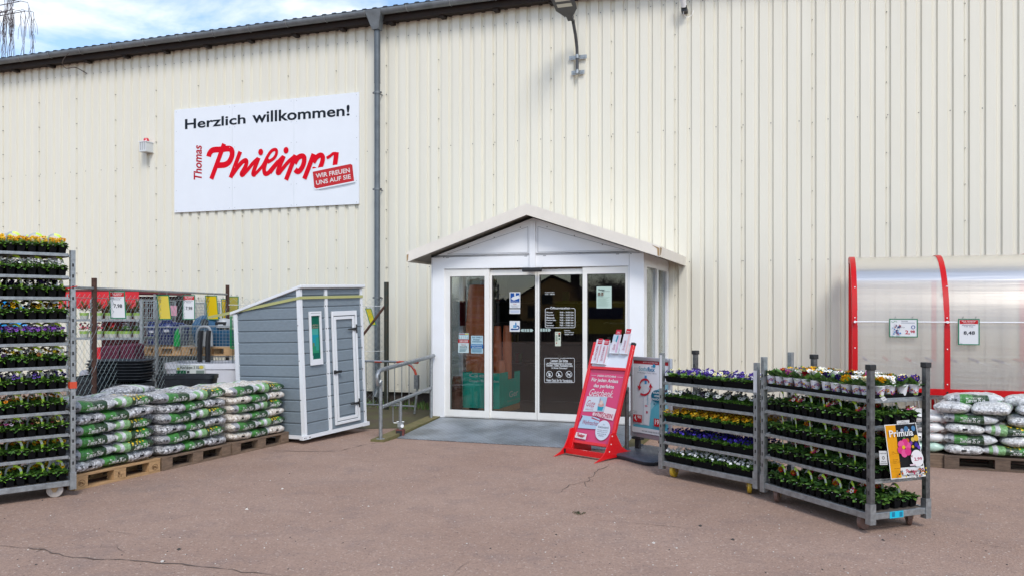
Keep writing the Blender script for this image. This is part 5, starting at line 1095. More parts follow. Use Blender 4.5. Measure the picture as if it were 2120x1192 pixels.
# ------------------------------------------------------------------ plant trolleys
CAST = M('yellow brown castor', (.40, .26, .13), .5, var=.3, vs=20); WYEL = M('yellow castor wheel', (.55, .36, .03), .45, var=.3, vs=20); WPAL = M('pale castor wheel', (.48, .44, .41), .5, var=.3, vs=20); WBRN = M('brown castor wheel', (.17, .10, .08), .6, var=.4, vs=20)
def trolley(label, A, B, Wd, shelves, posts, base_z, wheels, caps=(0, 0, 0, 0), post_w=.042, drop=.0):
    """A front-left, B front-right on the ground; shelves = heights; posts = tops of fl, fr, br, bl"""
    d = (B - A); L = d.length; rz = math.atan2(d.y, d.x); t_ = thing('plant_trolley', label, 'plant trolley', A, rz); M4 = Matrix.Translation(A) @ Matrix.Rotation(rz, 4, 'Z'); h = post_w/2
    cs = [(0, 0), (L, 0), (L, Wd), (0, Wd)]
    for i, (x, y) in enumerate(cs):
        m = MB(); m.prism([(x-h, y-h), (x+h, y-h), (x+h, y+h), (x-h, y+h)], 'z', base_z - .02, posts[i], GALVD if caps[i] else GALV)
        sx = 1 if x == 0 else -1; 
        for z in [base_z + .14 + .1*k for k in range(int((posts[i] - base_z - .16)/.1))]: m.box(x - .008, x + .008, y - h - .0008, y - h, z, z + .03, BLACK); m.box(x - h - .0008, x - h, y-.008, y+.008, z, z+.03, BLACK)
        m.prism([(x-h-.006, y-h-.006), (x+h+.006, y-h-.006), (x+h+.006, y+h+.006), (x-h-.006, y+h+.006)], 'z', base_z - .085, base_z + .07, GALV); p = m.build('post', t_, smooth=False, bevel=.004)
        if caps[i]: MB().box(x-h-.008, x+h+.008, y-h-.008, y+h+.008, posts[i]-.03, posts[i]+.012, BLACK).build('post_cap', p, bevel=.004)
    m = MB(); e = h + .001
    for y in (-.018, Wd - .012): m.box(e, L-e, y, y + .03, base_z - .05, base_z, GALV)
    for x in (-.018, L - .012): m.box(x, x + .03, e, Wd-e, base_z - .0498, base_z - .0002, GALV)
    m.box(.03, L-.03, .02, Wd-.02, base_z - .014, base_z - .004, M('trolley base board', (.10, .08, .065), .8)); m.build('base_frame', t_, smooth=False, bevel=.003)
    for i, (x, y) in enumerate([(.11, .06), (L-.13, .06), (L-.11, Wd-.06), (.11, Wd-.06)]):
        wm, rot = wheels[i]; m = MB(); c = Vector((x, y, .070)); ax = Vector((math.cos(rot), math.sin(rot), 0)); fw = Vector((-ax.y, ax.x, 0)); rs = [(-.020, .02), (-.020, .058), (-.015, .069), (.015, .069), (.020, .058), (.020, .02)]
        n = 18; vs = []
        for a_, r_ in rs:
            for k in range(n): an = 6.283*k/n; vs.append(c + ax*a_ + (fw*math.cos(an) + Vector((0, 0, 1))*math.sin(an))*r_)
        m.add(vs, [(q*n+k, q*n+(k+1) % n, (q+1)*n+(k+1) % n, (q+1)*n+k) for q in range(5) for k in range(n)] + [tuple(range(n)), tuple(range(5*n, 6*n))], wm)
        m.cyl(c - ax*.03, c + ax*.03, .012, GALV, 8); wh = m.build('castor_wheel', t_)
        m = MB(); tp = base_z - .052
        for s_ in (-1, 1):
            q = [c + ax*s_*.027 + fw*a_ + Vector((0, 0, z - .070)) for a_, z in ((-.012, .05), (.012, .05), (.035, tp), (-.035, tp))]; q2 = [p + ax*s_*.004 for p in q]; m.add(q + q2, [(0,1,2,3), (7,6,5,4), (0,4,5,1), (1,5,6,2), (2,6,7,3), (3,7,4,0)], CAST)
        m.build('castor_fork', wh, smooth=False)
    for z in shelves:
        m = MB(); m.box(.035, L-.035, -.012, .006, z-.028, z, GALV); m.box(.035, L-.035, Wd-.006, Wd+.012, z-.028, z, GALV); m.box(.0352, .05, .0062, Wd-.0062, z-.026, z-.001, GALV); m.box(L-.05, L-.0352, .0062, Wd-.0062, z-.026, z-.001, GALV)
        m.box(.051, L-.051, .007, Wd-.007, z-.014, z-.006, M('shelf board', (.14, .11, .085), .8, var=.3, vs=6))
        for x in (.0, L): m.box(x - .012 if x else .022, x + .012 if not x else x - .022, -.02, Wd+.02, z-.04, z-.03, GALV) if False else m.box((.022 if x == 0 else L-.034), (.034 if x == 0 else L-.022), -.016, Wd+.016, z-.034, z-.012, GALV)
        m.build('shelf', t_, smooth=False, bevel=.002)
    return M4, L, t_
# left trolley, eleven tiers of pansies
pc = Vector((-4.02, 7.73, 0)); a3 = Vector((.731, .682, 0)).normalized()
shz = [.376, .578, .785, .989, 1.194, 1.405, 1.616, 1.819, 2.008, 2.21]
MA, LA, TA = trolley('tall galvanised plant trolley with eleven tiers of pansies at the left edge of the photo', pc - a3*1.35, pc, .56, shz, (2.26, 2.24, 2.24, 2.24), .15, [(WPAL, .2), (WPAL, 1.2), (WPAL, 1.0), (WPAL, .5)])
TA.rotation_euler.x = 0
kinds = ['bright yellow pansy', 'amber pansy', 'pink pansy', 'orange pansy', 'purple and white pansy', 'mixed pansy', 'lilac viola', 'yellow and black pansy', 'dark purple pansy', 'white viola', 'yellow viola']
tn = ['bottom', 'second lowest', 'third lowest', 'fourth lowest', 'fifth lowest', 'middle', 'fifth highest', 'fourth highest', 'third highest', 'second highest', 'top']
for i, z in enumerate([.152] + shz):
    for c_ in range(7):
        for rw in range(2):
            pack('%s pack, %s tier of tall trolley, %s from right post, %s row' % (kinds[i].replace(' and ', '-'), tn[i], ORD[c_], ['front', 'back'][rw]), kinds[i], MA,
                 (LA - .115 - c_*.168 + rnd.uniform(-.004, .004), .018 + rw*.27, z + .002), rnd.uniform(-.03, .03), 'pansy packs on the tall left trolley')
# tags: red tape round the post
m = MB(); m.box(LA - .03, LA + .03, -.03, .03, .985, 1.045, M('orange red tape', (.55, .06, .02), .5)); m.tube([(LA-.03, -.03, 1.90), (LA+.03, -.032, 1.915), (LA+.03, .03, 1.91), (LA-.03, .03, 1.90), (LA-.032, -.03, 1.90), (LA-.07, -.04, 1.89)], .004, RED, 5)
m.build('red_tape', TA)
# middle trolley A with flat trays
A_fl = Vector((1.54, 8.67, 0)); A_fr = Vector((2.233, 7.71, 0))
AZ = [.362, .566, .76, .97]
MT, LT, TT = trolley('low plant trolley with five tiers of pansy trays beside the blue poster stand', A_fl, A_fr, .50, AZ, (1.26, 1.22, 1.30, 1.26), .16, [(WYEL, .25), (WYEL, .7), (WBRN, .3), (WBRN, .3)], (0, 0, 0, 1))
m = MB(); m.box(-.012, .02, -.0235, -.0225, .9, 1.24, M('paper strip', (.65, .65, .66), .6)); m.box(LT-.02, LT+.02, -.0235, -.0225, .95, 1.15, M('paper strip', (.65, .65, .66), .6)); m.build('paper_label', TT, smooth=False)
TRM = MB(); tw, td = .365, .225
TRM.add([(-tw/2+.012, .012, 0), (tw/2-.012, .012, 0), (tw/2-.012, td-.012, 0), (-tw/2+.012, td-.012, 0), (-tw/2, 0, .05), (tw/2, 0, .05), (tw/2, td, .05), (-tw/2, td, .05)], [(3,2,1,0), (0,1,5,4), (1,2,6,5), (2,3,7,6), (3,0,4,7)], POT)
TRM.box(-tw/2-.003, tw/2+.003, -.003, td+.003, .05, .057, POT); TRM.box(-.05, -.02, .0095, .011, .012, .03, M('pot sticker', (.6, .6, .6), .5)); TRME = TRM.mesh('tray', False)
def grid(n, mgn=.02): return [(rnd.uniform(-tw/2+mgn, tw/2-mgn), rnd.uniform(.01, td-.01)) for _ in range(n)]
TF = [leafy([(x, y, .050) for x, y in grid(26)], 24, .032, .024, random.Random(40+k), .05, .75).mesh('foliage', False, False) for k in range(4)]
TRK = {'white viola trays': (60, .013, ['#e2e2de', '#d4d4d6', '#eeeeea'], None), 'blue violet viola': (80, .0135, ['#3a2a9a', '#2a1c74', '#5040b8', '#241a60'], ['#181030']),
       'yellow viola trays': (100, .0125, ['#d89a08', '#e8b010', '#a86a04', '#f0c83a'], ['#5a3400']), 'black and white pansy': (24, .021, ['#dcdcd4', '#e8e8e0', '#c8c8c0', '#4a4250'], ['#1c1424', '#26201c']), 'purple and white pansy trays': (44, .020, ['#3a2478', '#2c1a60', '#d8d4e0', '#54389a', '#e8e0a0'], ['#180e2c'])}
TB = {}
for kn, (n_, sz, cols, eye) in TRK.items():
    for k in range(3):
        rg = random.Random(k*13 + len(kn)); sp_ = [(rg.uniform(-tw/2, tw/2), rg.uniform(-.01, td), .085 + rg.uniform(0, .035)) for _ in range(n_)]; mb = blooms(sp_, rg, sz, cols, eye, tilt=.8)
        for x, y, z in sp_: mb.cyl((x, y, .06), (x, y+.003, z), .001, LEAF[1], 3)
        TB[(kn, k)] = mb.mesh('flowers', False, False)
tk = list(TRK); tdesc = ['white violas', 'blue violet violas', 'yellow violas', 'black and white pansies', 'purple and white pansies']; tiern = ['bottom', 'second lowest', 'middle', 'second highest', 'top']
for i, z in enumerate([.162] + AZ):
    for c_ in range(3):
        for rw in range(2):
            t_ = thing('plant_tray', '%s, %s tier of low trolley, %s tray from left, %s row' % (tdesc[i], tiern[i], ORD[c_], ['front', 'back'][rw]), 'plant tray', MT @ Vector((.22 + c_*.378, -.005 + rw*.245, z + .002)), MT.to_euler().z + rnd.uniform(-.02, .02), 'pansy trays on the low trolley')
            inst('tray', TRME, t_); inst('foliage', TF[rnd.randrange(4)], t_); inst('flowers', TB[(tk[i], rnd.randrange(3))], t_)
# primrose trolley B
B_fl = Vector((2.258, 7.57, 0)); B_fr = Vector((2.72, 6.41, 0)); BZ = [.405, .605, .813, 1.022]
MP, LP, TP = trolley('low plant trolley of primroses with a price poster on its end', B_fl, B_fr, .56, BZ, (1.28, 1.275, 1.28, 1.28), .16, [(WBRN, .6), (WBRN, .2), (WBRN, .9), (WBRN, .4)], (0, 1, 1, 1))
BL = [M('primrose leaf a', (.075, .17, .025), .5, var=.4, vs=40), M('primrose leaf b', (.13, .26, .045), .5, var=.4, vs=40), M('primrose leaf c', (.045, .12, .025), .55, var=.4, vs=40)]
PF = [leafy([(x, y, .056) for x, y in CELLS], 40, .042, .036, random.Random(60+k), .064, .75, BL, .46).mesh('foliage', False, False) for k in range(5)]
tb = ['bottom', 'second lowest', 'middle', 'second highest']
for i, z in enumerate([.162, .405, .605, .813]):
    for c_ in range(7):
        for rw in range(2):
            pack('leafy primrose pack, %s tier of primrose trolley, %s from corner post, %s row' % (tb[i], ORD[c_], ['outer', 'inner'][rw]), 'sparse primrose', MP,
                 (LP - .115 - c_*.168, .005 + rw*.27, z + .002), rnd.uniform(-.02, .02), 'primrose packs on the primrose trolley', PF, 6)
# top shelf: flat black trays with printed white pots
for c_ in range(3):
    t_ = thing('transport_tray', 'flat black tray under the potted primroses, %s from the front corner post' % ORD[c_], 'plant tray', MP @ Vector((LP - .235 - c_*.385, .28, 1.024)), MP.to_euler().z, 'transport trays on top of the primrose trolley')
    m = MB(); m.box(-.188, .188, -.285, .285, 0, .008, POT); m.box(-.19, -.184, -.287, .287, .008, .026, POT).box(.184, .19, -.287, .287, .008, .026, POT).box(-.184, .184, -.287, -.281, .008, .026, POT).box(-.184, .184, .281, .287, .008, .026, POT); m.build('tray_body', t_, smooth=False)
PWH = M('white plant pot', (.66, .67, .70), .4)
m = MB(); m.lathe([(.031, 0), (.0455, .076), (.0485, .077), (.0485, .084), (.044, .084), (.044, .072)], PWH, 20); m.lathe([(.0, .066), (.043, .068), (.0, .07)], M('potting soil', (.03, .02, .014), .9), 14); POTW = m.mesh('pot', 30)
def band(sd):
    rg = random.Random(sd); A = Art(lambda x, z, h: Vector(((.031 + .0145*z/.076 + h)*math.cos(x), (.031 + .0145*z/.076 + h)*math.sin(x), z)), step=.00012, h0=.0004)
    a0 = rg.uniform(0, 1.6); 
    for k in range(16): x = a0 + k*.31; zz = .010 + .006*math.sin(k); A.poly([(x, .003), (x+.31, .003), (x+.31, zz + .006), (x, zz)], '#a8c828')
    for k in range(70):
        x = a0 + rg.uniform(.2, 4.8); z = .038 + .014*math.sin(x*2.3) + rg.uniform(-.012, .012); q = rg.uniform(.0028, .0055); A.disc(x, z, q/.038, rg.choice(['#c03070', '#5a3a9a', '#e08a20', '#b02048', '#7a3aa8', '#e0c040', '#2a3a90']), q, 6)
    return A.mesh('pot_print', False, False)
BAND = [band(k) for k in range(3)]
m = MB(); 
PLF = [leafy([(0, 0, .07)], 17, .075, .016, random.Random(80+k), .035, 1.0, BL, .38).mesh('foliage', False, False) for k in range(5)]
PCOL = {'white': ['#ecebe6', '#f2f0ea'], 'yellow': ['#f0ae0c', '#f4be22'], 'purple': ['#2c1464', '#3c1a78'], 'deep red': ['#7a0c20', '#a01428'], 'cream': ['#ece2a8', '#f0ead0'], 'magenta': ['#8a2a70', '#a84088']}
PBL = {}
for kn, cols in PCOL.items():
    for k in range(3):
        rg = random.Random(k*5 + len(kn)); n_ = rg.randint(18, 26) if kn in ('white', 'yellow', 'cream') else rg.randint(10, 16)
        sp_ = [(.042*rg.uniform(.1, 1)*math.cos(a), .042*rg.uniform(.1, 1)*math.sin(a), .110 + rg.uniform(0, .032)) for a in [rg.random()*6.28 for _ in range(n_)]]
        mb = blooms(sp_, rg, .021, cols, ['#e8b818'] if kn != 'yellow' else ['#d07808'], tilt=.8, eyew=.26)
        for x, y, z in sp_: mb.cyl((x*.4, y*.4, .07), (x, y, z), .0013, BL[1], 3)
        PBL[(kn, k)] = mb.mesh('flowers', False, False)
frontc = ['cream', 'white', 'yellow', 'purple', 'purple', 'white', 'deep red', 'white', 'magenta', 'none', 'none']; endc = ['cream', 'yellow', 'white', 'purple', 'purple']
for c_ in range(11):
    for rw in range(5):
        kn = frontc[c_] if rw == 0 else (endc[rw] if c_ == 0 else rnd.choice(['white', 'yellow', 'yellow', 'purple', 'deep red', 'cream', 'magenta', 'white', 'yellow']))
        t_ = thing('primrose_pot', '%s primrose in white pot, trolley top, %s from corner post, %s row' % ('leafy budding' if kn == 'none' else kn + ' flowering', ORD[c_], ['outer', 'second', 'third', 'fourth', 'innermost'][rw]), 'primrose',
                   MP @ Vector((LP - .075 - c_*.112 + rnd.uniform(-.008, .008), .045 + rw*.115 + rnd.uniform(-.008, .008), 1.034)), rnd.uniform(0, 6.28), 'primrose pots on top of the primrose trolley')
        inst('pot', POTW, t_); o = inst('pot_print', BAND[rnd.randrange(3)], t_); inst('foliage', PLF[rnd.randrange(5)], t_); inst('flowers', PBL[(kn, rnd.randrange(3))], t_) if kn != 'none' else None
# poster on the end of the primrose trolley (end side is local x = L, facing +x)
PO = MP @ Vector((LP + .036, 0, 0)); er = (MP @ Vector((LP, 1, 0)) - MP @ Vector((LP, 0, 0))).normalized(); en = (MP @ Vector((1, 0, 0)) - MP @ Vector((0, 0, 0))).normalized()
def on_end(px, py): # pixel -> (along end side, height)
    o = PO; rx = (px - 1060)/F; k = (rx*o.y - o.x)/(er.x - rx*er.y); p = o + er*k; return k, H - (py - 641)/F*p.y
c0 = on_end(1842, 991); c1 = on_end(1914, 984); c2 = on_end(1893, 873); c3 = on_end(1828, 878)
def ep(x, y, h):
    a = [c0[j]*(1-x) + c1[j]*x for j in (0, 1)]; b = [c3[j]*(1-x) + c2[j]*x for j in (0, 1)]; k = a[0]*(1-y) + b[0]*y; z = a[1]*(1-y) + b[1]*y; return PO + er*k + Vector((0, 0, z)) + en*(h + .012 + .012*math.sin(3.1*x)*y)
pt = thing('price_poster', 'primrose price poster with pink flower and 2,99 tied to the trolley end', 'poster', PO + er*.25 + Vector((0, 0, .6))); OL = pt.location.copy()
A = Art(lambda x, y, h: ep(x, y, h) - OL, step=.0005); 
def gridrect(A, x0, y0, x1, y1, col, n=6):
    pts = [(x0 + (x1-x0)*i/n, y) for y in (y0, y1) for i in range(n+1)]; A.put(pts, [(i, i+1, n+2+i, n+1+i) for i in range(n)], col)
gridrect(A, 0, 0, 1, 1, '#f4f4f2', 8); PBK = A.build('poster_sheet', pt, smooth=False, fix=False)
A = Art(lambda x, y, h: ep(x, y, h) - OL, step=.0005, h0=.002); gridrect(A, .30, .20, .975, .985, '#1a1c20', 6); gridrect(A, .02, .02, .30, .985, '#f0a614', 3)
for x, y, r_, c in ((.62, .90, .075, '#4f7fa8'), (.86, .90, .07, '#4f86b4'), (.48, .88, .05, '#a8b0c8'), (.90, .72, .08, '#e8b838'), (.78, .70, .06, '#e0c060'), (.60, .69, .06, '#d06020'), (.70, .64, .05, '#7a3a9a'), (.86, .60, .06, '#3a2a9a'), (.93, .55, .05, '#6a48b8'), (.74, .57, .04, '#d8b020'), (.5, .72, .05, '#3f8a2f'), (.88, .47, .05, '#3f7a2f')): A.disc(x, y, r_, c, r_*.72, 12)
for k in range(6): a = k*1.047 + .3; A.disc(.47 + .12*math.cos(a), .56 + .10*math.sin(a), .095, '#e03a86' if k % 2 else '#ec5c9c', .075, 12)
A.disc(.44, .575, .05, '#e8c020', .035, 12); A.text('Primula', .07, .775, .80, .90, '#f4f4f2', .03); A.disc(.80, .355, .19, '#f4f2f4', .155, 24); A.text('2,99', .70, .30, .94, .37, '#b81c58', .02); A.text('€', .625, .38, .67, .42, '#b81c58', .01)
A.rect(.55, .225, .72, .255, '#e8d0da'); gridrect(A, .32, .07, .80, .185, '#eceef0', 4); logo(A, .40, .10, .32, '#c01c38')
for i, (t1, y) in enumerate((('Höhe', .50), ('ca. 10-15 cm', .47), ('Standort', .36), ('sonnig bis', .33), ('halbschattig', .30), ('Winterhart', .20))): A.text(t1, .05, y, .05 + .018*len(t1), y + .018, '#7a4a08', .02)
r = random.Random(5)
for k in range(60): x, y = (r.uniform(.72, .88), r.uniform(.07, .19)) if k % 2 else (r.uniform(.05, .90), r.uniform(.035, .09) if k % 4 else r.uniform(.10, .15)); A.disc(x, y, .022, r.choice(['#2a3a20', '#c03a6a', '#e0c030', '#4a2a80', '#e8e4e0', '#d86020', '#3a5a28', '#2a2a30']), .016, 7)
A.build('poster_print', pt, smooth=False, fix=False)
m = MB()
for x in (.45, .95): p = ep(x, 1, 0) - OL; m.tube([p - Vector((0,0,.01)), p + Vector((0, 0, .02)), p + Vector((0, 0, .03)) - en*.03], .003, BLACK, 5)
m.build('cable_tie', pt)
def endcard(name, label, q, draw, d=.010):
    c = [on_end(*p) for p in q]
    def f(x, y, h):
        a = [c[0][j]*(1-x) + c[1][j]*x for j in (0, 1)]; b = [c[3][j]*(1-x) + c[2][j]*x for j in (0, 1)]; return PO + er*(a[0]*(1-y) + b[0]*y) + en*(h + d) + Vector((0, 0, a[1]*(1-y) + b[1]*y))
    o_ = f(.5, .5, 0); t_ = thing(name, label, 'label', o_); A = Art(lambda x, y, h: f(x, y, h) - o_); A.rect(0, 0, 1, 1, '#dcdcdc'); draw(A); A.build('label_sheet', t_, smooth=False, fix=False)
def d1(A):
    A.text('WT 2', .35, .6, .65, .85, '#333333', .01); A.text('CONTAINER 17', .1, .15, .9, .4, '#333333')
endcard('trolley_label', 'small white label tied above the primrose poster', [(1850, 877), (1876, 874), (1876, 867), (1850, 869)], d1, .03)
def d2(A):
    A.text('PFLANZENCENTER', .08, .78, .92, .86, '#444444'); A.ring(.5, .5, .16, .05, '#444444', .12); A.text('Pfand', .2, .2, .8, .28, '#444444'); A.rect(.1, .08, .9, .12, '#777777')
endcard('trolley_label', 'white paper notice half hidden behind the left edge of the primrose poster', [(1821, 961), (1837, 961), (1835, 932), (1819, 932)], d2, .002)
endcard('trolley_label', 'small tilted white sticker under the pots on the primrose trolley end', [(1828, 830), (1836, 826), (1830, 819), (1822, 823)], lambda A: A.rect(.2, .4, .8, .5, '#888888'), .002)
m = MB(); a_ = on_end(1848, 1070); b_ = on_end(1872, 1062); x0, x1 = a_[0] - .01, b_[0] + .01; z0_, z1_ = a_[1] - .012, b_[1] + .02
m.box(LP + .0185, LP + .0195, x0, x1, z0_, z1_, M('turquoise tape', (.0, .42, .58), .5)); m.box(LP+.0198, LP+.0203, x0+.02, x0+.05, z0_+.01, z1_-.005, M('tape ink', (.0, .16, .28), .5)); m.box(LP+.0198, LP+.0203, x1-.04, x1-.01, z0_+.006, z1_-.008, M('tape ink', (.0, .16, .28), .5)); m.build('turquoise_tape', TP, smooth=False)
# ------------------------------------------------------------------ red voucher stand
VF = Vector((.58, 9.88, 0)); va = Vector((.7, -.714, 0)).normalized(); vrz = math.atan2(va.y, va.x); VW = .575
vs_ = thing('voucher_stand', 'tilted red voucher stand with pink poster and leaflet holders in front of the doors', 'display stand', VF, vrz)
ML = Matrix.Translation(VF) @ Matrix.Rotation(vrz, 4, 'Z')     # local x right, y back, z up
b0y, b0z, b1y, b1z = .20, .145, .62, 1.305; vl = math.hypot(b1y - b0y, b1z - b0z); ud = Vector((0, (b1y-b0y)/vl, (b1z-b0z)/vl)); nd = Vector((0, -ud.z, ud.y)); VO = Vector((0, b0y, b0z))
def vp(x, y, h): return VO + Vector((x, 0, 0)) + ud*y + nd*h
def vslab(m, x0, x1, y0, y1, h0, h1, mt): m.add([vp(x, y, h) for x in (x0, x1) for y in (y0, y1) for h in (h0, h1)], [(0,1,3,2),(4,6,7,5),(0,4,5,1),(2,3,7,6),(0,2,6,4),(1,5,7,3)], mt)
RD2 = M('bright red stand metal', (.66, .008, .012), .3, coat=.3)
m = MB(); vslab(m, -.022, .022, -.13, vl, -.022, .02, RD2); vslab(m, VW-.022, VW+.022, -.13, vl - .02, -.022, .02, RD2); vslab(m, .0225, VW-.0225, -.015, .02, -.018, .022, RD2); vslab(m, .0225, VW-.0225, .895, .93, -.018, .022, RD2); vslab(m, VW-.024, VW+.024, vl-.0199, vl+.012, -.024, .022, BLACK); m.build('frame', vs_, bevel=.005)
foot = [(-.17, 0), (-.05, .045), (.02, .10), (.08, .20), (.12, .30), (.20, .31), (.235, .25), (.32, .13), (.42, .075), (.50, .065), (.50, .0), (.42, .0), (.30, .022), (.05, .022)]
for x in (-.024, VW + .014): m = MB(); m.prism([(y + .05, z) for y, z in foot], 'x', x, x + .012, RD2); m.build('foot', vs_)
m = MB(); m.box(-.012, VW + .012, .06, .10, .025, .085, RD2); m.box(-.02, .012, .052, .0595, .03, .075, BLACK)
for z, y in ((.10, .14), (.18, .17), (.27, .19)): m.cyl((VW + .0262, y, z), (VW + .0275, y, z), .008, WHITE, 8)
m.build('cross_bar', vs_)
m = MB(); vslab(m, .0226, VW-.0226, .0205, .8945, -.006, .004, M('poster pink', (.56, .055, .15), .4, spec=.3)); vslab(m, .0005, VW-.0005, .931, 1.235, -.012, .006, M('leaflet panel', (.66, .70, .76), .35)); pn = m.build('panel', vs_, smooth=False)
A = Art(lambda x, y, h: vp(.0226 + x*(VW-.045), .0205 + y*.874, .004 + h))
PK = ['#d63c62', '#dc4668', '#d9406a', '#cf2f5c', '#c93060']
A.rect(.02, .955, .98, .985, '#c05070'); WT = '#f2eef0'
A.rect(.05, .913, .20, .917, WT); A.rect(.80, .913, .96, .917, WT); A.text('UNSERE GUTSCHEINE', .23, .902, .77, .928, WT, .02)
A.text('Für jeden Anlass', .10, .815, .86, .880, WT, .025); A.text('das perfekte', .20, .735, .78, .800, WT, .025); 
A.text('Geschenk.', .12, .625, .80, .725, WT, .0, .45)
A.poly([(.06, .40), (.66, .425), (.66, .63), (.08, .615)], '#dbe3ec'); A.poly([(.45, .42), (.655, .428), (.655, .625), (.45, .62)], '#b6cfe0'); A.text('Gute', .12, .475, .36, .565, '#c03058', 0, .5); A.text('GEBURTSTAG', .12, .425, .34, .442, '#d08098'); A.text('zum', .26, .455, .34, .47, '#d08098')
A.poly([(.47, .435), (.60, .435), (.62, .49), (.45, .49)], '#2f9fb8'); A.disc(.535, .515, .085, '#d8a8a0', .03); A.disc(.53, .545, .05, '#e6cfc4', .03); A.stroke([(.49, .545), (.48, .60)], .012, '#b84060', 1)
A.poly([(.36, .36), (.96, .32), (.99, .475), (.66, .50), (.66, .41), (.36, .40)], '#efd3da'); A.poly([(.66, .41), (.97, .40), (.98, .475), (.68, .50)], '#f0e4e8')
A.text('GUTSCHEIN', .42, .345, .92, .405, '#b81e44', .015); A.rect(.46, .318, .92, .322, '#d07088')
A.poly([(.04, .165), (.60, .18), (.60, .32), (.44, .34), (.07, .345)], '#bcd8ee'); A.poly([(.07, .345), (.10, .33), (.06, .25), (.04, .26)], '#8a2038'); A.poly([(.36, .335), (.60, .30), (.60, .29), (.36, .315)], '#c04858'); A.text('Weihnachten', .14, .225, .62, .285, '#a83058', 0, .45)
A.disc(.75, .175, .20, '#dfeaf6', .135, 28); A.text('So', .72, .245, .78, .262, '#30405a', 0, .3); A.text("funktioniert's", .60, .20, .90, .236, '#30405a', 0, .4)
for i, t_ in enumerate(('Aussuchen, mitnehmen,', 'Wunschbetrag an der', 'Kasse nennen &', 'bezahlen.')): w = (.30, .28, .24, .15)[i]; A.text(t_, .75 - w/2, .168 - i*.025, .75 + w/2, .183 - i*.025, '#30405a')
A.poly([(.02, .03), (.34, .02), (.345, .095), (.03, .105)], '#f1eff0'); logo(A, .06, .045, .25, '#c8203c')
A.build('poster_print', pn, smooth=False, fix=False)
def leaf_set(name, label, x0, x1, y0, y1, h, draw, redtop=True, sheet='#e9e6ee'):
    c = ML @ vp((x0+x1)/2, y0, h); t_ = thing(name, label, 'leaflet', c, vrz, 'leaflets on the voucher stand'); off = vp((x0+x1)/2, y0, h)
    m = MB(); vslab(m, x0, x1, y0, y1, h, h + .012, ink(sheet, .3)); m.build('leaflets', t_, off, smooth=False)
    m = MB(); cl = M('clear acrylic', (.66, .70, .74), .1); vslab(m, x0-.004, x1+.004, y0-.012, y0-.002, h-.02, h+.02, cl); vslab(m, x0 - .004, x0-.0005, y0-.0015, y0 + .09, h-.02, h+.018, cl); vslab(m, x1+.0005, x1+.004, y0-.0015, y0 + .09, h-.02, h+.018, cl); m.build('holder', t_, off, smooth=False)
    A = Art(lambda x, y, hh: vp(x0 + x*(x1-x0), y0 + y*(y1-y0), h + .012 + hh)); draw(A)
    A.build('leaflet_print', t_, off, smooth=False, fix=False)
RDK = '#d01f3a'
def dv(rev):
    def d(A):
        A.rect(.78, 0, .97, .75, '#e8b4bc'); A.rect(.9, 0, .93, .75, '#d88898')
        q = [(.30, .06), (.30, .74), (.62, .74), (.62, .06)] 
        A.text('GUTSCHEIN', 0, 0, 1, 1, '#c04468', .01, q=[(.55, .10), (.55, .72), (.28, .72), (.28, .10)] if not rev else [(.55, .10), (.55, .72), (.28, .72), (.28, .10)])
        A.rect(.30, .80, .95, 1.03, RDK); A.text('Einkaufs', .36, .93, .88, .97, '#f4e8ec', .02); A.text('Gutschein', .36, .86, .88, .91, '#f4e8ec', .02)
    return d
leaf_set('leaflet_stack', 'voucher leaflets at the far left of the stand, red tag above', .035, .135, .97, 1.265, .022, dv(0)); leaf_set('leaflet_stack', 'voucher leaflets second from left on the stand, beside the empty panel', .14, .245, .965, 1.255, .028, dv(1))
def dg(kind):
    def d(A):
        if kind == 0: A.rect(.0, .62, .62, .98, '#c8dcea'); A.poly([(.45, .62), (.62, .55), (.75, .95), (.55, .95)], '#2aa0b4'); A.rect(.72, 0, .95, .95, '#e2b8d0')
        else: A.rect(.74, 0, .95, .95, '#f0c8c8')
        A.text('Gute' if kind == 0 else 'Ein Geschenk', 0, 0, 1, 1, '#c03a68', 0, .4, q=[(.56, .14), (.56, .46 + .2*kind), (.26, .46 + .2*kind), (.26, .14)]); A.rect(.25, 1.0, .98, 1.26, RDK); A.text('Mein' if kind else 'Alles', .42, 1.10, .8, 1.16, '#f4e8ec', .02); A.text('Gutschein', .36, 1.03, .88, 1.08, '#f4e8ec')
    return d
leaf_set('leaflet_stack', 'greeting leaflets with a turquoise picture upright in the upper middle of the stand', .285, .395, 1.105, 1.33, .03, dg(0)); leaf_set('leaflet_stack', 'plain pink edged leaflets upright at the upper right of the stand', .435, .535, 1.105, 1.34, .03, dg(1))
# ------------------------------------------------------------------ blue poster stand
SF = Vector((1.426, 10.1, 0)); sa = Vector((.584, -.81, 0)).normalized(); srz = math.atan2(sa.y, sa.x); SWW = .66
st_ = thing('poster_stand', 'silver framed pavement poster stand with turquoise drink poster on a black base', 'poster stand', SF, srz); SB0, SB1 = .20, 1.15
SIL = M('silver frame', (.42, .43, .46), .35, .6)
m = MB()
for y0_, y1_ in ((-.02, .012), ):
    m.box(0, .045, y0_, y1_, SB0, SB1, SIL).box(SWW-.045, SWW, y0_, y1_, SB0, SB1, SIL).box(.045, SWW-.045, y0_+.0005, y1_-.0005, SB1-.045, SB1, SIL).box(.045, SWW-.045, y0_+.0005, y1_-.0005, SB0, SB0+.06, SIL)
m.build('frame', st_, bevel=.008); m = MB(); m.box(.045, SWW-.045, -.006, .0, SB0+.06, SB1-.045, M('poster sheet', (.70, .73, .76), .3, var=.04, vs=5)); pn = m.build('poster_sheet', st_, smooth=False)
A = Art(lambda x, y, h: Vector((.045 + x*(SWW-.09), -.006 - h, SB0+.06 + y*(SB1-SB0-.105))))
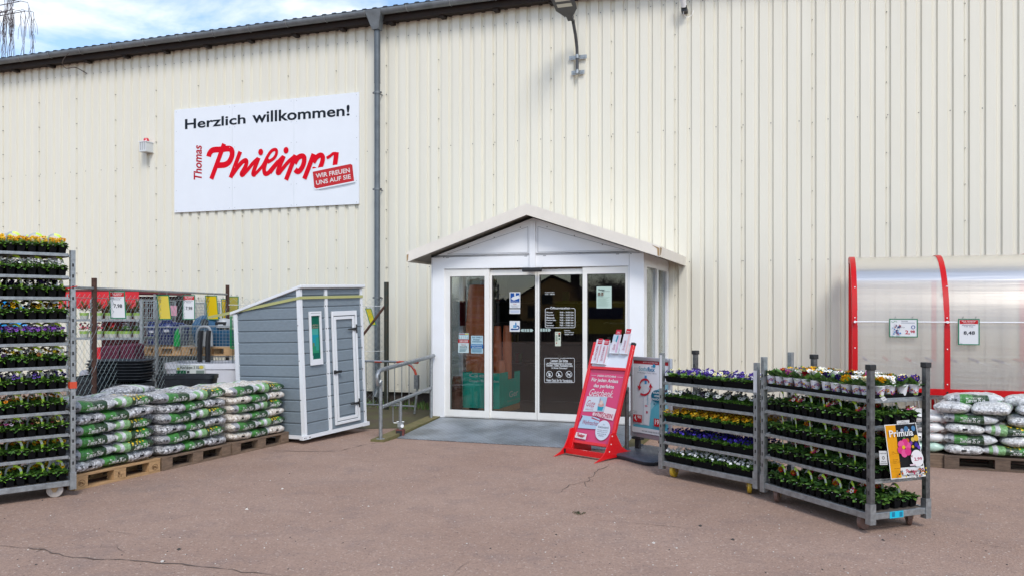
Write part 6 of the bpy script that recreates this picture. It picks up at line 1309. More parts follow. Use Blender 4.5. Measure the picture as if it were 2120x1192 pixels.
A.rect(0, .955, 1, 1, '#c03038'); A.text('JETZT AUCH BEI UNS!', .28, .967, .70, .99, '#e8d8d8', .02); A.poly([(.45, .08), (1, .06), (1, .72), (.62, .60), (.48, .40)], '#9fd0dc'); A.poly([(.0, .06), (1, .06), (1, .34), (.70, .46), (.52, .34), (.46, .14), (.0, .10)], '#62b6c8'); A.poly([(.0, .11), (.46, .11), (.5, .4), (.3, .9), (.0, .9)], '#dfe6ea')
A.text('Soda', .16, .86, .40, .92, '#6ab4c8', .0); A.text('fixx', .41, .86, .62, .92, '#2a86b4', .02); A.disc(.60, .94, .04, '#2a9cc4', .026, 12); A.disc(.54, .93, .015, '#2a9cc4', .01, 8); A.text('Für alle gängigen Marken Zylinder', .12, .825, .68, .842, '#50606c')
A.poly([(.28, .12), (.45, .12), (.45, .60), (.40, .68), (.40, .76), (.33, .76), (.33, .68), (.28, .60)], '#e2e8ec'); A.rect(.335, .68, .395, .80, '#4a9cd0'); A.rect(.30, .14, .31, .58, '#b4c0ca'); A.rect(.35, .37, .42, .39, '#d08090'); A.rect(.38, .28, .43, .31, '#c05868')
A.text('Sodafixx', 0, 0, 1, 1, '#4ab0c8', .0, q=[(.44, .40), (.44, .57), (.40, .57), (.40, .40)])
A.stroke([(.19, .62), (.22, .70), (.30, .74), (.42, .74), (.47, .70)], .028, '#c8283c'); A.poly([(.13, .65), (.25, .64), (.18, .58)], '#c8283c'); A.stroke([(.22, .54), (.34, .53), (.46, .57), (.52, .64)], .028, '#c8283c'); A.poly([(.46, .64), (.57, .64), (.51, .70)], '#c8283c')
A.disc(.70, .53, .17, '#146a84', .085, 20); A.disc(.86, .61, .035, '#146a84', .02, 10); A.disc(.88, .53, .02, '#146a84', .012, 8); A.disc(.62, .42, .02, '#146a84', .012, 8)
for i, t_ in enumerate(('KAUFEN', 'ODER', 'TAUSCHEN')): w = (.22, .15, .28)[i]; A.text(t_, .70-w/2, .565 - i*.045, .70+w/2, .592 - i*.045, '#e6eef0', .02)
A.rect(.02, .14, .27, .245, '#c4262e'); A.text('4,', .05, .155, .13, .235, '#f2eeee', .05); A.text('98', .145, .195, .25, .235, '#f2eeee', .04); A.rect(.62, .12, .93, .225, '#c4262e'); A.text('19,', .65, .135, .79, .215, '#f2eeee', .05); A.text('98', .81, .17, .91, .212, '#f2eeee', .04)
A.text('Tausch-', .02, .285, .14, .30, '#50606c'); A.text('zylinder', .02, .262, .15, .277, '#50606c'); A.text('Kauf-', .80, .265, .90, .28, '#50606c'); A.text('zylinder', .77, .243, .90, .258, '#50606c')
A.rect(0, .0, 1, .075, '#e6e8ea'); A.text('AN DER KASSE ERHÄLTLICH', .28, .022, .86, .045, '#404850', .01); A.build('poster_print', pn, smooth=False, fix=False)
m = MB()
for x in (.03, SWW-.19): m.box(x, x+.16, -.03, .03, .172, .199, BLACK); m.box(x+.045, x+.115, -.018, .018, .06, .1715, BLACK)
m.build('spring_feet', st_, bevel=.004)
BGR = M('dark blue grey plastic', (.055, .065, .085), .45, var=.2, vs=20, bump=.2, bs=200); m = MB()
ol = [(.03, -.44), (.16, -.47), (.36, -.45), (.56, -.49), (.74, -.51), (.82, -.45), (.76, .24), (.70, .29), (.02, .29), (-.05, .24), (.0, -.32)]; cx_ = .32
lv = [(.0, .93), (.03, .97), (.045, 1.0), (.060, .985), (.066, .95)]; n = len(ol); vv = []
for z, s_ in lv: vv += [((x - cx_)*s_ + cx_, y*s_, z) for x, y in ol]
m.add(vv, [(q*n+k, q*n+(k+1) % n, (q+1)*n+(k+1) % n, (q+1)*n+k) for q in range(4) for k in range(n)] + [tuple(range(n-1, -1, -1)), tuple(range(4*n, 5*n))], BGR); m.box(-.04, .0, .12, .2, .066, .08, BGR); m.build('weighted_base', st_, smooth=50)
# ------------------------------------------------------------------ goods behind the fence
def TH(name, label, cat, X, Y, Z=0, rz=0, group=None): return thing(name, label, cat, (X, Y, Z), rz, group)
def at(px, py, Y): return Vector(((px-1060)/F*Y, Y, H - (py-641)/F*Y))
REDF = M('red sale canopy cloth', (.62, .01, .02), .6, var=.15, vs=4)
# red canopy with dark inside
c = at(140, 606, 14.4); e = at(325, 608, 14.4); t_ = TH('sale_canopy', 'red cloth sales canopy with dark inside behind the fence', 'canopy', c.x, 14.4)
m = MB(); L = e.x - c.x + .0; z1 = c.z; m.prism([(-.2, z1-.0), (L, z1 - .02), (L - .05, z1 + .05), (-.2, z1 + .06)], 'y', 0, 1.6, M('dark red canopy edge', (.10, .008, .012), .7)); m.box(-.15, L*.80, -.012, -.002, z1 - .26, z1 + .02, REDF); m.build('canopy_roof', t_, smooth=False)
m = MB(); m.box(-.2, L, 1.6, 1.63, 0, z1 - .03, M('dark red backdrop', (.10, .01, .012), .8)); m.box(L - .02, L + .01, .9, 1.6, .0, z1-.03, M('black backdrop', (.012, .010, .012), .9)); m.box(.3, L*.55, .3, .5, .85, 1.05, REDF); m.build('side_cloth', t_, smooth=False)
m = MB()
for x in (.0, L - .04): m.cyl((x, .0, 0), (x, .0, z1 - .02), .02, GALV, 8)
m.build('pole', t_)
# plant rack
c = at(145, 665, 11.9); e = at(292, 665, 11.9); W_ = e.x - c.x; t_ = TH('display_rack', 'galvanised rack with potted heathers and red flowers behind the fence', 'rack', c.x, 11.9)
m = MB()
for x in (.05, W_): m.box(x - .02, x + .02, 0, .04, 0, at(0, 618, 11.9).z, GALV); m.box(x-.02, x+.02, .5, .54, 0, at(0, 618, 11.9).z, GALV)
m.build('post', t_); shz_ = [at(0, 660, 11.9).z, at(0, 698, 11.9).z]
for z in shz_: m = MB(); m.box(.07, W_-.02, -.01, .55, z - .03, z, GALV); m.build('shelf', t_)
HTH = [M('heather brown', (.14, .10, .04), .8), M('heather green', (.08, .13, .03), .8), M('heather rust', (.22, .08, .03), .8)]
GP = M('lime green pot', (.30, .48, .10), .5); GPB = M('pale pot base', (.5, .5, .45), .5)
m = MB(); m.lathe([(.05, 0), (.058, .05)], GPB, 12); m.lathe([(.058, .05), (.064, .09), (.055, .09), (.0, .08)], GP, 12); gpm = m.mesh('pot', 30)
hm = [leafy([(0, 0, .09)], 60, .11, .10, random.Random(k), .05, 1.3, HTH, .10).mesh('foliage', False, False) for k in range(2)]
rgf = random.Random(3); rfs = []
for cols in (['#c01420', '#d82a30'], ['#9a1018', '#b8202a'], ['#e8e6e4', '#c8c8c8'], ['#d82050', '#e07080']):
    b_ = leafy([(0, 0, .09)], 20, .06, .05, rgf, .05, 1, LEAF); bb = blooms([(rgf.uniform(-.06, .06), rgf.uniform(-.06, .06), .12 + rgf.uniform(0, .09)) for _ in range(34)], rgf, .016, cols, None)
    rfs.append((b_.mesh('foliage', False, False), bb.mesh('flowers', False, False)))
for k in range(8):
    g_ = TH('heather_pot', 'bushy brown green heather in a lime pot, %s from left on the upper rack shelf' % ORD[k], 'potted plant', c.x + .16 + k*(W_-.25)/7.4, 11.98 + .1*(k % 2), shz_[0], 0, 'heathers on the rack'); inst('pot', gpm, g_); inst('foliage', hm[k % 2], g_)
for k in range(8):
    q = [3, 0, 3, 0, 1, 1, 2, 2][k]; g_ = TH('flower_pot', '%s flowers in a lime pot, %s from left on the lower rack shelf' % (['bright red', 'dark red', 'white', 'pink'][q], ORD[k]), 'potted plant', c.x + .16 + k*(W_-.25)/7.4, 11.98 + .08*(k % 2), shz_[1], 0, 'red and white flowers on the rack'); inst('pot', gpm, g_); inst('foliage', rfs[q][0], g_); inst('flowers', rfs[q][1], g_)
# dark red cushions/boxes, white clear bags, black crate stack
CUSH = M('dark red cushion cloth', (.075, .004, .022), .85, var=.4, vs=30, bump=.4, bs=60)
for i, (p0, p1, yt) in enumerate(((206, 246, 708), (247, 279, 704))):
    a = at(p0, yt, 11.4); b = at(p1, 748, 11.4); t_ = tag(MB().box(0, b.x-a.x-.01, 0, .35, 0, a.z - .05, CUSH).build('cushion_stack', bevel=.03), ['dark wine red upholstered block, left of the two behind the fence', 'dark wine red upholstered block, right of the two behind the fence'][i], 'cushion'); t_.location = (a.x, 11.4, 0)
BLK = M('anthracite crate plastic', (.018, .022, .028), .42, var=.4, vs=12)
def crate(label, p0, p1, yt, yb, Y, n, rim=True, grp=None, mat_=None, depth=.5):
    a = at(p0, yt, Y); b = at(p1, yb, Y); w = b.x - a.x; hh = (a.z - b.z)/n
    for i in range(n):
        t_ = thing('planter_box', label + (', %s from the top' % ORD[n-1-i] if n > 1 else ''), 'planter', (a.x + w/2 + rnd.uniform(-.015, .015), Y, b.z + i*hh), rnd.uniform(-.02, .02), grp)
        m = MB(); v = []; nn = 24
        for z, s_ in ((0, .90), (hh*.75, .97), (hh*.76, 1.0), (hh*.97, 1.0), (hh*.97, .97), (hh*.3, .9)):
            for k in range(nn):
                an = 6.283*(k+.5)/nn; x = math.copysign(abs(math.cos(an))**.35, math.cos(an))*w/2*s_; y = math.copysign(abs(math.sin(an))**.35, math.sin(an))*depth/2*s_ + depth/2; v.append((x, y, z))
        m.add(v, [(q*nn+k, q*nn+(k+1) % nn, (q+1)*nn+(k+1) % nn, (q+1)*nn+k) for q in range(5) for k in range(nn)] + [tuple(range(nn-1, -1, -1)), tuple(range(5*nn, 6*nn))], mat_ or BLK); m.build('planter_body', t_, smooth=40)
crate('anthracite planter nested in the tall stack behind the gravel bags', 170, 293, 746, 790, 10.4, 7, grp='anthracite planters nested behind the fence')
crate('wide anthracite planter under the nested stack', 165, 290, 792, 850, 10.35, 1)
crate('dark planter at the foot of the left brown fence post', 148, 192, 778, 835, 10.0, 1)
crate('long anthracite planter box lying in front of the white tub', 318, 441, 775, 812, 11.6, 1, depth=.35)
crate('large white grey oval tub with a paper band behind the long planter', 333, 492, 750, 806, 12.4, 1, mat_=M('white grey tub', (.74, .76, .82), .35, var=.1, vs=5), depth=.8)
# printed paper band of the tub
a = at(366, 772, 12.38); b = at(425, 754, 12.38); t_ = thing('tub_label', 'printed paper band around the white grey tub behind the fence', 'label', (a.x, 12.36, a.z)); w_, h_ = b.x-a.x, b.z-a.z
A = Art(lambda x, y, h: Vector((x*w_, -h, y*h_))); A.rect(0, 0, 1, 1, '#dfe6e2'); A.text('Hochbeet 3 XL', .14, .52, .82, .86, '#3a4238', .02); A.rect(.0, .0, .34, .36, '#1e6a42'); A.rect(.37, .06, .47, .3, '#222222'); A.rect(.7, .0, .98, .36, '#8a9a92'); A.disc(.88, .72, .08, '#e0d060', .2); A.disc(.08, .55, .05, '#d8d040', .15); A.build('label_print', t_, smooth=False, fix=False)
# steel tube frame stands and clear plastic bags under the rack
t_ = tag(MB().box(0, .42, 0, .4, 0, .55, M('clear bagged goods', (.34, .33, .36), .25, var=.6, vs=14, bump=.9, bs=12)).build('bagged_goods', bevel=.06), 'clear plastic bag of grey goods under the left end of the rack', 'bag'); p = at(160, 800, 11.3); t_.location = (p.x, 11.3, .35)
# wire pallet cages with blue boxes on wooden pallets
CG = M('cage wire zinc', (.34, .37, .38), .45, .6)
def cage(name, label, p0, p1, yt, yb, Y, depth=.7, sp=.055, fine=.0028, colr=None, grp=None):
    a = at(p0, yt, Y); b = at(p1, yb, Y); w = b.x-a.x; hh = a.z-b.z; t_ = thing(name, label, 'wire cage', (a.x, Y, b.z), 0, grp); mt = colr or CG; m = MB()
    for y in (0, depth):
        k = 0
        while k*sp <= w: m.cyl((k*sp, y, 0), (k*sp, y, hh), fine, mt, 4); k += 1
        k = 0
        while k*sp <= hh: m.cyl((0, y, k*sp), (w, y, k*sp), fine, mt, 4); k += 1
    for x in (0, w):
        k = 0
        while k*sp <= depth: m.cyl((x, k*sp, 0), (x, k*sp, hh), fine, mt, 4); k += 1
        k = 0
        while k*sp <= hh: m.cyl((x, 0, k*sp), (x, depth, k*sp), fine, mt, 4); k += 1
    m.build('wire_panels', t_, smooth=False); m = MB()
    for x, y in ((0, 0), (w, 0), (w, depth), (0, depth)): m.cyl((x, y, -.0), (x, y, hh + .01), .011, mt, 6)
    for z in (0, hh): m.tube([(0, 0, z), (w, 0, z), (w, depth, z), (0, depth, z), (0, 0, z)], .008, mt, 6)
    m.build('cage_frame', t_); return t_
Yp = 12.9
a = at(278, 735, Yp); b = at(377, 735, Yp); c = at(483, 735, Yp)
for k, (x0, x1) in enumerate(((a.x, b.x), (b.x + .01, c.x))):
    z = at(0, 735, Yp).z; 
    t_ = thing('pallet', ['light pallet carrying the left wire cage behind the fence', 'light pallet carrying the right wire cage behind the fence'][k], 'pallet', (x0, Yp - .05, z), 0, 'pallets under the wire cages'); m = MB(); w = x1 - x0
    for y in (0, .35, .7): m.box(0, w, y, y+.1, 0, .02, WOOD); m.box(0, w, y, y+.1, .11, .135, WOOD); [m.box(xx, xx+.13, y+.001, y+.099, .02, .11, WOOD) for xx in (0, w/2-.06, w-.13)]
    m.build('pallet_wood', t_)
    # support under pallet: lower cage
cage('wire_cage', 'lower wire cage holding up the pallets behind the white tub', 345, 482, 737, 792, Yp + .05, sp=.05, fine=.0022)
cage('wire_cage', 'lower wire cage with dark goods under the left pallet', 278, 340, 738, 800, Yp + .05, sp=.05, fine=.0022)
cage('wire_cage', 'left wire cage of blue carry tubs standing on a pallet', 291, 369, 676, 718, Yp, sp=.05)
cage('wire_cage', 'right wire cage of blue and black tools standing on a pallet', 373, 478, 674, 717, Yp, sp=.05)
cage('wire_cage', 'tall empty wire cage beside the red canopy', 284, 326, 622, 676, 13.4, sp=.075, fine=.004)
cage('wire_cage', 'empty wire cage behind the second price card', 395, 424, 626, 660, 14.0, sp=.05, fine=.003)
BLU = M('navy blue plastic', (.012, .022, .12), .35, var=.2, vs=10); BLU2 = M('petrol blue plastic', (.015, .09, .19), .4, var=.3, vs=10)
def tub(label, px, yt, yb, Y, w, m_, lidm=None, name='blue_tub'):
    p = at(px, yb, Y); q = at(px, yt, Y); hh = q.z-p.z; t_ = thing(name, label, 'plastic tub', (p.x, Y + .3, p.z), rnd.uniform(-.2, .2), 'blue tubs in the left wire cage'); m = MB()
    m.lathe([(.0, 0), (w*.8, .0), (w, hh*.75), (w*1.04, hh*.76), (w*1.0, hh*.82), (w*.7, hh*.97), (.0, hh)], m_, 16); m.build('tub_body', t_); m = MB(); m.tube([(-w*.5, -w*.75, hh*.86), (-w*.4, -w*.8, hh*1.02), (w*.4, -w*.8, hh*1.02), (w*.5, -w*.75, hh*.86)], .014, m_, 8); m.box(-w*.22, w*.22, -w*1.03, -w*.99, hh*.55, hh*.66, ink('#d8dce8')); m.build('tub_handle', t_)
tub('round navy blue tub, left one in the left wire cage', 306, 668, 714, Yp, .15, BLU); tub('round navy blue tub with white sticker in the centre of the left wire cage', 333, 665, 714, Yp, .16, BLU); tub('navy blue tub at the right end of the left wire cage', 359, 670, 714, Yp, .13, BLU)
p = at(400, 716, Yp); t_ = thing('grass_catcher', 'petrol blue folded garden bag bulging over the right wire cage', 'garden bag', (p.x + .12, Yp + .3, p.z)); m = MB(); m.lathe([(0, 0), (.2, .02), (.25, .2), (.24, .33), (.19, .42), (.10, .47), (0, .48)], BLU2, 10); m.build('bag_body', t_, smooth=False); m = MB(); m.lathe([(0, 0), (.06, .0), (.06, .02)], BLACK, 12, (0, 0, 0)); o = m.build('bag_opening', t_); o.location = (.03, -.23, .36); o.rotation_euler.x = R(80)
p = at(450, 716, Yp); t_ = thing('helmet_spreader', 'pale grey tool hood sticking out at the right of the right wire cage', 'tool', (p.x, Yp + .3, p.z)); m = MB(); m.lathe([(0, .26), (.17, .28), (.17, .33), (.13, .40), (0, .43)], M('pale grey plastic', (.38, .40, .42), .4), 14); m.box(-.08, .08, -.165, -.12, .32, .37, BLACK); m.lathe([(.0, 0), (.16, 0), (.16, .25), (0, .25)], BLU2, 12); m.build('hood_body', t_)
p = at(377, 716, Yp); GRN = M('bright green plastic', (.0, .25, .045), .4); t_ = tag(MB().prism([(0, 0), (.10, 0), (.09, .20), (.06, .28), (.02, .22)], 'y', 0, .05, GRN).build('green_rake', bevel=.01), 'bright green plastic garden tool leaning between the two wire cages', 'garden tool'); t_.location = (p.x - .09, Yp - .12, p.z + .0)
# black hose loops hung over the cage
for i, px in enumerate((411, 428)):
    p = at(px, 742, Yp - .3); t_ = thing('hose_bundle', ['black foam tube bundle, left leg hanging over the pallet edge', 'black foam tube bundle, right leg hanging over the pallet edge'][i], 'hose', (p.x, Yp - .25, p.z), 0, 'black foam tubes'); m = MB(); m.tube([(0, 0, -.05), (.0, .0, .25), (.01, .02, .42)], .038, BLACK, 8); m.build('tube_leg', t_)
a = at(405, 677, Yp-.3); t_ = thing('coiled_pond_liner', 'grey crinkled roll arching between the two black foam tubes', 'roll', (at(419, 716, Yp-.3).x, Yp-.22, at(419, 716, Yp-.3).z)); m = MB(); m.tube(catmull([(-.11, 0, .0), (-.11, 0, .18), (-.07, 0, .27), (0, 0, .29), (.07, 0, .27), (.10, 0, .18), (.11, 0, .0)], 3), .022, M('silver grey roll', (.30, .32, .34), .4, bump=.5, bs=30), 8); m.box(-.07, .07, .03, .06, 0, .22, M('silver grey roll', (.30, .32, .34), .4)); m.build('roll_body', t_)
# green shopping carts near the shed, pink paper on the cage, blue pools at the left
GRW = M('green wire', (.0, .20, .06), .5)
cage('green_cart', 'green wire hand cart half hidden behind the grey shed roof', 478, 500, 655, 720, 12.6, depth=.4, sp=.05, colr=GRW)
p0_ = at(347, 653, 13.9); p1_ = at(366, 632, 13.9); t_ = tag(MB().box(0, p1_.x-p0_.x, 0, .006, 0, p1_.z-p0_.z, ink('#e2a8b8')).build('pink_notice'), 'pink paper notice hung behind the first yellow card', 'notice'); t_.location = p0_
m = MB(); bt_ = thing('background_boxes', 'dark stacked garden boxes filling the gap behind the wire cages', 'boxes', (at(300, 740, 13.7).x, 13.7, 0)); m.box(0, .9, 0, .6, 0, .98, BLK); m.box(1.0, 1.75, .1, .6, 0, .62, M('dim grey box', (.10, .10, .10), .7)); m.build('box_bodies', bt_, bevel=.01)
POOL = M('light blue pool plastic', (.0, .26, .62), .35); 
for i, (p0, p1, yt, yb, Y) in enumerate(((-60, 46, 622, 650, 12.5), (-40, 62, 664, 700, 12.0))):
    a = at(p0, yt, Y); b = at(p1, yb, Y); w = (b.x-a.x)/2; t_ = thing('paddling_pool', ['upper', 'lower'][i] + ' light blue plastic pool shell standing behind the left trolley', 'pool', (a.x + w, Y, b.z)); m = MB(); hh = a.z-b.z; m.prism([(-w, 0), (w, 0), (w*.97, hh*.5), (w*.7, hh*.86), (w*.2, hh), (-w*.4, hh*.97), (-w*.85, hh*.7)], 'y', 0, .1, POOL); m.build('pool_shell', t_, bevel=.02)
m = MB(); t_ = thing('storage_rack', 'grey steel rack carrying the blue pool shells', 'rack', (at(-100, 650, 12.3).x, 12.3, 0))
for x in (0, 1.45): m.box(x, x+.05, 0, .05, 0, 1.9, GALV)
for z in (at(0, 651, 12.3).z - .03, at(0, 701, 12.3).z - .03, .6): m.box(.0, 1.5, .05, .5, z - .04, z, GALV)
m.build('rack_frame', t_)
# ------------------------------------------------------------------ goods inside the porch (seen through the glass)
TER = M('terracotta plastic', (.62, .18, .07), .4, var=.15, vs=6); CGN = M('emerald print board', (.0, .50, .36), .5, var=.2, vs=3)
def IN(px, py, d): s_, z_ = WL(px, py, d); return s_, z_
s0_, z0_ = IN(958, 848, -1.75); s1_, _ = IN(1034, 848, -1.75); zt_ = IN(958, 770, -1.75)[1]; s2_ = IN(1069, 838, -.95)[0]
t_, o_ = bthing('display_box', 'emerald green pallet display box with white lettering inside the porch', 'display box', s0_, -1.75, .125)
m = MB(); dep = .95; bz = .22; cut = [(-1.75, bz), (-1.75 + dep, bz), (-1.75 + dep, zt_-.02), (-1.75 + dep*.72, zt_-.02), (-1.75 + dep*.70, zt_-.26), (-1.75 + dep*.42, zt_-.26), (-1.75 + dep*.36, zt_-.02), (-1.75 + dep*.30, zt_), (-1.75, zt_)]
m.box(s0_, s1_, -1.75, -1.74, bz, zt_, CGN); m.box(s1_ - .01, s1_, -1.7398, -1.75 + dep, bz + .021, zt_ - .12, CGN); m.box(s1_ - .01, s1_, -1.7398, -1.75 + dep*.40, zt_ - .1199, zt_ - .001, CGN); m.box(s1_ - .01, s1_, -1.75 + dep*.74, -1.75 + dep, zt_ - .1199, zt_ - .02, CGN); m.box(s0_, s0_ + .01, -1.739, -1.75 + dep, bz, zt_, CGN); m.box(s0_ + .011, s1_ - .011, -1.739, -1.75 + dep, bz, bz + .02, CGN); m.build('printed_box', t_, o_, smooth=False)
A = Art(lambda x, y, h: Vector((s0_ + x*(s1_-s0_), -1.75 - h, bz + y*(zt_-bz)))); A.text('Gefu', .17, .84, 1.05, .99, '#dfeee8', .05) if False else A.text('Ger', .17, .87, .78, .985, '#dfeee8', .06); A.text('Goods for Garden', .17, .74, 1.45 if False else .985, .81, '#dfeee8', .02); A.build('front_lettering', t_, o_, smooth=False, fix=False)
A = Art(lambda x, y, h: Vector((s1_ + h, -1.75 + x*dep, bz + y*(zt_-bz)))); A.text('Ger', .45, .24, .9, .42, '#cfe4dc', .05); A.text('Goods for Garden', .36, .12, .96, .18, '#9fc4b4', .01); A.build('side_lettering', t_, o_, smooth=False, fix=False)
m = MB(); [m.box(s0_ + k*(s1_-s0_-.1)/2, s0_ + k*(s1_-s0_-.1)/2 + .1, -1.74, -1.75 + dep, .13, .218, WOOD) for k in range(3)]; m.build('wooden_base', t_, o_)
def potstack(label, px, d, yt, r_, n, name='pot_stack', z0=None, grp=None, mt=None):
    s_, _ = WL(px, 700, d); zt_2 = WL(px, yt, d)[1]; z0 = bz + .02 if z0 is None else z0
    t_ = thing(name, label, 'plant pots', BW(s_, d, z0), BROT, grp or 'terracotta pots inside the porch'); hh = (zt_2 - z0); m = MB(); rim = .035; prof = []
    nst = n; step = hh*.8/nst
    for k in range(nst): z = k*step; prof += [(r_*1.0, z), (r_*1.02, z + step*.3), (r_*.96, z + step*.32)]
    prof += [(r_*.93, hh*.8), (r_*.80, hh*.96), (r_*.70, hh), (.0, hh)]
    m.lathe(prof, mt or TER, 20); m.build('nested_pots', t_)
potstack('tall tapering stack of large terracotta pots behind the green box', 992, -1.2, 590, .21, 5); potstack('left column of nested terracotta pots behind the middle pane', 1030, -1.08, 674, .075, 7)
potstack('right column of nested terracotta pots with white tag behind the middle pane', 1050, -1.06, 673, .075, 7); potstack('short orange terracotta pot in front of the two columns', 1037, -1.28, 745, .09, 2)
potstack('pile of small brown pots left of the green box', 946, -1.85, 778, .085, 9, z0=.13, mt=M('brown clay', (.16, .06, .035), .6, var=.4, vs=20))
s_, _ = WL(946, 640, -1.35); z_ = WL(946, 640, -1.35)[1]; t_ = thing('wall_notice', 'dark red paper notice hanging inside the left porch window', 'notice', BW(-.12, -1.3, 1.45), BROT)
m = MB(); m.box(0, .006, 0, .22, 0, .40, ink('#7a2030')); m.build('notice_sheet', t_)
# dim shelves of goods deeper inside
r = random.Random(9)
for k in range(26):
    s_ = r.choice([-1.3, -.1, 1.2, 2.6, 3.8]) + r.uniform(-.2, .3); z_ = r.choice([.53, .98, 1.43, 1.88]); w = r.uniform(.06, .14); hh = r.uniform(.12, .26)
    cname = r.choice(['white', 'green', 'brown', 'red', 'blue', 'yellow']); c = {'white': '#b8b8b0', 'green': '#5a8a50', 'brown': '#6a4a38', 'red': '#8a3030', 'blue': '#38507a', 'yellow': '#a89a50'}[cname]
    o = tag(MB().box(-w/2, w/2, 0, .1, 0, hh, ink(c)).build('shop_box', bevel=.008), 'small %s packet on the dim shop shelves behind the glass doors' % cname, 'packet', 'packets on the dim shop shelves: ' + cname); o.location = BW(s_, 4.25, z_); o.rotation_euler.z = BROT
# ------------------------------------------------------------------ bare birch behind the hall
t_ = thing('birch_tree', 'bare weeping birch with thin hanging twigs behind the hall roof', 'tree', (-22.5, 26, 0)); BRK = M('birch bark', (.30, .27, .25), .8, var=.5, vs=10); TWG = M('birch twig', (.105, .075, .075), .8)
m = MB(); m.tube([(0, 0, 0), (.2, .1, 4), (-.1, .2, 8), (.1, 0, 12), (.0, .1, 16)], .3, BRK, 10, rr=[.32, .26, .18, .11, .03]); m.build('trunk', t_)
m = MB(); r = random.Random(21)
def limb(p, q, r0):
    mid = p.lerp(q, .55) + Vector((0, 0, .5)); m.tube([p, mid, q], r0, BRK if r0 > .06 else TWG, 6, rr=[r0, r0*.6, r0*.2]); return [p.lerp(mid, .6), mid, mid.lerp(q, .5), q]
def twigs(base, n):
    for _ in range(n):
        a = r.random()*6.283; o = r.uniform(.1, .5); L = r.uniform(1.2, 3.0); p = base + Vector((r.uniform(-.15, .15), r.uniform(-.15, .15), 0)); pts = [p]
        for k in range(1, 7): f = k/6; pts.append(p + Vector((math.cos(a)*o*math.sqrt(f) + .05*math.sin(k+a), math.sin(a)*o*math.sqrt(f), .12*math.sin(f*3)*(1-f) - L*f*f)))
        m.tube(pts, .012, TWG, 3, caps=False, rr=[.011, .010, .008, .007, .006, .005, .004])
        for j in range(5):
            q = pts[2 + j % 4]; b = r.random()*6.283; e = q + Vector((math.cos(b)*.12, math.sin(b)*.12, -r.uniform(.3, .8))); m.tube([q, q.lerp(e, .5) + Vector((.03*math.cos(b), .03*math.sin(b), .05)), e], .006, TWG, 3, caps=False)
tr_o = Vector((-22.5, 26, 0))
tg = [at(px, py, 26) - tr_o for px, py in ((52, 24), (30, 20), (8, 26), (40, 4), (-30, -40), (-90, 0), (10, -50), (-160, -20))]
for q in tg:
    st0 = Vector((0, .1, q.z*.78)); ps = limb(st0, q, .05)
    for p in ps[2:]: twigs(p, 4)
for k in range(16):
    a = r.random()*6.283; z = r.uniform(7, 14.5); q = Vector((math.cos(a)*r.uniform(1.5, 3.2), math.sin(a)*r.uniform(1.5, 3.2), z + r.uniform(-.5, 1.5)))
    for p in limb(Vector((0, .1, z*.8)), q, .07)[2:]: twigs(p, 3)
m.build('crown', t_, smooth=False, fix=False)
# ------------------------------------------------------------------ across the yard (reflected in the glass)
MN = Vector((V.x, V.y, 0)); MO = O + V*(PD + .08)
def mir(px, py, Y): p = at(px, py, Y); return p - MN*(2*(p - MO).dot(MN))
Yv = 95
g0, g1, ga = mir(1070, 641, Yv), mir(1252, 641, Yv), mir(1142, 575, Yv); hx = (g1 - g0); hw = hx.length; hx.normalize(); hrz = math.atan2(hx.y, hx.x)
ht = thing('gable_house', 'ochre rendered gable house with dark roof on the far side of the yard', 'house', (g0.x, g0.y, 0), hrz)
sgn = 1 if (Matrix.Rotation(hrz, 3, 'Z') @ Vector((0, 1, 0))).dot(MN) > 0 else -1    # which way the store lies
OCH = M('ochre render', (.50, .30, .12), .8, var=.3, vs=2); DRF = M('dark house roof', (.05, .035, .03), .8)
eave = mir(1077, 618, Yv).z; apx = (ga - g0).dot(hx); az_ = ga.z
dpt = -9*sgn
m = MB(); poly_ = [(0, 0), (hw, 0), (hw, eave), (apx, az_), (0, eave)]; m.prism(poly_, 'y', 0, dpt, OCH); m.build('wall', ht, smooth=False)
m = MB()
for (x0, z0_), (x1, z1_) in (((-.5, eave - .3), (apx, az_ + .12)), ((hw + .5, eave - .3), (apx, az_ + .12))): m.prism([(x0, z0_), (x1, z1_), (x1, z1_ + .22), (x0, z0_ + .22)], 'y', .4*sgn, dpt, DRF)
m.box(apx + 2.4, apx + 3.4, dpt*.4 - .4, dpt*.4 + .4, az_ - 1.5, az_ + .9, DRF); m.build('roof', ht, smooth=False)
m = MB(); m.box(apx - 1.1, apx + .1, .02*sgn, .05*sgn, eave - .6, eave + .5, BLACK); m.box(apx + 1, apx + 2.4, .02*sgn, .05*sgn, .8, 2.2, BLACK); m.box(1.2, 2.6, .02*sgn, .05*sgn, .8, 2.2, BLACK); m.build('window', ht)
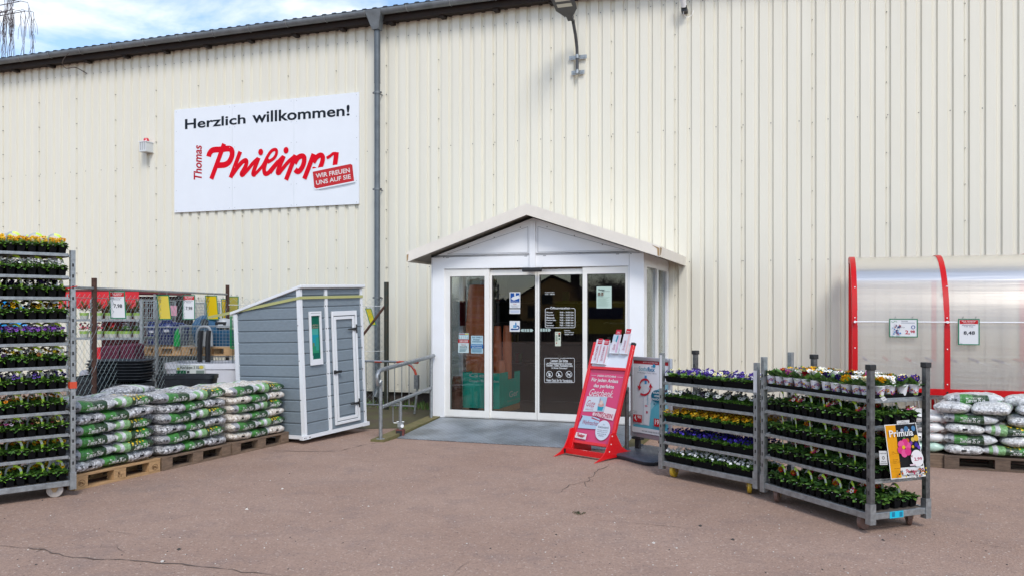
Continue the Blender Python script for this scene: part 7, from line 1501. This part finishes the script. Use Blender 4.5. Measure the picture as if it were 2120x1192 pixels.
# yellow banner on a dark fence
b0_, b1_ = mir(1150, 622, 42), mir(1300, 622, 42); bx_ = (b1_ - b0_); bw = bx_.length; bx_.normalize(); bt_ = thing('yellow_banner', 'long yellow advertising banner on a fence across the yard', 'banner', (b0_.x, b0_.y, 0), math.atan2(bx_.y, bx_.x))
zt_ = b0_.z; zb_ = mir(1200, 690, 42).z; m = MB(); m.box(0, bw, -.02, .02, zb_, zt_, M('banner yellow', (.48, .36, .04), .6, var=.2, vs=1)); m.build('banner_cloth', bt_)
m = MB()
for k in range(7): m.box(bw*(.38 + .08*k), bw*(.38 + .08*k) + .28, -.045*1, .045, zb_ + .45*(zt_-zb_), zb_ + .80*(zt_-zb_), M('banner dark blue', (.02, .02, .06), .6))
m.build('banner_stripes', bt_)
DK = M('dark hedge', (.02, .028, .012), .9, var=.6, vs=3)
def tree(px, Y, hpx, wid, lab, leaf=None):
    p = mir(px, 641, Y); top = mir(px, hpx, Y).z; t_ = thing('bare_tree', lab, 'tree', (p.x, p.y, 0)); rg = random.Random(int(px)); m = MB(); m.tube([(0, 0, 0), (.1, 0, top*.4), (0, .1, top*.8)], .2, TWG, 7, rr=[.25, .18, .06]); m.build('trunk', t_); m = MB()
    for k in range(130):
        a = rg.random()*6.283; z = rg.uniform(.3, .85)*top; e = Vector((math.cos(a)*wid*rg.uniform(.4, 1), math.sin(a)*wid*rg.uniform(.4, 1), min(top, z + rg.uniform(.2, 1)*top*.25))); s_ = Vector((0, 0, z)); mid = s_.lerp(e, .5) + Vector((0, 0, -.2)); m.tube([s_, mid, e], .03, TWG, 3, caps=False, rr=[.05, .03, .012])
        for j in range(5): q = mid.lerp(e, rg.random()); f = q + Vector((rg.uniform(-.8, .8), rg.uniform(-.8, .8), rg.uniform(.1, .9))); m.tube([q, f], .012, TWG, 3, caps=False)
    m.build('crown', t_, smooth=False, fix=False)
tree(1275, 70, 578, 4.0, 'bare branched tree right of the ochre house across the yard'); tree(1330, 66, 585, 4.0, 'second bare tree further along the far fence'); tree(1235, 90, 590, 3.5, 'small bare tree behind the banner across the yard')
h0, h1 = mir(860, 641, 70), mir(1075, 641, 70); hd_ = (h1-h0); hl = hd_.length; hd_.normalize(); t_ = thing('evergreen_hedge', 'dark uneven evergreen hedge across the yard', 'hedge', (h0.x, h0.y, 0), math.atan2(hd_.y, hd_.x)); hz_ = mir(1000, 613, 70).z; rg = random.Random(4); m = MB()
for k in range(2600):
    x = rg.uniform(0, hl); z = rg.random()**.7*(hz_*(.85 + .15*math.sin(x*.9) + .05*math.sin(x*3.1))); y = rg.uniform(-.9, .9); q = rg.uniform(.12, .35); a = rg.random()*3.14
    m.add([(x - q*math.cos(a), y - q*math.sin(a), z), (x, y, z + q), (x + q*math.cos(a), y + q*math.sin(a), z + q*.1), (x, y + .05, z - q*.8)], [(0, 1, 2, 3)], DK)
m.build('foliage', t_, smooth=False, fix=False); m = MB(); m.box(0, hl, -.3, .3, 0, hz_*.6, DK); m.build('inner_growth', t_)
f0, f1 = mir(1000, 641, 46), mir(1420, 641, 46); fd_ = f1-f0; fl_ = fd_.length; fd_.normalize(); t_ = thing('board_fence', 'dark board fence below the yellow banner across the yard', 'fence', (f0.x, f0.y, 0), math.atan2(fd_.y, fd_.x)); m = MB(); [m.box(k*.16, k*.16+.14, -.05, .0, 0, 1.1 + .02*(k % 3), DBROWN) for k in range(int(fl_/.16))]; m.build('boards', t_, smooth=False)
